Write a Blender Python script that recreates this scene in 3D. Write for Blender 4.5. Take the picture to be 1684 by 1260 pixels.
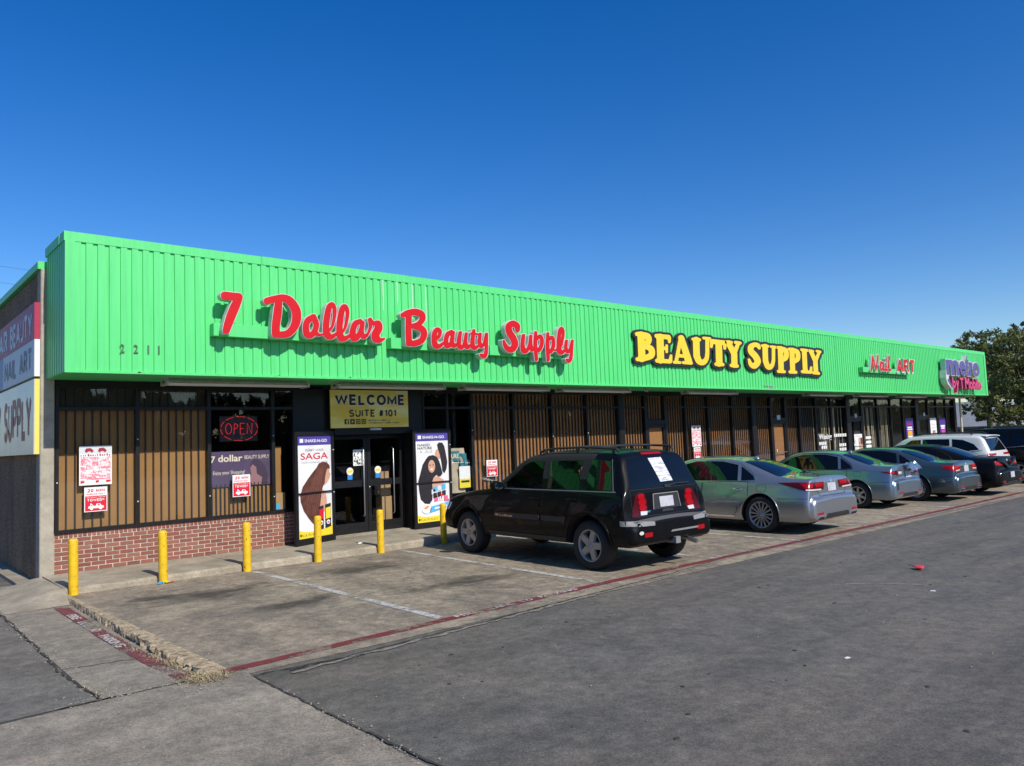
import bpy, bmesh, math, random
import numpy as np
from mathutils import Vector, Matrix
from mathutils.bvhtree import BVHTree
R = math.radians
random.seed(7)
SC = bpy.context.scene
COL = SC.collection
for o in list(bpy.data.objects): bpy.data.objects.remove(o)

# ---------------------------------------------------------------- camera
CAM_H = 1.85
cd = bpy.data.cameras.new('camera'); cam = bpy.data.objects.new('camera', cd); COL.objects.link(cam)
cd.sensor_width = 36; cd.lens = 36 * 1266 / 1684; cd.clip_end = 3000; cd.clip_start = .05
cam.matrix_world = Matrix(((.75088, -.01929, -.66015, 0), (-.65926, -.08140, -.74749, 0), (-.03931, .99649, -.07384, CAM_H), (0, 0, 0, 1)))
SC.camera = cam
# ---------------------------------------------------------------- sky and sun
SUN_EL = 39.8
w = bpy.data.worlds.new('World'); SC.world = w; w.use_nodes = True
nt = w.node_tree; nt.nodes.clear()
sky = nt.nodes.new('ShaderNodeTexSky'); sky.sky_type = 'NISHITA'; sky.sun_disc = False
sky.sun_elevation = R(SUN_EL); sky.sun_rotation = R(180)
sky.altitude = 150; sky.air_density = 1.0; sky.dust_density = .35; sky.ozone_density = 3.0
hs = nt.nodes.new('ShaderNodeHueSaturation'); hs.inputs['Hue'].default_value = .5125; hs.inputs['Saturation'].default_value = 1.41; hs.inputs['Value'].default_value = 1.58
bg = nt.nodes.new('ShaderNodeBackground'); bg.inputs['Strength'].default_value = .09
wo = nt.nodes.new('ShaderNodeOutputWorld')
nt.links.new(sky.outputs[0], hs.inputs['Color']); nt.links.new(hs.outputs[0], bg.inputs[0]); nt.links.new(bg.outputs[0], wo.inputs[0])
sd = bpy.data.lights.new('sun', 'SUN'); sd.energy = 4.8; sd.angle = R(.53); sd.color = (1, .94, .84)
sun = bpy.data.objects.new('sun', sd); COL.objects.link(sun); sun.location = (0, -40, 40)
sun.rotation_euler = Vector((-.03, 1.2, -1)).to_track_quat('-Z', 'Y').to_euler()
vs = SC.view_settings; vs.view_transform = 'Standard'; vs.look = 'None'; vs.exposure = 0; vs.gamma = 1; vs.use_curve_mapping = False
SC.render.engine = 'CYCLES'
SC.cycles.transparent_max_bounces = 24; SC.cycles.max_bounces = 8; SC.cycles.glossy_bounces = 4; SC.cycles.transmission_bounces = 6

# ---------------------------------------------------------------- materials
MATS = {}
def sock(n, *names):
    for k in names:
        if k in n.inputs: return n.inputs[k]
def M(name, col=(.5, .5, .5), rough=.6, metal=0., var=.0, vscale=6., bump=0., bscale=60., coat=0., spec=.5, emit=None, estr=1., var2=None, grime=None):
    """procedural material: base colour with two scales of noise, roughness variation and fine bump"""
    if name in MATS: return MATS[name]
    m = bpy.data.materials.new(name); m.use_nodes = True; t = m.node_tree; N = t.nodes; L = t.links
    b = N['Principled BSDF']
    b.inputs['Base Color'].default_value = (*col, 1); b.inputs['Roughness'].default_value = rough; b.inputs['Metallic'].default_value = metal
    sock(b, 'Specular IOR Level', 'Specular').default_value = spec
    if coat: sock(b, 'Coat Weight', 'Coat').default_value = coat; sock(b, 'Coat Roughness').default_value = .03
    if emit: sock(b, 'Emission Color', 'Emission').default_value = (*emit, 1); b.inputs['Emission Strength'].default_value = estr
    tc = N.new('ShaderNodeTexCoord')
    if var:
        n1 = N.new('ShaderNodeTexNoise'); n1.inputs['Scale'].default_value = vscale; n1.inputs['Detail'].default_value = 8; n1.inputs['Roughness'].default_value = .65
        L.new(tc.outputs['Object'], n1.inputs['Vector'])
        cr = N.new('ShaderNodeValToRGB'); e = cr.color_ramp.elements; e[0].position = .3; e[1].position = .72
        d = var2 or tuple(c * (1 - var) for c in col)
        e[0].color = (*d, 1); e[1].color = (*[min(1, c * (1 + var * .6)) for c in col], 1)
        L.new(n1.outputs[0], cr.inputs[0]); L.new(cr.outputs[0], b.inputs['Base Color'])
        mr = N.new('ShaderNodeMapRange'); mr.inputs[3].default_value = max(0, rough - .12); mr.inputs[4].default_value = min(1, rough + .12)
        L.new(n1.outputs[0], mr.inputs[0]); L.new(mr.outputs[0], b.inputs['Roughness'])
    if bump:
        n2 = N.new('ShaderNodeTexNoise'); n2.inputs['Scale'].default_value = bscale; n2.inputs['Detail'].default_value = 5
        L.new(tc.outputs['Object'], n2.inputs['Vector'])
        bp = N.new('ShaderNodeBump'); bp.inputs['Strength'].default_value = bump; bp.inputs['Distance'].default_value = .01
        L.new(n2.outputs[0], bp.inputs['Height']); L.new(bp.outputs[0], b.inputs['Normal'])
    MATS[name] = m; return m
class NT:
    """small helper for custom node materials"""
    def __init__(s, name):
        s.m = bpy.data.materials.new(name); s.m.use_nodes = True; s.t = s.m.node_tree; s.N = s.t.nodes; s.L = s.t.links
        s.b = s.N['Principled BSDF']; s.tc = s.N.new('ShaderNodeTexCoord'); MATS[name] = s.m
        s.geo = s.N.new('ShaderNodeNewGeometry')
    def noise(s, scale, detail=6, rough=.6, vec=None, dist=0., stretch=None):
        n = s.N.new('ShaderNodeTexNoise'); n.inputs['Scale'].default_value = scale; n.inputs['Detail'].default_value = detail
        n.inputs['Roughness'].default_value = rough; n.inputs['Distortion'].default_value = dist
        v = vec or s.geo.outputs['Position']
        if stretch or vec is None:
            mp = s.N.new('ShaderNodeMapping'); mp.inputs['Scale'].default_value = stretch or (1, 1, 1); mp.inputs['Location'].default_value = (37.3, 11.7, 5.1)
            if not stretch: mp.inputs['Rotation'].default_value = (.37, .21, .63)
            s.L.new(v, mp.inputs[0]); v = mp.outputs[0]
        s.L.new(v, n.inputs['Vector']); return n.outputs[0]
    def ramp(s, f, stops):
        c = s.N.new('ShaderNodeValToRGB'); el = c.color_ramp.elements
        while len(el) < len(stops): el.new(.5)
        for e, (p, k) in zip(el, stops):
            e.position = p; e.color = (*((k,) * 3 if isinstance(k, (int, float)) else k), 1)
        s.L.new(f, c.inputs[0]); return c.outputs[0]
    def mix(s, f, a, b, mode='MIX'):
        n = s.N.new('ShaderNodeMix'); n.data_type = 'RGBA'; n.blend_type = mode
        for v, i in ((f, 0), (a, 6), (b, 7)):
            if isinstance(v, (int, float)): n.inputs[i].default_value = v if i == 0 else (v, v, v, 1)
            elif isinstance(v, tuple): n.inputs[i].default_value = (*v, 1)
            else: s.L.new(v, n.inputs[i])
        return n.outputs[2]
    def math(s, op, a, b=0.):
        n = s.N.new('ShaderNodeMath'); n.operation = op
        for v, i in ((a, 0), (b, 1)):
            if isinstance(v, (int, float)): n.inputs[i].default_value = v
            else: s.L.new(v, n.inputs[i])
        return n.outputs[0]
    def tone(s, c, rgb, grain=.0, gscale=55):
        if grain: c = s.mix(1., c, s.ramp(s.noise(gscale, 8, .8), [(.38, 1 - grain), (.62, 1 + grain)]), 'MULTIPLY')
        return s.mix(1., c, rgb, 'MULTIPLY')
    def voro(s, scale, feature='DISTANCE_TO_EDGE', vec=None):
        n = s.N.new('ShaderNodeTexVoronoi'); n.inputs['Scale'].default_value = scale; n.feature = feature
        s.L.new(vec or s.geo.outputs['Position'], n.inputs['Vector']); return n.outputs[0]
    def bump(s, h, strength=.4, dist=.01):
        n = s.N.new('ShaderNodeBump'); n.inputs['Strength'].default_value = strength; n.inputs['Distance'].default_value = dist
        s.L.new(h, n.inputs['Height']); s.L.new(n.outputs[0], s.b.inputs['Normal'])
    def out(s, col, rough=.8):
        s.L.new(col, s.b.inputs['Base Color'])
        if isinstance(rough, (int, float)): s.b.inputs['Roughness'].default_value = rough
        else: s.L.new(rough, s.b.inputs['Roughness'])
        return s.m
def glass(name, tint=(.9, .93, .92), refl=1., rough=0., ior=1.5):
    """thin clear pane: fresnel mix of see-through and mirror"""
    if name in MATS: return MATS[name]
    m = bpy.data.materials.new(name); m.use_nodes = True; t = m.node_tree; N = t.nodes; N.clear()
    o = N.new('ShaderNodeOutputMaterial'); mx = N.new('ShaderNodeMixShader'); tr = N.new('ShaderNodeBsdfTransparent'); gl = N.new('ShaderNodeBsdfGlossy')
    fr = N.new('ShaderNodeFresnel'); ge = N.new('ShaderNodeNewGeometry'); mi = N.new('ShaderNodeMapRange'); mi.inputs[3].default_value = ior; mi.inputs[4].default_value = 1 / ior; t.links.new(ge.outputs['Backfacing'], mi.inputs[0]); t.links.new(mi.outputs[0], fr.inputs[0]); mu = N.new('ShaderNodeMath'); mu.operation = 'MULTIPLY'; mu.inputs[1].default_value = refl; mu.use_clamp = True
    tr.inputs[0].default_value = (*tint, 1); gl.inputs['Roughness'].default_value = rough; gl.inputs[0].default_value = (1, 1, 1, 1)
    t.links.new(fr.outputs[0], mu.inputs[0]); t.links.new(mu.outputs[0], mx.inputs[0]); t.links.new(tr.outputs[0], mx.inputs[1]); t.links.new(gl.outputs[0], mx.inputs[2]); t.links.new(mx.outputs[0], o.inputs[0])
    MATS[name] = m; return m

# ---------------------------------------------------------------- geometry helpers
def wloc(o):
    v = Vector((0, 0, 0))
    while o is not None: v += o.location; o = o.parent
    return v
def tag(o, label=None, cat=None, group=None, kind=None):
    if label: o['label'] = label
    if cat: o['category'] = cat
    if group: o['group'] = group
    if kind: o['kind'] = kind
    return o
def empty(name, loc=(0, 0, 0), label=None, cat=None, group=None, parent=None):
    o = bpy.data.objects.new(name, None); COL.objects.link(o); o.location = loc; o.empty_display_size = .2
    if parent: o.parent = parent; o.location = Vector(loc) - wloc(parent)
    return tag(o, label, cat, group)
class MB:
    def __init__(s): s.v = []; s.f = []; s.mi = []; s.cur = 0; s.sm = []; s.smooth = False
    def add(s, vs, fs):
        k = len(s.v); s.v += [tuple(p) for p in vs]; s.f += [tuple(i + k for i in f) for f in fs]
        s.mi += [s.cur] * len(fs); s.sm += [s.smooth] * len(fs); return s
    def box(s, x0, x1, y0, y1, z0, z1):
        return s.add([(x, y, z) for z in (z0, z1) for y in (y0, y1) for x in (x0, x1)], [(0, 2, 3, 1), (4, 5, 7, 6), (0, 1, 5, 4), (2, 6, 7, 3), (0, 4, 6, 2), (1, 3, 7, 5)])
    def bbox(s, x0, x1, y0, y1, z0, z1, b=.01):
        """box with chamfered vertical and top edges"""
        ring = lambda z, c: [(x0 + c, y0, z), (x1 - c, y0, z), (x1, y0 + c, z), (x1, y1 - c, z), (x1 - c, y1, z), (x0 + c, y1, z), (x0, y1 - c, z), (x0, y0 + c, z)]
        ins = lambda z: [(x0 + b, y0 + b, z), (x1 - b, y0 + b, z), (x1 - b, y0 + b, z), (x1 - b, y1 - b, z), (x1 - b, y1 - b, z), (x0 + b, y1 - b, z), (x0 + b, y1 - b, z), (x0 + b, y0 + b, z)]
        V = ring(z0, b) + ring(z1 - b, b) + [(x0 + b, y0 + b, z1), (x1 - b, y0 + b, z1), (x1 - b, y1 - b, z1), (x0 + b, y1 - b, z1)]
        F = [(7, 6, 5, 4, 3, 2, 1, 0)] + [(i, (i + 1) % 8, 8 + (i + 1) % 8, 8 + i) for i in range(8)]
        F += [(8, 9, 17, 16), (9, 10, 17), (10, 11, 18, 17), (11, 12, 18), (12, 13, 19, 18), (13, 14, 19), (14, 15, 16, 19), (15, 8, 16)]
        return s.add(V, F)
    def prism(s, pts, n, a, b):
        """extrude closed 3D polygon pts from a*n to b*n"""
        n = Vector(n); P = [Vector(p) for p in pts]; k = len(P)
        return s.add([p + n * a for p in P] + [p + n * b for p in P], [tuple(range(k))[::-1], tuple(range(k, 2 * k))] + [(i, (i + 1) % k, k + (i + 1) % k, k + i) for i in range(k)])
    def tube(s, path, r, n=8, cap=True, smooth=True):
        P = [Vector(p) for p in path]; k = len(P); rr = r if isinstance(r, (list, tuple)) else [r] * k
        V = []; up = Vector((0, 0, 1)); old = s.smooth; prev = None
        for i, p in enumerate(P):
            d = (P[min(i + 1, k - 1)] - P[max(i - 1, 0)]).normalized()
            if prev is None: a = d.cross(up if abs(d.z) < .9 else Vector((1, 0, 0))).normalized()
            else: a = (prev - d * prev.dot(d)).normalized()
            prev = a; b = d.cross(a)
            V += [p + (a * math.cos(2 * math.pi * j / n) + b * math.sin(2 * math.pi * j / n)) * rr[i] for j in range(n)]
        F = [(i * n + j, i * n + (j + 1) % n, (i + 1) * n + (j + 1) % n, (i + 1) * n + j) for i in range(k - 1) for j in range(n)]
        s.smooth = smooth; s.add(V, F); s.smooth = old
        if cap: s.add(V[:n], [tuple(range(n))[::-1]]); s.add(V[-n:], [tuple(range(n))])
        return s
    def lathe(s, prof, n=24, axis='Z', c=(0, 0, 0), smooth=True, close=False):
        V = []
        for (r, h) in prof:
            for j in range(n):
                a = 2 * math.pi * j / n; x, y = r * math.cos(a), r * math.sin(a)
                V.append({'Z': (x, y, h), 'X': (h, x, y), 'Y': (x, h, y)}[axis])
        V = [(a + c[0], b + c[1], d + c[2]) for a, b, d in V]; k = len(prof)
        F = [(i * n + j, i * n + (j + 1) % n, (i + 1) * n + (j + 1) % n, (i + 1) * n + j) for i in range(k - 1) for j in range(n)]
        old = s.smooth; s.smooth = smooth; s.add(V, F); s.smooth = old
        if close: s.add(V[:n], [tuple(range(n))[::-1]]); s.add(V[-n:], [tuple(range(n))])
        return s
    def loops(s, loops, y, depth, back=True):
        """filled 2D outline with holes (x,z) facing -y, front at y, back at y+depth"""
        cu = bpy.data.curves.new('t', 'CURVE'); cu.dimensions = '2D'; cu.fill_mode = 'BOTH'; cu.extrude = depth / 2
        for L in loops:
            sp = cu.splines.new('POLY'); sp.points.add(len(L) - 1)
            for p, q in zip(sp.points, L): p.co = (q[0], q[1], 0, 1)
            sp.use_cyclic_u = True
        return s._curve(cu, lambda p: (p.x, y + depth / 2 - p.z, p.y))
    def _curve(s, cu, fn):
        o = bpy.data.objects.new('t', cu); me = o.to_mesh()
        s.add([fn(v.co) for v in me.vertices], [tuple(p.vertices) for p in me.polygons])
        bpy.data.objects.remove(o); bpy.data.curves.remove(cu); return s
    def text(s, txt, x0, x1, z0, z1, y, depth=.002, bold=0., shear=0., fn=None, space=1.):
        """lettering stretched into the box x0..x1, z0..z1 on a plane facing -y (or through fn(u,v,w))"""
        cu = bpy.data.curves.new('t', 'FONT'); cu.body = txt; cu.offset = bold; cu.extrude = .5; cu.shear = shear; cu.space_character = space; cu.resolution_u = 4
        k = len(s.v); s._curve(cu, lambda p: tuple(p)); P = np.array(s.v[k:])
        if len(P) == 0: return s
        lo, hi = P.min(0), P.max(0)
        for i in range(k, len(s.v)):
            p = s.v[i]; u = x0 + (x1 - x0) * (p[0] - lo[0]) / max(1e-6, hi[0] - lo[0]); v = z0 + (z1 - z0) * (p[1] - lo[1]) / max(1e-6, hi[1] - lo[1]); q = (.5 - p[2]) * depth
            s.v[i] = fn(u, v, q) if fn else (u, y + q, v)
        return s
    def block(s, txt, x0, x1, z0, z1, y, wt=.2, fn=None, slant=0., gap=.22):
        """bold grotesque lettering built from strokes, fitted into x0..x1, z0..z1"""
        A = lambda cx, cz, rx, rz, a, b, n=9: [(cx + rx * math.cos(R(t)), cz + rz * math.sin(R(t))) for t in np.linspace(a, b, n)]
        G = {'A': (.9, [[(0, 0), (.45, 1)], [(.45, 1), (.9, 0)], [(.17, .3), (.73, .3)]]), 'B': (.72, [[(0, 0), (0, 1)], [(0, 1), (.42, 1)] + A(.42, .76, .24, .24, 90, -90) + [(0, .52)], [(0, .52), (.45, .52)] + A(.45, .26, .27, .26, 90, -90) + [(0, 0)]]),
            'C': (.78, [A(.42, .5, .42, .5, 42, 318, 17)]), 'D': (.76, [[(0, 0), (0, 1), (.34, 1)] + A(.34, .5, .42, .5, 90, -90, 13) + [(0, 0)]]), 'E': (.6, [[(.6, 0), (0, 0), (0, 1), (.6, 1)], [(0, .52), (.54, .52)]]), 'G': (.8, [A(.42, .5, .42, .5, 42, 340, 17) + [(.82, .45), (.5, .45)]]), 'H': (.74, [[(0, 0), (0, 1)], [(.74, 0), (.74, 1)], [(0, .52), (.74, .52)]]),
            'I': (.0, [[(0, 0), (0, 1)]]), 'K': (.74, [[(0, 0), (0, 1)], [(.70, 1), (.02, .42)], [(.26, .6), (.74, 0)]]), 'L': (.56, [[(0, 1), (0, 0), (.56, 0)]]), 'M': (.9, [[(0, 0), (0, 1), (.45, .12), (.9, 1), (.9, 0)]]), 'N': (.76, [[(0, 0), (0, 1), (.76, 0), (.76, 1)]]), 'O': (.84, [A(.42, .5, .42, .5, 0, 360, 25)]),
            'P': (.68, [[(0, 0), (0, 1), (.42, 1)] + A(.42, .74, .26, .26, 90, -90) + [(0, .48)]]), 'R': (.74, [[(0, 0), (0, 1), (.42, 1)] + A(.42, .74, .26, .26, 90, -90) + [(0, .48)], [(.36, .48), (.74, 0)]]), 'S': (.68, [A(.36, .75, .32, .25, 35, 250, 11) + A(.34, .26, .34, .26, 70, -155, 11)]), 'T': (.76, [[(0, 1), (.76, 1)], [(.38, 1), (.38, 0)]]),
            'U': (.74, [[(0, 1), (0, .36)] + A(.37, .36, .37, .36, 180, 360, 13) + [(.74, .36), (.74, 1)]]), 'W': (1.2, [[(0, 1), (.3, 0), (.6, .95), (.9, 0), (1.2, 1)]]), 'Y': (.84, [[(0, 1), (.42, .45), (.84, 1)], [(.42, .45), (.42, 0)]]), '0': (.6, [A(.3, .5, .3, .5, 0, 360, 21)]), '1': (.26, [[(0, .74), (.26, 1), (.26, 0)]]), '2': (.6, [A(.3, .72, .29, .28, 165, -25, 10) + [(.0, 0), (.62, 0)]]), '7': (.6, [[(0, 1), (.6, 1), (.2, 0)]]), '8': (.6, [A(.3, .76, .26, .24, 0, 360, 17), A(.3, .27, .3, .27, 0, 360, 17)]),
            '#': (.66, [[(.18, 0), (.28, 1)], [(.42, 0), (.52, 1)], [(0, .35), (.64, .35)], [(.06, .66), (.7, .66)]]), '!': (.0, [[(0, .34), (0, 1)], [(0, 0), (0, .06)]]), '-': (.36, [[(0, .42), (.36, .42)]]), ' ': (.1, [])}
        X = 0; out = []
        for chx in txt:
            wd_, st_ = G[chx]
            out += [[(X + p[0] + slant * p[1], p[1]) for p in P] for P in st_]; X += wd_ + wt + gap
        tot = X - gap - wt; h2 = wt / 2; k = 0
        for P in out:
            n = len(P); V = []; closed = math.dist(P[0], P[-1]) < 1e-3
            for i in range(n):
                p = P[i]; a = P[i - 1] if i else (P[-2] if closed else None); b = P[i + 1] if i < n - 1 else (P[1] if closed else None)
                def nrm(u, v): d_ = math.dist(u, v) or 1e-9; return (-(v[1] - u[1]) / d_, (v[0] - u[0]) / d_)
                if a is None: m_ = nrm(p, b); q = 1.
                elif b is None: m_ = nrm(a, p); q = 1.
                else:
                    n1, n2 = nrm(a, p), nrm(p, b); m_ = (n1[0] + n2[0], n1[1] + n2[1]); l_ = math.hypot(*m_) or 1e-9; m_ = (m_[0] / l_, m_[1] / l_); q = 1 / max(.42, m_[0] * n1[0] + m_[1] * n1[1])
                e_ = (0, 0)
                if a is None and not closed: d_ = math.dist(p, b) or 1; e_ = ((p[0] - b[0]) / d_ * h2 * .0, 0)
                V += [(p[0] + m_[0] * h2 * q, p[1] + m_[1] * h2 * q), (p[0] - m_[0] * h2 * q, p[1] - m_[1] * h2 * q)]
            k += 1; W3 = []
            for u, v in V:
                u = x0 + (x1 - x0) * (u + h2) / (tot + wt); v = z0 + (z1 - z0) * (min(1 + h2, max(-h2, v)) + h2) / (1 + wt); q = -.00015 * (k % 3)
                W3.append(fn(u, v, q) if fn else (u, y + q, v))
            s.add(W3, [(2 * i, 2 * i + 1, 2 * i + 3, 2 * i + 2) for i in range(n - 1)])
        return s
    def poly2(s, pts, y, depth=.001):
        """flat polygon in x,z facing -y with slight thickness"""
        return s.prism([(p[0], y, p[1]) for p in pts], (0, 1, 0), 0, depth)
    def build(s, name, mats, parent=None, local=False, label=None, cat=None, group=None, kind=None):
        me = bpy.data.meshes.new(name); base = Vector((0, 0, 0))
        if not local:
            if parent is not None: base = wloc(parent)
            if s.v:
                A = np.array(s.v); lo, hi = A.min(0), A.max(0); c = Vector(((lo[0] + hi[0]) / 2, (lo[1] + hi[1]) / 2, lo[2]))
            else: c = base
            off = c
        else: off = Vector((0, 0, 0))
        me.from_pydata([tuple(Vector(p) - off) for p in s.v], [], s.f)
        for m in (mats if isinstance(mats, (list, tuple)) else [mats]): me.materials.append(m)
        me.polygons.foreach_set('material_index', s.mi); me.polygons.foreach_set('use_smooth', s.sm); me.update()
        o = bpy.data.objects.new(name, me); COL.objects.link(o); o.parent = parent
        if not local: o.location = off - base
        return tag(o, label, cat, group, kind)
def inst(src, parent, loc, name=None, rot=None, scale=None):
    """object sharing src's mesh, at world loc under parent"""
    o = bpy.data.objects.new(name or src.name.split('.')[0], src.data if hasattr(src, 'data') else src); COL.objects.link(o); o.parent = parent
    o.location = Vector(loc) - (wloc(parent) if parent else Vector((0, 0, 0)))
    if rot: o.rotation_euler = rot
    if scale: o.scale = scale
    return o
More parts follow.
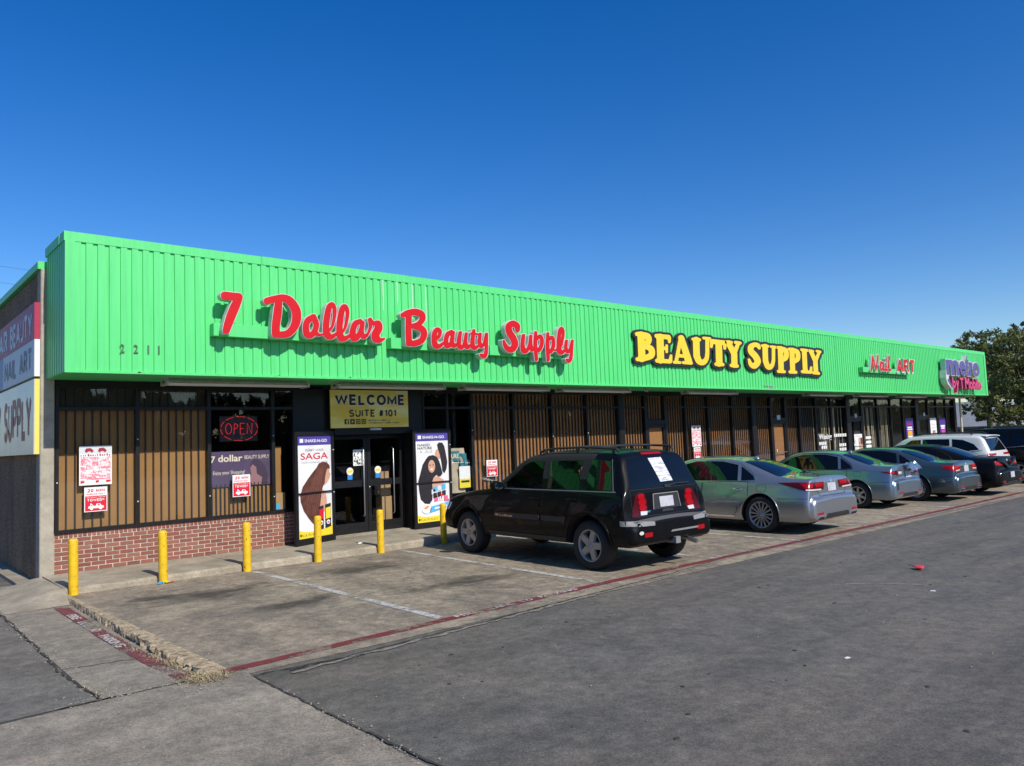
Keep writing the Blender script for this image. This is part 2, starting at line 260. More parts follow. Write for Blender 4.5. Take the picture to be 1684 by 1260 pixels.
# ---- outlines of the sign lettering, metres on the fascia (x, z)
SCRIPT=[
('7',[[(4.524,4.336),(4.511,4.328),(4.499,4.316),(4.492,4.304),(4.486,4.286),(4.487,4.258),(4.494,4.242),(4.503,4.231),(4.518,4.223),(4.534,4.218),(4.619,4.213),(4.676,4.213),(4.653,4.171),(4.63,4.124),(4.572,3.978),(4.53,3.839),(4.509,3.737),(4.509,3.72),(4.513,3.704),(4.525,3.687),(4.539,3.678),(4.556,3.673),(4.573,3.674),(4.59,3.68),(4.607,3.693),(4.618,3.71),(4.657,3.809),(4.784,4.114),(4.813,4.197),(4.834,4.274),(4.835,4.285),(4.83,4.302),(4.814,4.324),(4.803,4.334),(4.785,4.34),(4.665,4.34),(4.553,4.343)]],[[(4.524,4.345),(4.507,4.334),(4.496,4.322),(4.486,4.307),(4.48,4.289),(4.478,4.272),(4.481,4.255),(4.488,4.239),(4.496,4.229),(4.511,4.218),(4.533,4.211),(4.662,4.204),(4.614,4.104),(4.558,3.958),(4.522,3.837),(4.502,3.734),(4.503,3.712),(4.51,3.696),(4.523,3.68),(4.541,3.669),(4.56,3.665),(4.583,3.668),(4.6,3.676),(4.617,3.691),(4.628,3.709),(4.664,3.802),(4.795,4.113),(4.825,4.202),(4.844,4.273),(4.845,4.29),(4.84,4.307),(4.821,4.334),(4.808,4.344),(4.79,4.35),(4.67,4.349),(4.557,4.353),(4.541,4.351)]]),
('D',[[(5.444,4.381),(5.296,4.336),(5.217,4.308),(5.203,4.299),(5.191,4.286),(5.182,4.268),(5.18,4.25),(5.185,4.227),(5.197,4.211),(5.215,4.201),(5.233,4.198),(5.257,4.202),(5.325,4.231),(5.368,4.244),(5.339,4.07),(5.314,3.892),(5.308,3.81),(5.309,3.716),(5.314,3.699),(5.321,3.687),(5.333,3.676),(5.351,3.667),(5.37,3.665),(5.388,3.666),(5.406,3.663),(5.462,3.665),(5.536,3.669),(5.567,3.675),(5.599,3.687),(5.63,3.704),(5.662,3.726),(5.717,3.777),(5.743,3.809),(5.766,3.842),(5.785,3.877),(5.804,3.921),(5.823,3.994),(5.829,4.073),(5.826,4.109),(5.819,4.151),(5.807,4.186),(5.794,4.215),(5.749,4.282),(5.722,4.311),(5.692,4.339),(5.668,4.355),(5.637,4.372),(5.581,4.389),(5.512,4.393)],[(5.496,4.267),(5.497,4.272),(5.504,4.272),(5.541,4.265),(5.565,4.251),(5.59,4.23),(5.614,4.2),(5.638,4.16),(5.653,4.125),(5.662,4.09),(5.666,4.055),(5.665,4.013),(5.659,3.97),(5.65,3.934),(5.636,3.897),(5.621,3.868),(5.601,3.841),(5.576,3.814),(5.551,3.794),(5.526,3.782),(5.451,3.771),(5.448,3.772),(5.446,3.777),(5.446,3.819),(5.449,3.86),(5.479,4.022),(5.486,4.082),(5.499,4.243)]],[[(5.449,4.392),(5.295,4.345),(5.216,4.318),(5.198,4.305),(5.185,4.289),(5.176,4.271),(5.173,4.247),(5.179,4.225),(5.19,4.208),(5.208,4.196),(5.226,4.191),(5.256,4.193),(5.336,4.227),(5.354,4.233),(5.359,4.229),(5.329,4.055),(5.306,3.883),(5.301,3.807),(5.302,3.713),(5.308,3.696),(5.319,3.679),(5.332,3.668),(5.35,3.66),(5.411,3.655),(5.473,3.657),(5.547,3.662),(5.579,3.67),(5.604,3.68),(5.636,3.696),(5.667,3.718),(5.7,3.745),(5.729,3.775),(5.776,3.838),(5.796,3.876),(5.815,3.919),(5.835,3.993),(5.84,4.036),(5.841,4.078),(5.837,4.12),(5.83,4.156),(5.819,4.191),(5.806,4.22),(5.785,4.255),(5.76,4.288),(5.73,4.321),(5.699,4.349),(5.674,4.366),(5.642,4.382),(5.586,4.399),(5.549,4.403),(5.511,4.402)],[(5.511,4.26),(5.515,4.263),(5.521,4.262),(5.552,4.251),(5.573,4.236),(5.594,4.214),(5.618,4.18),(5.637,4.146),(5.649,4.117),(5.656,4.081),(5.659,4.046),(5.657,4.004),(5.651,3.967),(5.642,3.931),(5.63,3.9),(5.614,3.871),(5.594,3.844),(5.57,3.819),(5.544,3.799),(5.525,3.791),(5.463,3.781),(5.459,3.782),(5.457,3.788),(5.461,3.865),(5.496,4.069)]]),
('o',[[(6.042,4.107),(6.029,4.102),(5.943,4.053),(5.917,4.032),(5.897,4.01),(5.877,3.978),(5.863,3.94),(5.853,3.897),(5.849,3.855),(5.851,3.807),(5.859,3.765),(5.872,3.734),(5.891,3.711),(5.923,3.692),(5.955,3.685),(5.994,3.686),(6.027,3.698),(6.053,3.716),(6.08,3.744),(6.087,3.744),(6.119,3.731),(6.146,3.731),(6.167,3.742),(6.184,3.767),(6.18,3.78),(6.168,3.785),(6.154,3.783),(6.123,3.812),(6.144,3.869),(6.153,3.918),(6.152,3.961),(6.139,4.003),(6.095,4.092),(6.082,4.102),(6.069,4.107)],[(6.026,3.983),(6.046,3.941),(6.049,3.923),(6.046,3.899),(6.038,3.868),(6.026,3.843),(6.01,3.818),(5.992,3.798),(5.983,3.793),(5.978,3.797),(5.972,3.815),(5.966,3.857),(5.968,3.893),(5.976,3.924),(5.988,3.949),(6.0,3.963)]],[[(6.042,4.116),(6.022,4.108),(5.938,4.059),(5.91,4.036),(5.89,4.014),(5.87,3.981),(5.856,3.944),(5.846,3.901),(5.841,3.852),(5.844,3.804),(5.852,3.762),(5.868,3.727),(5.887,3.704),(5.915,3.687),(5.954,3.676),(5.993,3.677),(6.029,3.688),(6.059,3.707),(6.086,3.734),(6.132,3.721),(6.152,3.723),(6.165,3.728),(6.185,3.746),(6.194,3.759),(6.197,3.772),(6.193,3.784),(6.188,3.79),(6.173,3.795),(6.16,3.794),(6.14,3.811),(6.138,3.817),(6.158,3.873),(6.166,3.929),(6.163,3.972),(6.146,4.02),(6.111,4.09),(6.101,4.103),(6.075,4.117),(6.062,4.119)],[(6.023,3.968),(6.027,3.968),(6.039,3.938),(6.04,3.902),(6.023,3.852),(5.996,3.813),(5.989,3.806),(5.982,3.825),(5.978,3.861),(5.98,3.892),(5.986,3.916),(5.996,3.941),(6.006,3.955)]]),
('l',[[(6.375,4.337),(6.354,4.327),(6.334,4.313),(6.306,4.281),(6.285,4.24),(6.264,4.177),(6.239,4.064),(6.221,3.952),(6.215,3.859),(6.22,3.798),(6.207,3.788),(6.16,3.769),(6.153,3.763),(6.149,3.751),(6.153,3.742),(6.166,3.738),(6.233,3.757),(6.247,3.732),(6.269,3.709),(6.292,3.695),(6.319,3.687),(6.339,3.685),(6.366,3.688),(6.393,3.697),(6.414,3.706),(6.445,3.732),(6.495,3.79),(6.5,3.803),(6.498,3.816),(6.485,3.827),(6.464,3.826),(6.402,3.787),(6.388,3.782),(6.382,3.782),(6.368,3.787),(6.362,3.794),(6.343,3.824),(6.381,3.858),(6.403,3.884),(6.422,3.916),(6.44,3.961),(6.46,4.031),(6.481,4.126),(6.486,4.176),(6.486,4.22),(6.481,4.257),(6.475,4.281),(6.463,4.305),(6.449,4.323),(6.435,4.334),(6.416,4.341),(6.395,4.342)],[(6.398,4.244),(6.4,4.249),(6.406,4.231),(6.413,4.177),(6.412,4.133),(6.405,4.076),(6.394,4.014),(6.38,3.957),(6.365,3.918),(6.348,3.893),(6.337,3.882),(6.336,3.886),(6.345,3.973),(6.375,4.155)]],[[(6.374,4.346),(6.34,4.328),(6.312,4.302),(6.294,4.276),(6.275,4.237),(6.246,4.136),(6.219,3.992),(6.208,3.887),(6.208,3.844),(6.212,3.801),(6.153,3.774),(6.143,3.76),(6.142,3.748),(6.149,3.736),(6.165,3.729),(6.225,3.746),(6.232,3.742),(6.254,3.712),(6.271,3.697),(6.291,3.686),(6.318,3.679),(6.345,3.677),(6.372,3.68),(6.399,3.689),(6.426,3.702),(6.458,3.73),(6.507,3.789),(6.513,3.802),(6.511,3.82),(6.505,3.828),(6.491,3.837),(6.471,3.838),(6.45,3.829),(6.402,3.797),(6.388,3.792),(6.375,3.798),(6.358,3.823),(6.394,3.856),(6.416,3.882),(6.434,3.915),(6.453,3.959),(6.473,4.029),(6.493,4.124),(6.499,4.175),(6.499,4.225),(6.494,4.262),(6.487,4.286),(6.476,4.31),(6.457,4.334),(6.441,4.345),(6.422,4.351),(6.402,4.352)],[(6.397,4.198),(6.398,4.2),(6.404,4.194),(6.405,4.186),(6.403,4.117),(6.385,4.004),(6.373,3.96),(6.361,3.928),(6.357,3.921),(6.355,3.922),(6.354,3.946),(6.378,4.103)]]),
('l',[[(6.624,4.328),(6.593,4.313),(6.566,4.285),(6.544,4.246),(6.526,4.194),(6.501,4.098),(6.482,3.997),(6.471,3.891),(6.471,3.804),(6.455,3.79),(6.449,3.777),(6.452,3.769),(6.458,3.761),(6.478,3.754),(6.492,3.718),(6.511,3.692),(6.531,3.676),(6.559,3.666),(6.593,3.664),(6.635,3.673),(6.677,3.695),(6.706,3.719),(6.757,3.78),(6.758,3.796),(6.75,3.808),(6.736,3.813),(6.722,3.811),(6.658,3.773),(6.637,3.768),(6.624,3.77),(6.617,3.775),(6.599,3.812),(6.637,3.852),(6.655,3.878),(6.671,3.91),(6.692,3.968),(6.716,4.058),(6.731,4.129),(6.736,4.186),(6.734,4.23),(6.722,4.273),(6.707,4.297),(6.693,4.312),(6.68,4.322),(6.659,4.33)],[(6.648,4.217),(6.649,4.221),(6.656,4.213),(6.66,4.186),(6.662,4.155),(6.658,4.111),(6.636,3.99),(6.618,3.926),(6.606,3.895),(6.599,3.882),(6.595,3.886),(6.599,3.943),(6.623,4.102)]],[[(6.631,4.34),(6.596,4.325),(6.567,4.3),(6.543,4.262),(6.525,4.217),(6.495,4.108),(6.476,4.007),(6.464,3.9),(6.462,3.807),(6.447,3.793),(6.442,3.775),(6.451,3.757),(6.473,3.745),(6.489,3.709),(6.507,3.685),(6.53,3.668),(6.558,3.658),(6.592,3.655),(6.634,3.663),(6.683,3.687),(6.711,3.709),(6.768,3.776),(6.772,3.795),(6.764,3.813),(6.743,3.823),(6.722,3.821),(6.658,3.782),(6.644,3.778),(6.63,3.78),(6.614,3.81),(6.646,3.844),(6.664,3.87),(6.684,3.909),(6.704,3.967),(6.724,4.038),(6.743,4.121),(6.749,4.178),(6.748,4.229),(6.735,4.278),(6.721,4.302),(6.707,4.317),(6.688,4.331),(6.672,4.338),(6.652,4.341)],[(6.654,4.158),(6.644,4.069),(6.622,3.967),(6.621,3.962),(6.618,3.967),(6.617,3.979),(6.631,4.068),(6.647,4.154)],[(6.614,3.954),(6.615,3.942),(6.613,3.936),(6.612,3.941)]]),
('a',[[(6.926,4.086),(6.868,4.068),(6.839,4.055),(6.811,4.033),(6.785,4.0),(6.758,3.948),(6.739,3.889),(6.728,3.832),(6.726,3.782),(6.732,3.744),(6.747,3.714),(6.773,3.692),(6.808,3.682),(6.844,3.685),(6.88,3.698),(6.916,3.723),(6.945,3.757),(6.953,3.764),(6.974,3.746),(7.002,3.736),(7.024,3.736),(7.038,3.74),(7.061,3.753),(7.079,3.771),(7.121,3.82),(7.125,3.838),(7.118,3.85),(7.1,3.858),(7.078,3.851),(7.034,3.825),(7.027,3.832),(7.018,3.857),(7.017,3.882),(7.041,4.025),(7.04,4.037),(7.026,4.056),(7.004,4.064),(6.969,4.089),(6.948,4.092)],[(6.927,3.991),(6.938,3.997),(6.944,3.992),(6.928,3.934),(6.899,3.868),(6.864,3.815),(6.861,3.812),(6.857,3.821),(6.854,3.853),(6.858,3.878),(6.865,3.904),(6.882,3.943),(6.898,3.97),(6.909,3.98)]],[[(6.933,4.099),(6.868,4.078),(6.839,4.065),(6.81,4.044),(6.782,4.01),(6.757,3.964),(6.735,3.906),(6.722,3.848),(6.718,3.791),(6.723,3.748),(6.735,3.717),(6.756,3.693),(6.786,3.678),(6.821,3.673),(6.864,3.681),(6.9,3.698),(6.937,3.728),(6.952,3.745),(6.959,3.747),(6.98,3.734),(7.001,3.727),(7.023,3.727),(7.052,3.736),(7.073,3.749),(7.093,3.769),(7.133,3.817),(7.14,3.836),(7.137,3.849),(7.128,3.859),(7.107,3.868),(7.085,3.864),(7.041,3.84),(7.037,3.843),(7.032,3.862),(7.032,3.887),(7.055,4.023),(7.053,4.042),(7.04,4.062),(7.011,4.075),(6.983,4.096),(6.962,4.103)],[(6.92,3.975),(6.93,3.981),(6.933,3.976),(6.926,3.95),(6.905,3.898),(6.876,3.845),(6.869,3.842),(6.868,3.857),(6.877,3.9),(6.899,3.948),(6.912,3.968)]]),
('r',[[(7.129,4.127),(7.108,4.109),(7.101,4.089),(7.116,3.987),(7.112,3.942),(7.101,3.907),(7.062,3.817),(7.06,3.804),(7.069,3.792),(7.076,3.789),(7.09,3.79),(7.104,3.8),(7.171,3.92),(7.183,3.953),(7.191,3.995),(7.243,3.989),(7.232,3.956),(7.179,3.869),(7.165,3.823),(7.163,3.791),(7.169,3.759),(7.179,3.734),(7.197,3.71),(7.219,3.694),(7.248,3.683),(7.285,3.679),(7.322,3.683),(7.36,3.695),(7.39,3.712),(7.447,3.756),(7.452,3.769),(7.445,3.78),(7.437,3.783),(7.37,3.774),(7.355,3.775),(7.341,3.789),(7.333,3.808),(7.332,3.821),(7.384,3.902),(7.398,3.948),(7.4,3.981),(7.397,4.013),(7.388,4.039),(7.373,4.064),(7.342,4.085),(7.312,4.091),(7.283,4.088),(7.223,4.071),(7.191,4.096),(7.184,4.114),(7.173,4.125),(7.151,4.131)]],[[(7.129,4.136),(7.107,4.12),(7.095,4.099),(7.095,4.073),(7.108,3.99),(7.107,3.958),(7.095,3.913),(7.054,3.82),(7.052,3.801),(7.061,3.788),(7.075,3.78),(7.097,3.782),(7.113,3.792),(7.178,3.905),(7.192,3.938),(7.205,3.984),(7.231,3.98),(7.225,3.96),(7.172,3.873),(7.162,3.846),(7.156,3.814),(7.157,3.775),(7.165,3.744),(7.182,3.715),(7.204,3.694),(7.233,3.679),(7.269,3.67),(7.306,3.671),(7.344,3.679),(7.389,3.699),(7.454,3.747),(7.465,3.761),(7.466,3.774),(7.458,3.786),(7.444,3.793),(7.369,3.784),(7.362,3.786),(7.355,3.793),(7.347,3.812),(7.348,3.822),(7.397,3.9),(7.408,3.927),(7.413,3.953),(7.414,3.992),(7.409,4.024),(7.399,4.05),(7.381,4.075),(7.356,4.093),(7.319,4.102),(7.282,4.098),(7.23,4.083),(7.206,4.101),(7.194,4.124),(7.18,4.136),(7.158,4.142)]]),
('B',[[(8.036,4.36),(7.948,4.334),(7.892,4.309),(7.812,4.264),(7.798,4.246),(7.793,4.232),(7.798,4.206),(7.808,4.194),(7.825,4.185),(7.848,4.182),(7.896,4.197),(7.903,4.194),(7.89,3.94),(7.891,3.8),(7.896,3.694),(7.905,3.675),(7.917,3.664),(7.932,3.656),(7.956,3.652),(7.995,3.659),(8.043,3.655),(8.083,3.657),(8.131,3.667),(8.18,3.682),(8.253,3.715),(8.301,3.749),(8.342,3.799),(8.372,3.862),(8.379,3.897),(8.379,3.931),(8.373,3.964),(8.361,3.991),(8.344,4.017),(8.322,4.037),(8.296,4.054),(8.255,4.072),(8.303,4.116),(8.339,4.166),(8.354,4.215),(8.352,4.263),(8.339,4.296),(8.318,4.321),(8.291,4.34),(8.253,4.355),(8.197,4.368),(8.14,4.373),(8.092,4.37)],[(8.087,4.249),(8.128,4.25),(8.174,4.242),(8.205,4.231),(8.214,4.218),(8.212,4.191),(8.194,4.162),(8.164,4.131),(8.131,4.113),(8.042,4.082),(8.034,4.08),(8.033,4.083),(8.041,4.218),(8.039,4.238)],[(8.031,3.996),(8.174,3.967),(8.198,3.96),(8.216,3.947),(8.225,3.934),(8.232,3.915),(8.23,3.881),(8.212,3.839),(8.201,3.824),(8.184,3.811),(8.143,3.793),(8.095,3.778),(8.055,3.768),(8.029,3.768),(8.027,3.949)]],[[(8.036,4.371),(7.948,4.345),(7.884,4.315),(7.812,4.275),(7.794,4.256),(7.785,4.236),(7.785,4.216),(7.79,4.203),(7.809,4.183),(7.84,4.173),(7.863,4.175),(7.887,4.183),(7.894,4.177),(7.882,3.95),(7.883,3.79),(7.888,3.691),(7.897,3.671),(7.909,3.659),(7.931,3.647),(7.955,3.643),(7.978,3.644),(7.994,3.649),(8.05,3.646),(8.09,3.649),(8.138,3.659),(8.186,3.673),(8.257,3.704),(8.311,3.741),(8.336,3.768),(8.357,3.797),(8.387,3.86),(8.395,3.895),(8.396,3.922),(8.392,3.956),(8.38,3.989),(8.365,4.015),(8.341,4.041),(8.281,4.078),(8.325,4.122),(8.357,4.172),(8.371,4.22),(8.368,4.268),(8.355,4.301),(8.333,4.328),(8.301,4.35),(8.261,4.366),(8.204,4.379),(8.148,4.384),(8.092,4.381)],[(8.092,4.24),(8.119,4.241),(8.151,4.238),(8.183,4.23),(8.203,4.221),(8.206,4.201),(8.196,4.18),(8.172,4.15),(8.143,4.129),(8.05,4.096),(8.057,4.23),(8.063,4.235)],[(8.043,3.981),(8.046,3.983),(8.173,3.958),(8.197,3.951),(8.213,3.938),(8.224,3.911),(8.222,3.884),(8.209,3.85),(8.184,3.821),(8.16,3.809),(8.119,3.795),(8.062,3.78),(8.044,3.779)]]),
('e',[[(8.592,4.048),(8.558,4.028),(8.529,4.002),(8.504,3.966),(8.487,3.923),(8.475,3.861),(8.472,3.8),(8.478,3.738),(8.493,3.691),(8.513,3.665),(8.543,3.646),(8.576,3.638),(8.617,3.638),(8.66,3.649),(8.694,3.666),(8.723,3.69),(8.756,3.726),(8.782,3.755),(8.789,3.769),(8.783,3.785),(8.767,3.792),(8.747,3.787),(8.655,3.735),(8.638,3.734),(8.621,3.739),(8.608,3.759),(8.596,3.8),(8.659,3.84),(8.692,3.874),(8.716,3.924),(8.726,3.98),(8.722,4.0),(8.715,4.014),(8.684,4.041),(8.659,4.051),(8.634,4.055),(8.609,4.053)],[(8.626,3.96),(8.63,3.966),(8.636,3.953),(8.629,3.925),(8.616,3.897),(8.611,3.89),(8.605,3.896),(8.606,3.903)]],[[(8.592,4.058),(8.557,4.039),(8.521,4.005),(8.496,3.969),(8.479,3.927),(8.467,3.865),(8.463,3.796),(8.469,3.735),(8.485,3.688),(8.504,3.662),(8.534,3.641),(8.575,3.629),(8.616,3.628),(8.659,3.637),(8.702,3.657),(8.732,3.68),(8.766,3.716),(8.798,3.753),(8.805,3.767),(8.805,3.781),(8.792,3.797),(8.775,3.803),(8.75,3.799),(8.671,3.753),(8.646,3.745),(8.631,3.751),(8.614,3.791),(8.615,3.798),(8.684,3.844),(8.703,3.865),(8.717,3.887),(8.732,3.922),(8.74,3.957),(8.742,3.985),(8.735,4.012),(8.713,4.038),(8.676,4.06),(8.634,4.067)]]),
('a',[[(8.943,4.026),(8.855,3.988),(8.826,3.967),(8.806,3.945),(8.786,3.909),(8.768,3.859),(8.758,3.81),(8.756,3.768),(8.76,3.727),(8.77,3.7),(8.783,3.68),(8.808,3.664),(8.833,3.658),(8.859,3.659),(8.899,3.672),(8.938,3.698),(8.95,3.688),(8.971,3.679),(8.988,3.676),(9.014,3.678),(9.032,3.683),(9.059,3.698),(9.104,3.731),(9.111,3.739),(9.117,3.753),(9.112,3.767),(9.106,3.773),(9.088,3.779),(9.025,3.769),(9.015,3.79),(9.01,3.81),(9.025,3.86),(9.025,3.909),(9.042,3.98),(9.04,3.994),(9.028,4.008),(8.994,4.017),(8.977,4.026),(8.96,4.029)],[(8.914,3.916),(8.921,3.922),(8.929,3.903),(8.911,3.847),(8.903,3.797),(8.88,3.769),(8.875,3.775),(8.871,3.796),(8.874,3.831),(8.891,3.88)]],[[(8.942,4.036),(8.846,3.993),(8.82,3.973),(8.798,3.948),(8.777,3.912),(8.759,3.863),(8.749,3.814),(8.747,3.765),(8.752,3.724),(8.765,3.69),(8.782,3.669),(8.807,3.654),(8.832,3.648),(8.866,3.649),(8.901,3.66),(8.936,3.681),(8.953,3.676),(8.97,3.669),(8.996,3.666),(9.022,3.669),(9.049,3.678),(9.121,3.729),(9.131,3.744),(9.134,3.758),(9.124,3.779),(9.106,3.789),(9.08,3.79),(9.044,3.782),(9.036,3.784),(9.031,3.795),(9.027,3.808),(9.042,3.865),(9.043,3.914),(9.059,3.986),(9.053,4.006),(9.037,4.02),(8.986,4.038),(8.969,4.04)],[(8.898,3.857),(8.901,3.864),(8.903,3.857),(8.901,3.843),(8.9,3.838),(8.898,3.843)],[(8.89,3.829),(8.891,3.832),(8.893,3.829),(8.894,3.815),(8.889,3.794)]]),
('u',[[(9.148,4.015),(9.133,4.005),(9.125,3.99),(9.088,3.89),(9.069,3.804),(9.064,3.762),(9.066,3.734),(9.076,3.707),(9.089,3.686),(9.12,3.66),(9.158,3.648),(9.184,3.649),(9.211,3.659),(9.231,3.672),(9.257,3.697),(9.274,3.68),(9.3,3.667),(9.327,3.664),(9.354,3.669),(9.377,3.679),(9.4,3.696),(9.441,3.732),(9.447,3.74),(9.451,3.754),(9.439,3.773),(9.421,3.778),(9.403,3.776),(9.358,3.761),(9.349,3.769),(9.342,3.784),(9.333,3.826),(9.356,3.976),(9.345,3.997),(9.333,4.003),(9.315,4.005),(9.288,3.995),(9.275,3.979),(9.228,3.799),(9.201,3.755),(9.189,3.743),(9.18,3.746),(9.175,3.768),(9.177,3.803),(9.211,3.996),(9.2,4.013),(9.183,4.02),(9.165,4.021)]],[[(9.147,4.026),(9.129,4.014),(9.116,3.994),(9.078,3.886),(9.058,3.794),(9.055,3.752),(9.059,3.724),(9.071,3.696),(9.092,3.669),(9.122,3.648),(9.14,3.641),(9.166,3.637),(9.192,3.64),(9.21,3.646),(9.237,3.661),(9.256,3.676),(9.265,3.676),(9.29,3.66),(9.317,3.654),(9.344,3.655),(9.371,3.663),(9.407,3.685),(9.455,3.726),(9.464,3.738),(9.468,3.752),(9.462,3.773),(9.448,3.785),(9.421,3.79),(9.392,3.784),(9.367,3.775),(9.352,3.817),(9.354,3.867),(9.373,3.968),(9.372,3.989),(9.363,4.002),(9.351,4.011),(9.333,4.016),(9.315,4.016),(9.286,4.005),(9.266,3.982),(9.234,3.867),(9.222,3.81),(9.209,3.781),(9.196,3.766),(9.192,3.78),(9.196,3.815),(9.229,3.987),(9.228,4.001),(9.218,4.018),(9.2,4.029),(9.174,4.033)]]),
('t',[[(9.493,4.077),(9.472,4.06),(9.454,4.01),(9.427,4.008),(9.417,4.003),(9.409,3.992),(9.41,3.977),(9.416,3.971),(9.44,3.965),(9.421,3.893),(9.406,3.813),(9.402,3.763),(9.407,3.728),(9.42,3.7),(9.44,3.68),(9.465,3.666),(9.501,3.659),(9.528,3.661),(9.556,3.669),(9.583,3.687),(9.613,3.715),(9.645,3.747),(9.648,3.762),(9.645,3.769),(9.634,3.777),(9.616,3.779),(9.532,3.747),(9.522,3.77),(9.522,3.834),(9.536,3.957),(9.542,3.963),(9.615,3.963),(9.632,3.977),(9.633,3.991),(9.617,4.003),(9.547,4.007),(9.552,4.051),(9.547,4.067),(9.538,4.075),(9.52,4.081)]],[[(9.493,4.088),(9.477,4.079),(9.465,4.066),(9.451,4.027),(9.445,4.022),(9.417,4.015),(9.4,3.995),(9.401,3.974),(9.428,3.954),(9.41,3.889),(9.396,3.81),(9.393,3.76),(9.398,3.725),(9.411,3.697),(9.429,3.676),(9.455,3.66),(9.491,3.65),(9.527,3.65),(9.555,3.656),(9.583,3.67),(9.618,3.7),(9.659,3.741),(9.665,3.753),(9.665,3.767),(9.652,3.784),(9.625,3.791),(9.606,3.788),(9.551,3.764),(9.542,3.765),(9.539,3.811),(9.545,3.897),(9.553,3.947),(9.559,3.953),(9.614,3.951),(9.633,3.958),(9.649,3.975),(9.65,3.997),(9.638,4.01),(9.626,4.015),(9.571,4.017),(9.566,4.02),(9.569,4.063),(9.561,4.077),(9.547,4.088),(9.52,4.093)]]),
('y',[[(9.657,4.017),(9.639,4.006),(9.63,3.991),(9.592,3.874),(9.589,3.823),(9.603,3.767),(9.631,3.725),(9.652,3.712),(9.67,3.707),(9.693,3.707),(9.716,3.712),(9.744,3.728),(9.774,3.756),(9.776,3.747),(9.76,3.645),(9.75,3.616),(9.741,3.601),(9.729,3.592),(9.674,3.6),(9.655,3.597),(9.637,3.582),(9.635,3.56),(9.686,3.512),(9.706,3.502),(9.734,3.498),(9.761,3.501),(9.79,3.512),(9.809,3.525),(9.829,3.547),(9.847,3.584),(9.858,3.635),(9.878,4.006),(9.868,4.02),(9.842,4.03),(9.814,4.026),(9.795,4.011),(9.743,3.846),(9.727,3.817),(9.711,3.798),(9.699,3.815),(9.692,3.858),(9.714,3.996),(9.705,4.01),(9.693,4.017),(9.675,4.02)]],[[(9.657,4.028),(9.638,4.017),(9.624,4.002),(9.587,3.892),(9.578,3.834),(9.589,3.777),(9.615,3.728),(9.633,3.712),(9.66,3.699),(9.678,3.696),(9.706,3.698),(9.73,3.706),(9.762,3.722),(9.751,3.649),(9.737,3.612),(9.729,3.605),(9.674,3.612),(9.646,3.603),(9.627,3.582),(9.626,3.557),(9.678,3.506),(9.705,3.493),(9.733,3.488),(9.769,3.491),(9.798,3.502),(9.827,3.522),(9.846,3.545),(9.867,3.589),(9.877,3.64),(9.896,4.012),(9.879,4.032),(9.852,4.042),(9.833,4.042),(9.814,4.037),(9.79,4.02),(9.781,4.005),(9.74,3.865),(9.721,3.824),(9.712,3.836),(9.71,3.863),(9.732,3.987),(9.731,4.002),(9.721,4.018),(9.703,4.029),(9.684,4.032)]]),
('S',[[(10.51,4.32),(10.439,4.29),(10.409,4.271),(10.378,4.246),(10.347,4.204),(10.334,4.151),(10.34,4.099),(10.365,4.034),(10.391,3.999),(10.451,3.938),(10.48,3.885),(10.494,3.841),(10.493,3.826),(10.486,3.811),(10.459,3.779),(10.452,3.776),(10.423,3.781),(10.393,3.798),(10.348,3.841),(10.312,3.901),(10.303,3.909),(10.284,3.913),(10.27,3.91),(10.258,3.902),(10.25,3.887),(10.248,3.842),(10.251,3.813),(10.269,3.77),(10.295,3.727),(10.321,3.699),(10.352,3.678),(10.397,3.659),(10.436,3.651),(10.475,3.65),(10.515,3.656),(10.545,3.667),(10.582,3.689),(10.617,3.719),(10.644,3.751),(10.666,3.79),(10.679,3.828),(10.678,3.881),(10.658,3.94),(10.613,4.02),(10.538,4.098),(10.523,4.134),(10.52,4.171),(10.532,4.184),(10.553,4.196),(10.573,4.195),(10.598,4.184),(10.604,4.177),(10.609,4.124),(10.618,4.106),(10.644,4.089),(10.676,4.086),(10.707,4.095),(10.734,4.117),(10.742,4.133),(10.754,4.194),(10.754,4.224),(10.742,4.254),(10.722,4.275),(10.688,4.298),(10.649,4.315),(10.599,4.327),(10.55,4.328)]],[[(10.52,4.334),(10.48,4.321),(10.444,4.305),(10.409,4.283),(10.379,4.259),(10.353,4.231),(10.338,4.208),(10.324,4.155),(10.329,4.103),(10.348,4.045),(10.374,4.002),(10.437,3.939),(10.456,3.91),(10.483,3.845),(10.484,3.83),(10.476,3.814),(10.452,3.789),(10.423,3.797),(10.361,3.853),(10.328,3.91),(10.313,3.921),(10.293,3.925),(10.264,3.919),(10.248,3.906),(10.24,3.891),(10.237,3.839),(10.241,3.809),(10.263,3.759),(10.291,3.716),(10.319,3.688),(10.348,3.669),(10.386,3.652),(10.435,3.641),(10.474,3.639),(10.519,3.645),(10.554,3.657),(10.592,3.678),(10.629,3.71),(10.662,3.749),(10.685,3.788),(10.698,3.826),(10.698,3.879),(10.677,3.945),(10.632,4.025),(10.557,4.103),(10.542,4.139),(10.539,4.169),(10.562,4.187),(10.591,4.176),(10.599,4.121),(10.61,4.099),(10.626,4.086),(10.645,4.079),(10.685,4.076),(10.726,4.091),(10.753,4.116),(10.761,4.131),(10.773,4.192),(10.773,4.23),(10.761,4.26),(10.743,4.281),(10.708,4.306),(10.659,4.327),(10.609,4.339),(10.57,4.341)]]),
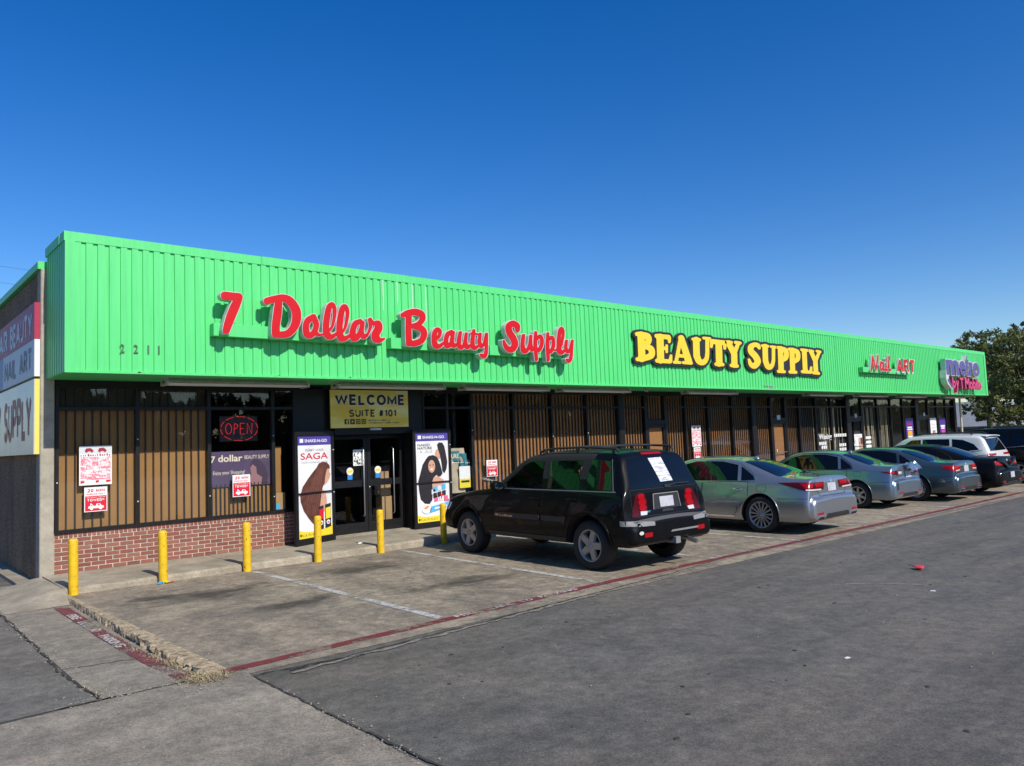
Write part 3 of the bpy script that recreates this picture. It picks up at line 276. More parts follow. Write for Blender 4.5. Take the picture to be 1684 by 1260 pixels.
('u',[[(10.823,4.063),(10.802,4.053),(10.785,4.03),(10.742,3.854),(10.737,3.786),(10.74,3.734),(10.752,3.697),(10.771,3.672),(10.791,3.659),(10.82,3.649),(10.851,3.646),(10.892,3.653),(10.923,3.665),(10.953,3.683),(10.978,3.707),(10.998,3.735),(11.009,3.735),(11.02,3.709),(11.037,3.698),(11.068,3.694),(11.1,3.704),(11.117,3.721),(11.122,3.745),(11.089,3.85),(11.087,3.896),(11.096,4.041),(11.084,4.056),(11.068,4.063),(11.048,4.064),(11.027,4.058),(11.016,4.051),(11.003,4.036),(10.973,3.889),(10.955,3.835),(10.925,3.788),(10.9,3.764),(10.886,3.756),(10.868,3.8),(10.861,3.853),(10.891,4.036),(10.883,4.052),(10.863,4.064),(10.843,4.066)]],[[(10.833,4.077),(10.802,4.065),(10.779,4.042),(10.733,3.866),(10.727,3.797),(10.729,3.737),(10.742,3.693),(10.765,3.664),(10.787,3.65),(10.809,3.641),(10.839,3.636),(10.87,3.637),(10.911,3.646),(10.942,3.66),(10.964,3.673),(11.007,3.71),(11.026,3.692),(11.046,3.685),(11.077,3.684),(11.109,3.694),(11.136,3.719),(11.142,3.742),(11.113,3.833),(11.107,3.886),(11.115,4.047),(11.105,4.062),(11.089,4.072),(11.068,4.076),(11.037,4.073),(11.016,4.064),(10.994,4.04),(10.951,3.855),(10.93,3.813),(10.898,3.775),(10.886,3.813),(10.881,3.858),(10.911,4.027),(10.911,4.042),(10.903,4.057),(10.884,4.072),(10.864,4.078)]]),
('p',[[(11.187,4.15),(11.168,4.14),(11.156,4.124),(11.121,3.953),(11.112,3.846),(11.118,3.724),(11.139,3.527),(11.148,3.512),(11.17,3.501),(11.191,3.501),(11.212,3.508),(11.23,3.522),(11.236,3.538),(11.234,3.622),(11.234,3.693),(11.276,3.698),(11.319,3.718),(11.354,3.751),(11.394,3.807),(11.409,3.838),(11.424,3.886),(11.431,3.932),(11.432,3.971),(11.416,4.024),(11.402,4.048),(11.382,4.068),(11.351,4.083),(11.309,4.085),(11.276,4.074),(11.244,4.051),(11.245,4.122),(11.24,4.137),(11.218,4.151)],[(11.294,3.986),(11.303,3.993),(11.317,3.965),(11.317,3.934),(11.309,3.895),(11.286,3.84),(11.255,3.8),(11.241,3.791),(11.23,3.798),(11.232,3.937)]],[[(11.187,4.161),(11.165,4.151),(11.146,4.128),(11.112,3.965),(11.103,3.896),(11.104,3.766),(11.127,3.53),(11.137,3.508),(11.159,3.494),(11.19,3.49),(11.222,3.497),(11.243,3.512),(11.254,3.528),(11.255,3.589),(11.253,3.681),(11.307,3.695),(11.341,3.716),(11.384,3.761),(11.422,3.82),(11.447,3.899),(11.452,3.977),(11.433,4.038),(11.413,4.065),(11.392,4.082),(11.361,4.095),(11.33,4.099),(11.298,4.094),(11.266,4.08),(11.265,4.128),(11.254,4.15),(11.229,4.164),(11.208,4.165)],[(11.295,3.968),(11.302,3.973),(11.307,3.953),(11.297,3.891),(11.281,3.852),(11.261,3.824),(11.252,3.819),(11.251,3.812),(11.253,3.935)]]),
('p',[[(11.546,4.149),(11.52,4.137),(11.507,4.121),(11.472,3.901),(11.469,3.761),(11.482,3.537),(11.488,3.52),(11.508,3.506),(11.54,3.504),(11.562,3.513),(11.581,3.534),(11.584,3.611),(11.585,3.674),(11.593,3.682),(11.637,3.687),(11.671,3.706),(11.705,3.741),(11.736,3.79),(11.755,3.83),(11.767,3.87),(11.773,3.963),(11.76,4.019),(11.733,4.056),(11.704,4.073),(11.672,4.078),(11.639,4.073),(11.605,4.057),(11.597,4.064),(11.599,4.118),(11.594,4.134),(11.578,4.146)],[(11.639,3.98),(11.644,3.984),(11.655,3.982),(11.662,3.966),(11.66,3.903),(11.645,3.848),(11.61,3.792),(11.599,3.778),(11.588,3.783),(11.593,3.946),(11.598,3.955)]],[[(11.546,4.16),(11.513,4.145),(11.497,4.124),(11.462,3.913),(11.457,3.773),(11.471,3.534),(11.476,3.517),(11.497,3.5),(11.528,3.492),(11.561,3.497),(11.583,3.509),(11.596,3.523),(11.603,3.539),(11.604,3.578),(11.606,3.663),(11.614,3.671),(11.658,3.681),(11.696,3.706),(11.731,3.747),(11.764,3.804),(11.781,3.844),(11.79,3.883),(11.794,3.97),(11.777,4.032),(11.746,4.069),(11.725,4.082),(11.693,4.09),(11.661,4.09),(11.628,4.081),(11.619,4.085),(11.62,4.124),(11.609,4.147),(11.579,4.161)],[(11.636,3.961),(11.643,3.966),(11.65,3.962),(11.651,3.915),(11.638,3.86),(11.619,3.828),(11.612,3.813),(11.61,3.819),(11.614,3.944)]]),
('l',[[(11.955,4.291),(11.921,4.272),(11.895,4.245),(11.873,4.209),(11.855,4.163),(11.815,3.988),(11.794,3.798),(11.735,3.779),(11.722,3.771),(11.718,3.755),(11.724,3.747),(11.746,3.741),(11.801,3.752),(11.815,3.72),(11.835,3.698),(11.862,3.682),(11.895,3.673),(11.928,3.671),(11.961,3.676),(12.002,3.69),(12.03,3.706),(12.056,3.732),(12.108,3.797),(12.109,3.813),(12.093,3.828),(12.082,3.83),(12.06,3.827),(11.978,3.772),(11.967,3.77),(11.953,3.822),(11.998,3.895),(12.046,4.025),(12.073,4.129),(12.078,4.201),(12.062,4.248),(12.033,4.281),(12.0,4.295),(11.978,4.295)],[(11.981,4.179),(11.978,4.116),(11.948,3.995),(11.948,4.027),(11.961,4.107)]],[[(11.955,4.303),(11.921,4.285),(11.891,4.257),(11.868,4.224),(11.847,4.175),(11.825,4.095),(11.805,3.999),(11.784,3.81),(11.726,3.787),(11.712,3.775),(11.706,3.759),(11.713,3.743),(11.734,3.731),(11.755,3.73),(11.789,3.739),(11.829,3.689),(11.851,3.676),(11.883,3.665),(11.916,3.66),(11.96,3.663),(12.005,3.676),(12.04,3.694),(12.069,3.721),(12.124,3.787),(12.132,3.803),(12.131,3.819),(12.117,3.834),(12.105,3.84),(12.071,3.842),(12.043,3.831),(11.99,3.793),(11.98,3.798),(11.975,3.819),(12.018,3.893),(12.07,4.03),(12.096,4.135),(12.099,4.207),(12.083,4.254),(12.05,4.292),(12.011,4.307),(11.989,4.309)]]),
('y',[[(12.101,4.015),(12.077,3.995),(12.04,3.884),(12.035,3.836),(12.047,3.781),(12.074,3.735),(12.107,3.713),(12.149,3.708),(12.182,3.716),(12.206,3.73),(12.212,3.725),(12.19,3.645),(12.164,3.599),(12.152,3.589),(12.108,3.599),(12.085,3.594),(12.067,3.576),(12.069,3.561),(12.1,3.522),(12.124,3.506),(12.158,3.498),(12.192,3.502),(12.227,3.517),(12.249,3.536),(12.272,3.568),(12.29,3.609),(12.305,3.674),(12.356,4.013),(12.343,4.028),(12.317,4.035),(12.294,4.03),(12.263,4.008),(12.199,3.852),(12.166,3.797),(12.152,3.826),(12.147,3.866),(12.171,3.994),(12.162,4.01),(12.146,4.019),(12.124,4.021)]],[[(12.101,4.028),(12.084,4.018),(12.067,4.001),(12.034,3.904),(12.023,3.848),(12.03,3.793),(12.056,3.739),(12.09,3.709),(12.114,3.7),(12.136,3.696),(12.17,3.699),(12.193,3.706),(12.194,3.697),(12.176,3.641),(12.158,3.608),(12.153,3.605),(12.108,3.611),(12.083,3.605),(12.069,3.597),(12.057,3.58),(12.057,3.557),(12.088,3.518),(12.112,3.5),(12.145,3.488),(12.179,3.487),(12.213,3.495),(12.252,3.516),(12.277,3.541),(12.301,3.582),(12.325,3.663),(12.379,4.003),(12.378,4.019),(12.362,4.038),(12.328,4.048),(12.294,4.042),(12.259,4.02),(12.248,4.003),(12.179,3.837),(12.169,3.855),(12.169,3.871),(12.192,3.984),(12.19,4.008),(12.175,4.023),(12.157,4.031),(12.124,4.033)]]),
]
COOPER=[
('B',[[(14.91,4.398),(14.792,4.381),(14.757,4.357),(14.744,4.334),(14.747,4.312),(14.767,4.292),(14.836,4.275),(14.828,3.79),(14.814,3.758),(14.775,3.754),(14.732,3.733),(14.717,3.711),(14.718,3.69),(14.735,3.67),(14.767,3.658),(14.867,3.659),(14.899,3.647),(14.949,3.641),(15.0,3.648),(15.052,3.667),(15.19,3.697),(15.312,3.724),(15.401,3.759),(15.46,3.806),(15.492,3.863),(15.499,3.94),(15.487,3.983),(15.467,4.015),(15.409,4.061),(15.301,4.095),(15.345,4.13),(15.381,4.186),(15.393,4.242),(15.381,4.296),(15.34,4.349),(15.306,4.368),(15.263,4.382),(15.196,4.393),(15.061,4.399),(15.011,4.41),(14.977,4.409)],[(15.115,4.237),(15.132,4.236),(15.14,4.217),(15.134,4.184),(15.117,4.172),(15.109,4.171)],[(15.108,3.965),(15.127,3.971),(15.161,3.964),(15.222,3.949),(15.237,3.939),(15.246,3.906),(15.241,3.873),(15.203,3.854),(15.116,3.827),(15.105,3.835)]]),
('E',[[(15.699,4.397),(15.663,4.387),(15.592,4.386),(15.557,4.378),(15.52,4.354),(15.506,4.329),(15.517,4.297),(15.58,4.267),(15.58,4.234),(15.565,3.782),(15.556,3.754),(15.52,3.741),(15.495,3.724),(15.482,3.701),(15.486,3.68),(15.497,3.667),(15.53,3.652),(15.6,3.649),(15.686,3.632),(15.739,3.638),(15.776,3.648),(16.098,3.648),(16.135,3.659),(16.154,3.671),(16.188,3.717),(16.2,3.864),(16.191,3.877),(16.155,3.888),(16.125,3.883),(16.103,3.871),(16.052,3.768),(16.035,3.757),(15.874,3.755),(15.852,3.76),(15.861,3.983),(15.912,3.989),(15.922,3.986),(15.922,3.93),(15.941,3.914),(15.977,3.91),(16.012,3.923),(16.028,3.946),(16.042,4.115),(16.024,4.136),(15.979,4.14),(15.941,4.121),(15.933,4.087),(15.92,4.076),(15.884,4.076),(15.867,4.082),(15.872,4.262),(15.883,4.269),(16.026,4.266),(16.043,4.261),(16.045,4.205),(16.055,4.187),(16.09,4.174),(16.127,4.179),(16.147,4.188),(16.166,4.211),(16.187,4.314),(16.182,4.336),(16.145,4.379),(16.109,4.392),(15.84,4.389),(15.77,4.402)]]),
('A',[[(16.603,4.417),(16.564,4.406),(16.528,4.387),(16.495,4.351),(16.49,4.316),(16.504,4.283),(16.486,4.259),(16.485,4.236),(16.468,4.213),(16.444,4.132),(16.427,4.108),(16.428,4.086),(16.409,4.062),(16.408,4.039),(16.369,3.958),(16.368,3.935),(16.351,3.912),(16.352,3.889),(16.333,3.866),(16.332,3.843),(16.293,3.763),(16.293,3.74),(16.281,3.729),(16.225,3.712),(16.204,3.681),(16.22,3.658),(16.256,3.649),(16.533,3.654),(16.552,3.663),(16.572,3.683),(16.57,3.706),(16.558,3.717),(16.521,3.726),(16.447,3.726),(16.435,3.734),(16.452,3.758),(16.451,3.78),(16.474,3.815),(16.492,3.822),(16.679,3.821),(16.702,3.813),(16.728,3.742),(16.709,3.735),(16.652,3.735),(16.611,3.718),(16.598,3.707),(16.593,3.684),(16.608,3.663),(16.626,3.655),(17.005,3.649),(17.055,3.666),(17.067,3.678),(17.073,3.701),(17.044,3.735),(17.039,3.781),(16.746,4.377),(16.724,4.399),(16.696,4.412),(16.659,4.419)],[(16.58,4.07),(16.59,4.077),(16.602,4.06),(16.656,3.926),(16.656,3.914),(16.621,3.913),(16.538,3.913),(16.514,3.919),(16.533,3.954),(16.533,3.977),(16.552,4.001),(16.553,4.024)]]),
('U',[[(17.238,4.405),(17.178,4.382),(17.139,4.381),(17.104,4.371),(17.084,4.358),(17.07,4.334),(17.08,4.312),(17.133,4.292),(17.112,3.873),(17.183,3.76),(17.23,3.71),(17.305,3.671),(17.401,3.651),(17.48,3.649),(17.54,3.654),(17.642,3.682),(17.728,3.734),(17.804,3.819),(17.828,3.867),(17.851,3.963),(17.891,4.359),(17.932,4.362),(17.977,4.386),(17.983,4.411),(17.977,4.422),(17.94,4.438),(17.637,4.438),(17.596,4.427),(17.573,4.41),(17.567,4.386),(17.59,4.364),(17.609,4.359),(17.691,4.358),(17.704,4.347),(17.67,4.002),(17.643,3.895),(17.625,3.859),(17.555,3.812),(17.535,3.806),(17.495,3.806),(17.465,3.817),(17.412,3.92),(17.429,4.285),(17.485,4.311),(17.499,4.324),(17.505,4.359),(17.472,4.382),(17.413,4.386),(17.337,4.412),(17.278,4.412)]]),
('T',[[(17.961,4.383),(17.918,4.357),(17.902,4.33),(17.905,4.307),(17.922,4.284),(17.9,4.175),(17.911,4.152),(17.957,4.139),(17.999,4.146),(18.021,4.158),(18.072,4.259),(18.154,4.255),(18.168,4.249),(18.143,3.757),(18.08,3.729),(18.064,3.706),(18.069,3.682),(18.114,3.659),(18.176,3.657),(18.257,3.639),(18.319,3.64),(18.384,3.656),(18.468,3.656),(18.511,3.667),(18.541,3.687),(18.551,3.711),(18.538,3.735),(18.516,3.746),(18.463,3.756),(18.462,3.768),(18.486,4.242),(18.503,4.255),(18.535,4.256),(18.544,4.147),(18.56,4.132),(18.58,4.124),(18.623,4.124),(18.667,4.141),(18.684,4.167),(18.722,4.327),(18.71,4.363),(18.671,4.382),(18.629,4.387),(18.024,4.393)]]),
('Y',[[(18.679,4.391),(18.632,4.363),(18.631,4.326),(18.665,4.304),(18.913,4.01),(18.896,3.752),(18.845,3.733),(18.815,3.712),(18.805,3.688),(18.818,3.664),(18.858,3.648),(18.944,3.644),(19.03,3.63),(19.118,3.64),(19.184,3.639),(19.236,3.653),(19.256,3.666),(19.271,3.691),(19.259,3.718),(19.207,3.739),(19.202,3.751),(19.212,3.912),(19.221,4.048),(19.213,4.073),(19.381,4.305),(19.445,4.321),(19.481,4.347),(19.484,4.373),(19.475,4.385),(19.423,4.402),(19.18,4.41),(19.135,4.402),(19.112,4.392),(19.087,4.363),(19.093,4.339),(19.126,4.321),(19.17,4.317),(19.184,4.307),(19.091,4.195),(18.994,4.297),(18.991,4.309),(19.017,4.324),(19.034,4.348),(19.029,4.373),(19.003,4.391),(18.831,4.406)]]),
('S',[[(20.076,4.404),(19.933,4.363),(19.845,4.313),(19.793,4.247),(19.778,4.171),(19.791,4.121),(19.816,4.085),(19.873,4.04),(20.02,3.954),(20.09,3.881),(20.104,3.856),(20.1,3.843),(20.053,3.803),(20.029,3.797),(19.958,3.825),(19.885,3.911),(19.86,3.927),(19.838,3.932),(19.791,3.927),(19.767,3.916),(19.75,3.893),(19.766,3.768),(19.812,3.71),(19.877,3.673),(19.943,3.65),(20.011,3.639),(20.081,3.638),(20.152,3.649),(20.215,3.669),(20.346,3.737),(20.43,3.814),(20.454,3.882),(20.435,3.946),(20.386,4.008),(20.287,4.093),(20.11,4.187),(20.093,4.212),(20.097,4.25),(20.154,4.274),(20.202,4.286),(20.226,4.286),(20.284,4.272),(20.344,4.224),(20.406,4.217),(20.455,4.229),(20.479,4.243),(20.499,4.283),(20.472,4.359),(20.441,4.383),(20.381,4.405),(20.311,4.417),(20.241,4.421),(20.171,4.418)]]),
('U',[[(20.681,4.395),(20.656,4.387),(20.56,4.38),(20.534,4.369),(20.508,4.342),(20.527,4.309),(20.583,4.295),(20.558,3.868),(20.659,3.704),(20.715,3.665),(20.808,3.636),(20.856,3.631),(20.929,3.634),(21.03,3.659),(21.115,3.706),(21.202,3.788),(21.258,3.908),(21.306,4.292),(21.356,4.296),(21.405,4.323),(21.408,4.349),(21.365,4.371),(21.217,4.379),(21.068,4.375),(21.017,4.358),(21.001,4.342),(21.003,4.316),(21.022,4.304),(21.108,4.295),(21.071,3.953),(21.019,3.833),(20.975,3.805),(20.924,3.79),(20.863,3.918),(20.885,4.284),(20.896,4.297),(20.938,4.308),(20.967,4.327),(20.974,4.353),(20.946,4.378),(20.874,4.384),(20.803,4.404),(20.731,4.405)]]),
('P',[[(21.398,4.362),(21.378,4.348),(21.369,4.321),(21.39,4.3),(21.446,4.285),(21.451,4.259),(21.418,3.703),(21.41,3.65),(21.358,3.637),(21.333,3.621),(21.324,3.582),(21.349,3.563),(21.398,3.553),(21.752,3.554),(21.81,3.569),(21.841,3.597),(21.84,3.623),(21.815,3.642),(21.739,3.653),(21.728,3.66),(21.746,3.9),(21.943,3.961),(21.998,3.99),(22.048,4.032),(22.082,4.087),(22.097,4.142),(22.097,4.209),(22.079,4.262),(22.048,4.301),(22.01,4.326),(21.905,4.356),(21.753,4.368),(21.678,4.384),(21.45,4.378)],[(21.775,4.208),(21.784,4.211),(21.792,4.195),(21.795,4.128),(21.766,4.06),(21.752,4.073),(21.752,4.126),(21.758,4.18)]]),
('P',[[(22.077,4.348),(22.056,4.333),(22.047,4.305),(22.069,4.284),(22.132,4.269),(22.14,4.242),(22.106,3.662),(22.038,3.64),(22.01,3.621),(21.999,3.606),(22.005,3.581),(22.028,3.564),(22.079,3.554),(22.448,3.556),(22.502,3.568),(22.538,3.594),(22.541,3.621),(22.513,3.645),(22.434,3.655),(22.415,3.672),(22.424,3.875),(22.632,3.939),(22.69,3.967),(22.747,4.01),(22.785,4.067),(22.801,4.136),(22.795,4.204),(22.77,4.258),(22.731,4.297),(22.656,4.33),(22.578,4.345),(22.446,4.357),(22.395,4.371),(22.131,4.363)],[(22.449,4.202),(22.453,4.207),(22.482,4.204),(22.505,4.15),(22.499,4.082),(22.472,4.04),(22.457,4.031),(22.442,4.039),(22.437,4.066)]]),
('L',[[(22.841,4.363),(22.819,4.347),(22.81,4.319),(22.832,4.297),(22.898,4.282),(22.908,4.255),(22.889,3.691),(22.831,3.681),(22.782,3.66),(22.762,3.632),(22.774,3.605),(22.799,3.592),(22.846,3.585),(23.397,3.583),(23.464,3.611),(23.49,3.653),(23.502,3.71),(23.519,3.794),(23.486,3.82),(23.458,3.824),(23.414,3.818),(23.381,3.803),(23.318,3.69),(23.299,3.683),(23.216,3.683),(23.191,3.714),(23.212,4.269),(23.318,4.302),(23.341,4.331),(23.334,4.35),(23.309,4.366),(23.254,4.373),(22.897,4.378)]]),
('Y',[[(23.345,4.364),(23.305,4.343),(23.294,4.315),(23.309,4.299),(23.367,4.276),(23.585,3.992),(23.577,3.684),(23.572,3.67),(23.511,3.654),(23.483,3.639),(23.47,3.625),(23.472,3.597),(23.49,3.583),(23.545,3.572),(23.885,3.562),(23.944,3.57),(23.975,3.583),(23.998,3.612),(23.983,3.64),(23.881,3.665),(23.885,3.848),(23.887,4.018),(24.107,4.268),(24.162,4.291),(24.192,4.314),(24.189,4.343),(24.143,4.362),(23.913,4.376),(23.855,4.37),(23.825,4.357),(23.805,4.339),(23.808,4.311),(23.844,4.293),(23.913,4.287),(23.909,4.273),(23.797,4.155),(23.769,4.16),(23.668,4.276),(23.705,4.32),(23.681,4.35),(23.514,4.367),(23.402,4.37)]]),
]
BACK=[
[[(14.964,4.464),(14.829,4.446),(14.761,4.425),(14.708,4.389),(14.68,4.344),(14.679,4.301),(14.695,4.274),(14.725,4.25),(14.765,4.235),(14.76,3.834),(14.757,3.805),(14.695,3.774),(14.665,3.744),(14.651,3.715),(14.65,3.687),(14.677,3.641),(14.74,3.609),(14.784,3.603),(14.85,3.605),(14.938,3.588),(15.005,3.591),(15.399,3.688),(15.441,3.633),(15.485,3.608),(15.53,3.597),(15.692,3.577),(15.739,3.579),(15.811,3.593),(16.098,3.591),(16.196,3.605),(16.268,3.593),(16.514,3.594),(16.589,3.605),(16.663,3.595),(17.018,3.591),(17.07,3.598),(17.116,3.614),(17.15,3.633),(17.179,3.66),(17.272,3.619),(17.355,3.599),(17.459,3.59),(17.566,3.596),(17.647,3.612),(17.73,3.641),(17.806,3.684),(17.864,3.734),(17.92,3.799),(17.953,3.864),(17.978,3.96),(17.989,4.072),(18.074,4.096),(18.058,3.789),(18.009,3.755),(17.98,3.706),(17.99,3.659),(18.026,3.625),(18.106,3.6),(18.297,3.578),(18.523,3.6),(18.618,3.632),(18.661,3.666),(18.685,3.715),(18.668,3.763),(18.597,3.809),(18.613,4.053),(18.628,4.062),(18.745,4.084),(18.82,3.997),(18.822,3.981),(18.807,3.785),(18.753,3.75),(18.726,3.717),(18.717,3.684),(18.725,3.652),(18.755,3.62),(18.807,3.596),(18.949,3.578),(19.035,3.568),(19.242,3.582),(19.334,3.611),(19.393,3.658),(19.409,3.691),(19.407,3.724),(19.386,3.757),(19.343,3.788),(19.359,4.071),(19.477,4.243),(19.493,4.26),(19.543,4.279),(19.59,4.309),(19.626,4.368),(19.622,4.401),(19.596,4.433),(19.517,4.465),(19.222,4.478),(19.162,4.472),(19.102,4.456),(18.872,4.473),(18.67,4.454),(18.111,4.458),(18.032,4.496),(17.951,4.504),(17.655,4.502),(17.573,4.482),(17.517,4.45),(17.361,4.478),(17.256,4.469),(17.176,4.445),(17.123,4.438),(17.07,4.419),(17.035,4.398),(17.004,4.365),(16.992,4.334),(16.996,4.303),(17.05,4.244),(17.035,4.05),(17.026,4.088),(17.007,4.103),(16.863,4.403),(16.841,4.431),(16.795,4.461),(16.745,4.477),(16.695,4.483),(16.619,4.479),(16.568,4.467),(16.509,4.443),(16.46,4.41),(16.431,4.377),(16.414,4.331),(16.421,4.286),(16.405,4.239),(16.292,3.947),(16.273,3.929),(16.226,3.946),(16.153,3.947),(16.142,3.955),(16.159,4.121),(16.232,4.155),(16.267,4.187),(16.302,4.324),(16.299,4.354),(16.27,4.398),(16.211,4.44),(16.126,4.456),(15.885,4.452),(15.815,4.463),(15.744,4.462),(15.672,4.448),(15.602,4.445),(15.554,4.435),(15.5,4.41),(15.456,4.373),(15.389,4.418),(15.301,4.444),(15.121,4.458),(15.054,4.469)]],
[[(20.089,4.471),(19.93,4.43),(19.805,4.37),(19.728,4.298),(19.688,4.212),(19.686,4.145),(19.702,4.096),(19.737,4.047),(19.798,3.999),(19.715,3.962),(19.662,3.91),(19.656,3.876),(19.671,3.76),(19.696,3.71),(19.728,3.678),(19.78,3.643),(19.867,3.604),(19.945,3.584),(20.017,3.575),(20.11,3.575),(20.173,3.583),(20.269,3.607),(20.335,3.632),(20.436,3.684),(20.505,3.732),(20.535,3.718),(20.591,3.653),(20.67,3.606),(20.774,3.575),(20.87,3.566),(21.001,3.576),(21.102,3.601),(21.221,3.658),(21.28,3.703),(21.306,3.695),(21.237,3.641),(21.219,3.605),(21.22,3.57),(21.268,3.519),(21.321,3.498),(21.387,3.488),(21.792,3.489),(21.862,3.501),(21.934,3.526),(21.999,3.498),(22.067,3.488),(22.453,3.487),(22.561,3.501),(22.637,3.531),(22.676,3.557),(22.745,3.532),(22.815,3.518),(23.216,3.512),(23.439,3.514),(23.55,3.501),(23.929,3.491),(24.047,3.513),(24.14,3.559),(24.172,3.598),(24.172,3.655),(24.136,3.691),(24.062,3.727),(24.069,4.011),(24.254,4.227),(24.331,4.269),(24.369,4.309),(24.379,4.347),(24.365,4.379),(24.293,4.424),(24.217,4.439),(23.987,4.453),(23.871,4.446),(23.792,4.423),(23.605,4.442),(22.976,4.455),(22.866,4.443),(22.752,4.401),(22.437,4.448),(22.154,4.435),(22.047,4.415),(21.744,4.457),(21.438,4.444),(21.272,4.451),(21.041,4.444),(20.817,4.478),(20.752,4.475),(20.557,4.446),(20.403,4.483),(20.278,4.492),(20.184,4.486)]],
]

# ---------------------------------------------------------------- ground
def GZ(x, y=0): return -.0065 * max(0, min(x, 45) - 2)
def drop(x, y):
    if x > 2.36: return 0
    t = max(0, min(1, (y - 6.1) / 2.2)); return -.06 * t * t * (3 - 2 * t)
def hz(x, y): return GZ(x) + drop(x, y)
def ground_mats():
    # asphalt of the drive lane
    for nm_, tn_ in (('asphalt', (1.34, 1.24, 1.08)), ('driveway_asphalt', (1.75, 1.6, 1.36))):
        n = NT(nm_); big = n.noise(.35, 5, .6); mid = n.noise(2.2, 7, .7); fine = n.noise(190, 2, .5); streak = n.noise(1.3, 7, .68, stretch=(.16, 1.2, 1))
        c = n.ramp(mid, [(.28, (.070, .068, .067)), (.5, (.093, .091, .088)), (.74, (.126, .121, .115))])
        c = n.mix(n.ramp(big, [(.38, 0.), (.62, 1.)]), c, n.mix(.6, c, (.115, .104, .092)))
        c = n.mix(n.ramp(streak, [(.46, 0.), (.66, .75)]), c, (.052, .051, .050))
        c = n.mix(n.ramp(n.noise(.8, 7, .7, dist=.6), [(.56, 0.), (.74, .55)]), c, (.150, .138, .122))
        v = n.voro(150, 'F1'); c = n.mix(n.ramp(v, [(.0, .85), (.28, 0.)]), c, n.ramp(n.noise(60, 1), [(.4, (.05, .048, .046)), (.6, (.21, .2, .185))]))
        sp = n.ramp(n.noise(17, 3, .6), [(.68, 0.), (.72, .6)]); c = n.mix(sp, c, (.048, .046, .045))
        c = n.tone(n.tone(c, (1., 1., 1.), .26, 9), tn_, .42, 70); n.bump(n.mix(.5, n.mix(.5, fine, v), mid), .6, .006); n.out(c, n.ramp(mid, [(.3, .62), (.7, .85)]))
    # worn parking strip
    n = NT('parking_concrete'); big = n.noise(.55, 6, .65); mid = n.noise(3.4, 8, .72); fine = n.noise(150, 3, .55); st = n.noise(1.6, 7, .7, stretch=(1.1, .3, 1))
    c = n.ramp(mid, [(.28, (.150, .132, .108)), (.5, (.225, .196, .158)), (.72, (.32, .28, .225))])
    c = n.mix(n.ramp(big, [(.4, 0.), (.62, .85)]), c, (.135, .122, .106))
    c = n.mix(n.ramp(st, [(.47, 0.), (.6, .6)]), c, (.10, .092, .08)); c = n.mix(n.ramp(n.noise(1.1, 8, .72, dist=.8), [(.5, 0.), (.66, .7)]), c, (.30, .265, .21))
    c = n.mix(n.ramp(n.voro(170, 'F1'), [(.0, .7), (.25, 0.)]), c, n.ramp(n.noise(70, 1), [(.4, (.085, .078, .07)), (.6, (.30, .27, .225))]))
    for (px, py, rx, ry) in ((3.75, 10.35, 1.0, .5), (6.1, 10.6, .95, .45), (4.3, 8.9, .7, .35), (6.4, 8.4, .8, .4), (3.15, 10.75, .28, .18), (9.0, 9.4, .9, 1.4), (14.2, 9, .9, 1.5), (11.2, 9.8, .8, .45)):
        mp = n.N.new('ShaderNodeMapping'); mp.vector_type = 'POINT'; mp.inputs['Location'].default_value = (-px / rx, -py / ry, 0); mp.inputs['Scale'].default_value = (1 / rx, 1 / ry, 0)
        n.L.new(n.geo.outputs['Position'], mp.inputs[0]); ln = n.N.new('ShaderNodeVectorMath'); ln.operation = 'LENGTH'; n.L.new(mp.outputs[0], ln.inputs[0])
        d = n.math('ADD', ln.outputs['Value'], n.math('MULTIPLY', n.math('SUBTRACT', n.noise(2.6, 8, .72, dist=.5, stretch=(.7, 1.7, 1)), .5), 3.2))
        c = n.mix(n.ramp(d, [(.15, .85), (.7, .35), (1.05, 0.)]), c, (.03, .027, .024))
    c = n.tone(n.tone(c, (1., 1., 1.), .30, 9), (1.34, 1.24, 1.09), .36, 70); n.bump(n.mix(.5, fine, mid), .5, .006); n.out(c, .8)
    # pale slab
    n = NT('apron_concrete'); mid = n.noise(2.4, 8, .7); fine = n.noise(170, 3, .55); big = n.noise(.5, 5, .6); st = n.noise(1.2, 7, .68, stretch=(.22, 1.2, 1))
    c = n.ramp(mid, [(.28, (.125, .119, .110)), (.52, (.178, .171, .159)), (.74, (.235, .225, .208))])
    c = n.mix(n.ramp(st, [(.45, 0.), (.68, .7)]), c, (.085, .083, .08)); c = n.mix(n.ramp(big, [(.45, 0.), (.65, .5)]), c, (.105, .101, .095))
    c = n.mix(n.ramp(n.voro(150, 'F1'), [(.0, .75), (.25, 0.)]), c, n.ramp(n.noise(70, 1), [(.4, (.08, .076, .07)), (.6, (.27, .26, .235))]))
    c = n.tone(n.tone(c, (1., 1., 1.), .26, 9), (1.62, 1.44, 1.18), .42, 70); n.bump(n.mix(.5, fine, mid), .5, .006); n.out(c, .82)
    # pale walk
    n = NT('walk_concrete'); mid = n.noise(4, 8, .7); big = n.noise(1.1, 6, .7)
    c = n.ramp(mid, [(.3, (.24, .225, .195)), (.55, (.36, .335, .29)), (.75, (.45, .42, .365))])
    c = n.mix(n.ramp(big, [(.45, 0.), (.66, .8)]), c, (.20, .185, .155)); c = n.tone(c, (1.06, .98, .83), .2, 40); n.bump(n.noise(120, 3), .35, .005); n.out(c, .85)
    n = NT('kerb_concrete'); mid = n.noise(14, 8, .7); c = n.ramp(mid, [(.34, (.09, .08, .066)), (.5, (.34, .30, .24)), (.68, (.52, .46, .37))])
    c = n.tone(c, (1.2, 1.05, .82), .3, 40); n.bump(n.noise(70, 6, .75), .8, .01); n.out(c, .95)
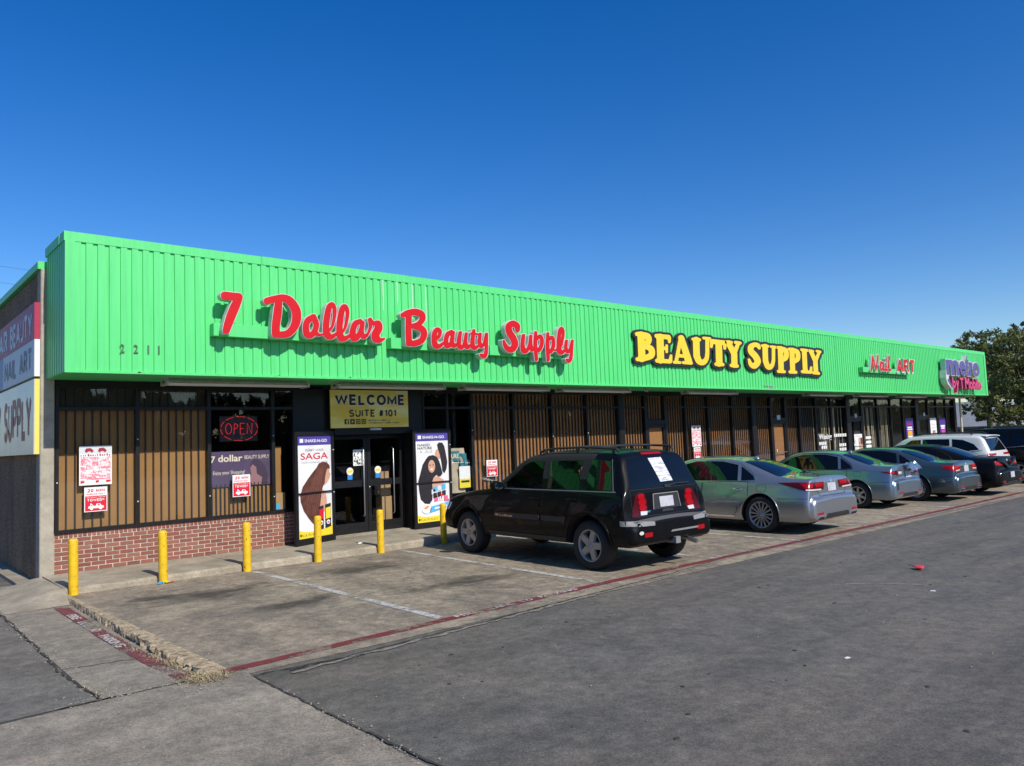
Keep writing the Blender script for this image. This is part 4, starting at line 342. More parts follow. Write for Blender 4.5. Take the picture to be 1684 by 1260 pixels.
    def paint(name, col, cover, alt=None):
        n = NT(name); b = n.b; a = n.noise(9, 9, .75); a2 = n.noise(1.7, 5, .6); a3 = n.noise(160, 2)
        cov = n.math('ADD', n.math('ADD', n.math('MULTIPLY', a, .9), n.math('MULTIPLY', a2, .7)), n.math('MULTIPLY', a3, .35))
        al = n.ramp(cov, [(cover, 0.), (cover + .12, 1.)])
        n.L.new(al, b.inputs['Alpha']); c = n.ramp(n.noise(25, 6, .7), [(.35, tuple(x * .62 for x in col)), (.65, col)]); n.out(c, .75)
    paint('red_paint', (.235, .034, .042), .84); paint('white_paint', (.60, .58, .54), .885); paint('white_letters', (.66, .60, .57), .84); paint('faded_red', (.235, .06, .065), .92)
ground_mats()
def axis(dense, far):
    return sorted(set([round(v, 3) for v in dense] + far))
xs = axis([-8 + .5 * i for i in range(17)] + [.3, .6, .9, 1.2, 1.5, 1.8, 2.05, 2.2, 2.3, 2.35, 2.37, 2.45] + [3 + i for i in range(44)], [-600, -200, -80, -30, -14, 60, 90, 160, 300, 700])
ys = axis([-4 + .5 * i for i in range(38)] + [16, 18, 22], [-600, -200, -80, -30, -10, 35, 60, 120, 300, 700])
mb = MB(); mb.smooth = True
mb.add([(x, y, hz(x, y)) for y in ys for x in xs], [(j * len(xs) + i, j * len(xs) + i + 1, (j + 1) * len(xs) + i + 1, (j + 1) * len(xs) + i) for j in range(len(ys) - 1) for i in range(len(xs) - 1)])
ground = mb.build('ground', MATS['asphalt'], local=True, kind='structure')
def sheet(name, x0, x1, y0, y1, off, mat, parent=None, nx=40, wob=0., kind=None, fx=None):
    m = MB(); rnd = random.Random(hash(name) % 999 if False else int(x0 * 10 + y0 * 7) & 255); ny = max(1, int((y1 - y0) / .5)); V = []; F = []
    for j in range(ny + 1):
        for i in range(nx + 1):
            x = x0 + (x1 - x0) * i / nx; y = y0 + (y1 - y0) * j / ny
            if wob and j in (0, ny): y += rnd.uniform(-wob, wob)
            if wob and i in (0, nx): x += rnd.uniform(-wob, wob)
            V.append((x, y, hz(x, y) + off))
    F = [(j * (nx + 1) + i, j * (nx + 1) + i + 1, (j + 1) * (nx + 1) + i + 1, (j + 1) * (nx + 1) + i) for j in range(ny) for i in range(nx)]
    m.smooth = True; m.add(V, F); return m.build(name, mat, parent, kind=kind)
sheet('parking_strip', 2.4, 58, 6.42, 12.2, .004, MATS['parking_concrete'], nx=180, wob=.012, kind='structure')
sheet('concrete_apron', -9, 2.62, -6, 6.62, .004, MATS['apron_concrete'], nx=30, wob=.02, kind='structure')
sheet('driveway_strip', 1.58, 2.34, 6.66, 14, .006, MATS['apron_concrete'], nx=8, wob=.015, kind='structure')
sheet('driveway', -9, 1.56, 6.68, 40, .0045, MATS['driveway_asphalt'], nx=24, wob=.012, kind='structure')
# painted markings
def ribbon(name, pts, wd, off, mat, seed=0, jit=.006, parent=None, kind=None, step=.12):
    rnd = random.Random(seed); P = []
    for a, b in zip(pts, pts[1:]):
        k = max(2, int(math.dist(a, b) / step)); P += [(a[0] + (b[0] - a[0]) * i / k, a[1] + (b[1] - a[1]) * i / k) for i in range(k)]
    P.append(pts[-1]); V = []
    for i, p in enumerate(P):
        q = P[min(i + 1, len(P) - 1)]; o = P[max(i - 1, 0)]; dx, dy = q[0] - o[0], q[1] - o[1]; l = math.hypot(dx, dy) + 1e-9; nx_, ny_ = -dy / l, dx / l
        w0 = wd / 2 + rnd.uniform(-jit, jit); w1 = wd / 2 + rnd.uniform(-jit, jit)
        for s_ in (w0, -w1):
            x, y = p[0] + nx_ * s_, p[1] + ny_ * s_; V.append((x, y, hz(x, y) + off))
    m = MB(); m.add(V, [(2 * i, 2 * i + 1, 2 * i + 3, 2 * i + 2) for i in range(len(P) - 1)]); return m.build(name, mat, parent, kind=kind)
lines = empty('road_markings', (2.5, 6.7, 0)); lines['kind'] = 'structure'
ribbon('fire_lane_stripe', [(2.5, 6.64), (4.9, 6.74), (7.6, 6.84), (12, 6.8), (19, 6.78), (30, 6.9)], .135, .009, MATS['red_paint'], 3, parent=lines)
ribbon('fire_lane_stripe', [(2.22, 12.2), (2.20, 9.5), (2.24, 6.75)], .15, .012, MATS['faded_red'], 4, parent=lines)
for x0, x1 in ((4.91, 4.9), (7.62, 7.47), (10.05, 10.0), (12.53, 12.48), (15.1, 15.09), (17.5, 17.25), (19.8, 19.6), (22.4, 22.3), (25, 24.9), (27.6, 27.5)):
    ribbon('stall_stripe', [(x0, 11.75), ((x0 + x1) / 2, 9.3), (x1, 6.84)], .105, .009, MATS['white_paint'], int(x0 * 10), parent=lines)
for t, xa, xb in (('FIRE', 5.02, 5.36), ('LANE', 5.52, 5.86), ('NO', 6.0, 6.18), ('PARKING', 6.3, 6.95)):
    m = MB(); m.text(t, xa, xb, 0, .085, 0, .001, .02, fn=lambda u, v, q: (u, 6.705 + (u - 4.9) * .037 + v, hz(u, 6.7) + .0135 + q)); m.build('painted_lettering', MATS['white_letters'], lines)
for t, ya, yb in (('FIRE', 10.7, 10.35), ('LANE', 10.15, 9.8), ('NO', 9.6, 9.45), ('PARKING', 9.2, 8.5)):
    m = MB(); m.text(t, 0, 1, 0, .1, 0, .001, .02, fn=lambda u, v, q: (2.14 + v, ya + (yb - ya) * u, hz(2.2, ya) + .0165 + q)); m.build('painted_lettering', MATS['white_letters'], lines)
for k, (cx, cy, rr, a0, a1) in enumerate(((8.2, 3.6, 1.5, 5, 60),)):
    ribbon('scratch', [(cx + rr * math.cos(R(t)), cy + rr * .8 * math.sin(R(t))) for t in np.linspace(a0, a1, 9)], .007, .0075, MATS['white_letters'], k + 50, .004, parent=ground)
# cracks and joints
dirt = M('crack_dirt', (.05, .044, .036), .95, var=.4, vscale=30, bump=.6, bscale=90)
palejoint = M('joint_concrete', (.24, .215, .175), .9, var=.5, vscale=20, bump=.6, bscale=80)
def wob(pts, amp, seed, n=14):
    rnd = random.Random(seed); out = []
    for a, b in zip(pts, pts[1:]):
        out += [(a[0] + (b[0] - a[0]) * i / n + rnd.uniform(-amp, amp), a[1] + (b[1] - a[1]) * i / n + rnd.uniform(-amp, amp)) for i in range(n)]
    return out + [pts[-1]]
for k, (pts, wd, amp) in enumerate([([(2.62, 6.3), (2.62, 5.0), (2.66, 3.3), (2.6, .5)], .016, .012), ([(1.57, 13.6), (1.6, 10), (1.55, 8), (1.57, 6.7)], .022, .016), ([(-6, 6.4), (-1, 6.55), (1.57, 6.66), (2.4, 6.6)], .012, .014), ([(1.6, 8.05), (2.3, 7.85)], .014, .03), ([(2.62, 6.35), (3.6, 6.2)], .02, .02), ([(2.9, 6.23), (5.6, 6.38), (8.5, 6.58), (10.3, 6.8), (14, 6.72), (22, 6.5)], .016, .012)]):
    ribbon('crack', wob(pts, amp, k), wd, .0105, dirt, k, wd * .4, parent=ground, step=.05)
ribbon('joint', wob([(2.9, 6.17), (5.6, 6.325), (8.5, 6.53), (10.3, 6.75), (14, 6.68), (22, 6.45)], .014, 31), .055, .0085, palejoint, 9, .024, parent=ground, step=.07)
for k, pts in enumerate(([(3.1, 8.9), (4.7, 8.6), (6.3, 8.9), (7.6, 8.7)], [(6.3, 8.9), (6.5, 10.2), (6.2, 11.8)])):
    ribbon('crack', wob(pts, .05, 60 + k, 9), .0055, .0102, dirt, 60 + k, .0022, parent=ground, step=.05)
# sidewalk along the shopfront: slabs with joints and a worn kerb edge
walk = empty('sidewalk', (2.4, 12, 0)); walk['kind'] = 'structure'
xw = 2.36; k = 0; rnd = random.Random(5)
while xw < 40.3:
    x2 = min(xw + 2.44, 40.4); m = MB(); y0 = 11.93; zt = .095; n = 16; V = []; ysl = [y0 - .012, y0 + .0, y0 + .035, y0 + .16, 12.6, 13.44]
    for i in range(n + 1):
        x = xw + .006 + (x2 - xw - .012) * i / n; e = rnd.uniform(-.018, .012)
        zz = [-.24, zt - .035 + rnd.uniform(-.015, .006), zt - .006, zt, zt + .004, zt + .01]
        V += [(x, y + (e if q < 3 else 0), z) for q, (y, z) in enumerate(zip(ysl, zz))]
    F = [(i * 6 + j, (i + 1) * 6 + j, (i + 1) * 6 + j + 1, i * 6 + j + 1) for i in range(n) for j in range(5)]
    m.add(V, F); m.build('slab', MATS['walk_concrete'], walk); xw = x2; k += 1
MB().box(2.362, 40.38, 11.96, 13.44, -.3, .088).build('joint_fill', MATS['walk_concrete'], walk)
def sm01(t): t = max(0, min(1, t)); return t * t * (3 - 2 * t)
m = MB(); m.smooth = True; n = 20; V = []
for j in range(n + 1):
    for i in range(n + 1):
        x = 1.62 + .742 * i / n; y = 11.45 + 1.98 * j / n; k_ = sm01((x - 1.66) / .69) * sm01((y - 11.47) / .5); V.append((x, y, (hz(2.3, y) + .012) * (1 - k_) + .088 * k_))
m.add(V, [(j * (n + 1) + i, j * (n + 1) + i + 1, (j + 1) * (n + 1) + i + 1, (j + 1) * (n + 1) + i) for j in range(n) for i in range(n)]); m.build('ramp', MATS['walk_concrete'], walk)
# broken kerb between driveway and parking strip
m = MB(); rnd = random.Random(11); n = 110; prof = 9; V = []
for i in range(n + 1):
    y = 6.52 + (12.0 - 6.52) * i / n; t = 1 - i / n; rough = .006 + .022 * max(0, t - .3)
    base = hz(2.2, y) - .03; top = .012 + .012 * t; e = 1 if i > 3 else i / 4 + .02
    ln = [(2.345, base), (2.35, base + (top - base) * .35), (2.355, base + (top - base) * .7), (2.368, top - .006), (2.39, top), (2.40 + .02 * t, top), (2.405 + .06 * t, top - .002), (2.41 + .1 * t, .008), (2.42 + .15 * t, .001)]
    for j, (x, z) in enumerate(ln):
        a = rough * (1.5 if 0 < j < 4 else .5) * (0 if j == 8 else 1); V.append((x + rnd.uniform(-a, a) - (.035 * t if j < 4 else 0) * rnd.random(), y, base + (z - base) * e + rnd.uniform(-a, a) * .5))
mats_k = MATS['kerb_concrete']
m.add(V, [(i * prof + j, i * prof + j + 1, (i + 1) * prof + j + 1, (i + 1) * prof + j) for i in range(n) for j in range(prof - 1)])
m.build('kerb', mats_k, kind='structure')
# dry grass and crumbs at the kerb end
straw = M('dry_grass', (.36, .29, .16), .9, var=.4, vscale=8); crumb = M('gravel', (.3, .27, .22), .95, var=.5, vscale=40)
m = MB(); rnd = random.Random(3)
def blade(x, y, L, h):
    a = rnd.uniform(0, 6.28); b = a + rnd.uniform(-.6, .6); z = hz(x, y) + .005; wd = .0035
    p = [Vector((x, y, z)), Vector((x + math.cos(a) * L * .5, y + math.sin(a) * L * .5, z + h)), Vector((x + math.cos(b) * L, y + math.sin(b) * L, z + h * rnd.uniform(.1, .9)))]
    s_ = Vector((-math.sin(a), math.cos(a), 0)) * wd; m.add([p[0] - s_, p[0] + s_, p[1] + s_, p[1] - s_, p[2]], [(0, 1, 2, 3), (3, 2, 4)])
for cx, cy, sx_, sy_, nn, L in ((2.31, 6.66, .07, .11, 300, .09), (2.36, 6.56, .08, .04, 150, .08), (2.29, 7.3, .025, .2, 110, .07), (2.28, 7.9, .02, .2, 60, .06), (1.58, 6.95, .02, .15, 14, .05), (1.9, 13.1, .1, .12, 60, .12), (2.24, 9.2, .02, .7, 60, .06)):
    for _ in range(nn): blade(cx + rnd.gauss(0, sx_), cy + rnd.gauss(0, sy_), L * rnd.uniform(.5, 1.3), rnd.uniform(.004, .03))
m.build('dry_grass', straw, kind='stuff', label='dry straw grass gathered along the broken kerb', cat='grass')
m = MB(); rnd = random.Random(8)
for cx, cy, sx_, sy_, nn in ((2.28, 6.8, .1, .25, 160), (2.25, 8.5, .04, 1.2, 140), (1.58, 8.5, .05, 1.6, 180), (1.6, 6.75, .15, .08, 60), (2.62, 4.8, .04, 1.1, 160), (2.1, 6.62, .3, .04, 60), (6, 5, 4, 1.5, 140), (4.5, 11.6, 3, .2, 120)):
    for _ in range(nn):
        x, y, s_ = cx + rnd.gauss(0, sx_), cy + rnd.gauss(0, sy_), rnd.uniform(.003, .011); z = hz(x, y) + .008
        m.add([(x + s_ * rnd.uniform(.6, 1.2), y, z), (x, y + s_ * rnd.uniform(.6, 1.2), z), (x - s_, y, z), (x, y - s_, z), (x, y, z + s_ * rnd.uniform(.6, 1.4)), (x, y, z - s_)], [(0, 1, 4), (1, 2, 4), (2, 3, 4), (3, 0, 4)])
m.build('gravel', crumb, kind='stuff', label='loose gravel crumbs along joints and kerb', cat='gravel')

# ---------------------------------------------------------------- building
GREEN = (.10, .645, .195)
def green_mat():
    n = NT('green_metal'); z = n.noise(.6, 5, .6); st = n.noise(3, 6, .65, stretch=(4, 4, .25)); fl = n.noise(14, 8, .7)
    c = n.ramp(st, [(.25, (.08, .565, .16)), (.5, GREEN), (.75, (.118, .70, .22))]); c = n.mix(n.ramp(z, [(.35, .0), (.7, .35)]), c, (.09, .62, .165))
    c = n.mix(n.ramp(fl, [(.70, 0.), (.76, .5)]), c, (.09, .42, .16)); n.bump(n.noise(2.2, 3), .06, .03); n.out(c, .42)
green_mat(); GM = MATS['green_metal']
bronze = M('bronze_frame', (.011, .011, .012), .45, var=.35, vscale=12, spec=.3)
mortar = M('mortar', (.66, .58, .45), .92, var=.3, vscale=25, bump=.5, bscale=120)
conc = M('column_concrete', (.40, .36, .28), .9, var=.3, vscale=5, bump=.5, bscale=70)
def aggregate():
    n = NT('pebble_wall'); v = n.voro(55, 'F1'); c = n.ramp(n.noise(42, 2, .6), [(.35, (.06, .05, .04)), (.5, (.17, .145, .115)), (.68, (.3, .26, .205))])
    big = n.noise(1.3, 6, .7, stretch=(1, 1, .35)); c = n.mix(n.ramp(big, [(.45, 0.), (.65, .6)]), c, (.06, .05, .04)); c = n.tone(c, (1.9, 1.5, 1.1)); n.bump(v, .9, .02); n.out(c, .95)
aggregate()
B = empty('store_building', (2.4, 13.4, .1), 'long single storey strip mall with bright green corrugated metal fascia', 'building')
# side wall, column, coping, shell
MB().box(2.345, 2.6, 13.66, 34, -.3, 4.72).build('side_wall', MATS['pebble_wall'], B)
c_ = MB(); c_.bbox(2.325, 2.515, 13.38, 13.66, -.2, 4.74, .012); c_.build('column', conc, B)
MB().bbox(2.285, 2.64, 13.405, 34, 4.74, 4.86, .008).build('coping', GM, B)
MB().box(2.10, 2.34, 13.5, 34, -.3, -.005).build('base_strip', MATS['walk_concrete'], B)
MB().box(2.6, 39.9, 33.6, 34, -.3, 4.6).build('rear_wall', conc, B)
MB().box(39.62, 39.88, 13.6, 33.6, -.3, 4.6).build('side_wall', conc, B)
roofm = M('roof_gravel', (.3, .29, .27), .95, var=.3)
MB().box(2.6, 39.62, 13.46, 33.6, 4.3, 4.5).build('roof', roofm, B)
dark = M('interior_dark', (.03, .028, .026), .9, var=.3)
MB().box(2.6, 39.6, 13.62, 22, 3.12, 3.2).build('ceiling', M('ceiling_tile', (.20, .19, .18), .9), B)
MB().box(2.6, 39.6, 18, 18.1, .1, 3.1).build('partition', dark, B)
MB().box(2.6, 39.6, 13.62, 18, .06, .1).build('floor', M('vinyl_floor', (.16, .15, .14), .35, var=.2), B)
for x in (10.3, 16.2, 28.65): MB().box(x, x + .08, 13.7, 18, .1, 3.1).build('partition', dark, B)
# fascia
FX0, FX1, FY, FZ0, FZ1 = 2.40, 40.05, 12.15, 3.045, 5.055
fas = MB().box(FX0 + .05, FX1 - .05, FY + .05, 13.46, FZ0 + .02, FZ1 - .03).build('fascia', GM, B)
def corr(x0, x1, z0, z1, y):
    m = MB(); p = .153; V = []; F = []; x = x0
    while x < x1 - 1e-4:
        for dx, dy in ((0, 0), (.088, 0), (.094, .021), (.147, .021), (.153, 0)): V.append((min(x + dx, x1), y + dy))
        x += p
    n = len(V); m.add([(a, b, z0) for a, b in V] + [(a, b, z1) for a, b in V], [(i, i + 1, n + i + 1, n + i) for i in range(n - 1)]); return m
seams = [2.56, 7.0, 11.6, 16.19, 20.78, 25.37, 29.96, 34.55, 39.86]
nextx = 2.52
for i in range(8):
    cnt = round((seams[i + 1] - nextx) / .153); xe = nextx + cnt * .153; corr(nextx, xe, FZ0 + .03, FZ1 - .12, FY + (.0 if i % 2 else .0025)).build('corrugated_sheet', GM, fas); nextx = xe
MB().box(FX0, 2.525, FY - .014, FY + .05, FZ0 + .004, FZ1 - .137).build('corner_trim', GM, fas)
MB().box(nextx - .01, FX1, FY - .014, FY + .05, FZ0 + .004, FZ1 - .137).build('corner_trim', GM, fas)
for i in range(13):
    a = FX0 - .012 + i * 2.9; b = min(a + 2.9, FX1 + .012)
    MB().box(a + .001, b - .002, FY - .004 - (i % 2) * .003, FY + .28, FZ1 - .135, FZ1 + (i % 2) * .003).build('cap_flashing', GM, fas)
MB().box(2.5, FX1 - .1, FY + .28, 13.5, FZ1 - .06, FZ1 - .01).build('parapet_top', roofm, fas)
for i in range(8):
    a = FX0 + i * 4.71; MB().box(a + .001, min(a + 4.707, FX1), FY - .018 - (i % 2) * .003, FY + .03, FZ0 - .006, FZ0 + .032).build('drip_edge', GM, fas)
MB().box(FX0 + .01, FX1 - .01, FY + .03, 13.46, FZ0, FZ0 + .018).build('soffit', GM, fas)
m = MB(); V = []; y = FY + .05
while y < 13.36:
    for dy, dx in ((0, 0), (.088, 0), (.097, .022), (.144, .022)): V.append((FX0 + dx - .002, y + dy))
    y += .153
n = len(V); m.add([(a, b, FZ0 + .004) for a, b in V] + [(a, b, FZ1 - .137) for a, b in V], [(i, n + i, n + i + 1, i + 1) for i in range(n - 1)]); m.build('corrugated_sheet', GM, fas)
MB().box(FX0 - .018, FX0 + .1, FY + .29, 13.4, FZ1 - .135, FZ1).build('cap_flashing', GM, fas)
MB().box(FX1 - .1, FX1, FY + .06, 13.46, FZ0 + .01, FZ1 - .02).build('side_panel', GM, fas)
drip = M('white_streak', (.62, .72, .62), .6, var=.2)
for x, z0 in ((7.62, 4.35), (7.93, 4.5), (8.27, 4.28), (8.58, 4.2)):
    m = MB(); rn_ = random.Random(int(x * 100)); V = []
    for k in range(9): z = z0 + (4.93 - z0) * k / 8; q = .006 + .004 * rn_.random() * k / 8; o_ = rn_.uniform(-.003, .003); V += [(x + o_ - q, FY - .0035, z), (x + o_ + q, FY - .0035, z)]
    m.add(V, [(2 * k, 2 * k + 1, 2 * k + 3, 2 * k + 2) for k in range(8)]); m.build('paint_drip', drip, fas)
rustm = M('rust_fleck', (.07, .05, .035), .9, var=.4, vscale=60); rn_ = random.Random(91)
for k in range(22):
    x = rn_.uniform(2.6, 30); s_ = rn_.uniform(.008, .028); z = FZ0 + rn_.choice((.005, .02, .03, .03)) ; m = MB(); m.poly2([(x + s_ * rn_.uniform(.6, 1.2) * math.cos(t), z + .35 * s_ * rn_.uniform(.6, 1.2) * math.sin(t)) for t in np.linspace(0, 6.28, 8)[:-1]], FY - .0235, .001); m.build('rust_fleck', rustm, fas)
for x in seams[1:-1]: MB().box(x + .031, x + .035, FY - .0015, FY + .002, FZ0 + .034, FZ1 - .137).build('lap_shadow_strip', M('lap_shadow', (.05, .30, .09), .6), fas)  # dark green strips paint the shadow line at each sheet lap
# end post
MB().lathe([(.045, -.25), (.045, 3.04)], 14, c=(39.86, 13.3, 0), close=True).build('post', M('cream_pipe', (.62, .55, .38), .6, var=.25, vscale=9), B)
# brick dado
bw = MB().box(2.515, 6.42, 13.442, 13.56, .05, .70).build('brick_wall', mortar, B)
bricks = [M('brick_%d' % i, c, .88, var=.28, vscale=14, bump=.5, bscale=90) for i, c in enumerate([(.255, .088, .062), (.285, .105, .073), (.215, .072, .055), (.31, .125, .09)])]
def brickmesh(L, h, mat):
    m = MB(); m.bbox(-L / 2, L / 2, -.005, .05, -h / 2, h / 2, .003); me = bpy.data.meshes.new('brick'); me.from_pydata(m.v, [], m.f); me.materials.append(mat); return me
full = [brickmesh(.190, .0505, b) for b in bricks]; half = [brickmesh(.088, .0505, b) for b in bricks]; sold = [brickmesh(.051, .090, b) for b in bricks]
rnd = random.Random(2)
for r in range(8):
    z = .105 + .03 + r * .0655; x = 2.53; first = r % 2
    while x < 6.40:
        L = .192
        if first: L = .09; first = 0
        if x + L > 6.415: L = .09
        if x + L > 6.43: break
        inst((full if L > .1 else half)[rnd.choice((0, 0, 1, 1, 2, 3))], bw, (x + L / 2, 13.436 + rnd.uniform(-.0015, .0015), z + rnd.uniform(-.001, .001)), 'brick'); x += L + .0115
x = 2.53
while x < 6.40:
    inst(sold[rnd.choice((0, 0, 1, 1, 2, 3))], bw, (x + .027, 13.436 + rnd.uniform(-.0015, .0015), .678 + rnd.uniform(-.001, .001)), 'brick'); x += .0645
# shopfront
pane_m = glass('shop_glass', (.975, .98, .975), .62, .0); tan = M('tan_board', (.33, .172, .058), .8, var=.14, vscale=2.2); brown = M('brown_board', (.33, .152, .05), .8, var=.16, vscale=2.2)
barm = M('bar_black', (.014, .013, .013), .6); darkb = M('dark_board', (.055, .045, .035), .85, var=.3)
blindm = M('cream_slat', (.62, .52, .34), .7, var=.15)
bar_meshes = {}
def bar(h, wd, mat):
    k = (round(h, 3), wd, mat.name)
    if k not in bar_meshes:
        m = MB(); m.box(-wd / 2, wd / 2, -.009, .009, 0, h); me = bpy.data.meshes.new('bar'); me.from_pydata(m.v, [], m.f); me.materials.append(mat); bar_meshes[k] = me
    return bar_meshes[k]
HEAD, TRAN, YF = 2.965, 2.6, 13.40
def frame_mb(x0, x1, z0, z1, ml, mr, rail=None):
    m = MB(); y1 = YF + .10
    m.box(x0, x0 + ml, YF, y1, z0, z1); m.box(x1 - mr, x1, YF, y1, z0, z1)
    m.box(x0 + ml, x1 - mr, YF + .004, y1, z0, z0 + .05); m.box(x0 + ml, x1 - mr, YF + .004, y1, z1 - .045, z1)
    if rail: m.box(x0 + ml, x1 - mr, YF + .006, y1, rail - .025, rail + .025)
    return m
def window(x0, x1, z0, fill='board', bm=None, sp=.122, bwid=.02, ml=.03, mr=.03, seed=0):
    w_ = frame_mb(x0, x1, z0, HEAD, ml, mr, TRAN).build('window', bronze, B)
    a, b = x0 + ml, x1 - mr
    MB().box(a, b, YF + .05, YF + .056, z0 + .05, TRAN - .025).build('pane', pane_m, w_); MB().box(a, b, YF + .05, YF + .056, TRAN + .025, HEAD - .045).build('transom_pane', pane_m, w_)
    yb = YF + .13
    if fill == 'board':
        MB().box(a - .01, b + .01, yb, yb + .02, z0 + .01, TRAN).build('backing_board', bm, w_); MB().box(a - .01, b + .01, yb, yb + .02, TRAN + .001, HEAD).build('transom_board', darkb if z0 > .5 else bm, w_)
        k = int((b - a) / sp); off = ((b - a) - (k - 1) * sp) / 2
        for i in range(k): inst(bar(HEAD - z0 - .06, bwid, barm), w_, (a + off + i * sp, yb - .028, z0 + .03), 'bar')
    elif fill == 'half':
        MB().box(a - .01, b + .01, yb, yb + .02, z0 + .01, 1.24).build('backing_board', bm, w_)
        k = int((b - a) / .075)
        for i in range(k): inst(bar(.55, .02, barm), w_, (a + .04 + i * .075, yb - .028, z0 + .03), 'bar')  # close spacing: the bars' shadows on the board are built as bars too
    elif fill == 'blinds':
        rn = random.Random(seed); x = a + .03
        MB().box(a - .01, b + .01, yb + .25, yb + .27, z0 + .01, HEAD).build('interior_shade_sheet', darkb, w_)  # dark sheet stands in for the shade of the room behind the slats
        while x < b - .02:
            if rn.random() < .62: inst(bar(TRAN - z0 - .05, .022, blindm), w_, (x, yb + .03, z0 + .03), 'slat', rot=(0, 0, rn.uniform(-.9, .9)))
            x += rn.uniform(.05, .14)
    return w_
LX = [2.53, 3.70, 4.85, 6.0, 6.42]
window(2.53, 3.70, .70, 'board', tan, seed=1, ml=.05); window(3.70, 4.85, .70, 'board', tan, seed=2)
window(4.85, 6.0, .70, 'half', tan); w4 = window(6.0, 6.42, .70, 'none')
MB().box(6.03, 6.20, YF + .13, YF + .15, .72, 1.9).build('backing_board', tan, w4)
DW = bronze
# main entrance
MB().box(6.42, 7.02, YF + .02, 13.8, .1, 3.0).build('jamb', bronze, B)
MB().box(7.021, 7.24, 13.5, 13.8, .1, 3.0).build('jamb', bronze, B)
MB().box(8.98, 9.3, YF + .02, 13.82, .1, 3.0).build('jamb', bronze, B)
MB().box(7.245, 8.975, 13.42, 13.80, 2.08, 3.0).build('lintel', bronze, B)
MB().box(7.24, 8.98, 13.46, 13.9, .08, .125).build('threshold', MATS['walk_concrete'], B)
alu = M('worn_aluminium', (.5, .5, .5), .38, metal=.85, var=.25, vscale=10)
def leaf(x0, x1, hx):
    y0, y1 = 13.70, 13.745; m = MB(); zt = 2.07
    m.box(x0, x0 + .075, y0, y1, .13, zt); m.box(x1 - .075, x1, y0, y1, .13, zt)
    for a, b in ((.131, .33), (1.04, 1.17), (zt - .08, zt - .001)): m.box(x0 + .075, x1 - .075, y0 + .003, y1, a, b)
    d = m.build('door', bronze, B)
    for a, b in ((.33, 1.04), (1.17, zt - .08)): MB().box(x0 + .075, x1 - .075, y0 + .02, y0 + .026, a, b).build('pane', pane_m, d)
    p = MB(); p.tube([(hx, y0, .45), (hx, y0 - .05, .48), (hx, y0 - .05, 1.78), (hx, y0, 1.81)], .013, 8); p.build('handle', alu, d)
    m = MB(); m.lathe([(.0, 0), (.02, 0), (.02, .012), (.0, .012)], 12, 'Y', (x0 + .04 if hx > x0 + .3 else x1 - .04, y0 - .012, 1.02)); m.build('lock', alu, d)
    return d
d1 = leaf(7.26, 8.105, 8.0); d2 = leaf(8.115, 8.96, 8.7)
white = M('white_print', (.78, .78, .77), .5); blue = M('blue_print', (.03, .22, .6), .5); yel = M('yellow_print', (.78, .62, .03), .5); black = M('black_print', (.02, .02, .022), .5); grey = M('grey_print', (.4, .4, .41), .5); redp = M('red_print', (.62, .012, .03), .45); greyp = M('pale_grey_print', (.62, .63, .64), .5)
def disc(cx, cz, r, n=24): return [(cx + r * math.cos(2 * math.pi * i / n), cz + r * math.sin(2 * math.pi * i / n)) for i in range(n)]
for d, cx in ((d1, 7.72), (d2, 8.36)):
    y = 13.712; m = MB(); m.poly2([(cx - .055, 1.19), (cx + .055, 1.19), (cx + .055, 1.32), (cx - .055, 1.32)], y); s1 = m.build('sticker', blue, d)
    MB().poly2(disc(cx, 1.355, .075), y - .003).build('sticker_disc', white, s1) if False else MB().poly2(disc(cx, 1.355, .075), y - .003).build('sticker', white, d)
    MB().poly2([(cx - .062, 1.33), (cx + .062, 1.33), (cx + .06, 1.38), (cx - .06, 1.38)], y - .005).build('sticker', yel, d)
MB().poly2([(7.80, 1.46), (8.02, 1.46), (8.02, 1.78), (7.80, 1.78)], 13.712).build('notice', white, d1)
def mottled(name, a, b, sx_, sy_, lo=.45, hi=.55):
    n = NT(name); v = n.noise(1, 3, .6, vec=n.tc.outputs['Object'], stretch=(sx_, 1, sy_)); n.out(n.ramp(v, [(lo, a), (hi, b)]), .5); return n.m
MB().poly2([(7.815, 1.48), (8.005, 1.48), (8.005, 1.76), (7.815, 1.76)], 13.7095).build('notice', mottled('notice_print', (.04, .04, .04), (.8, .8, .78), 28, 22, .42, .5), d1)
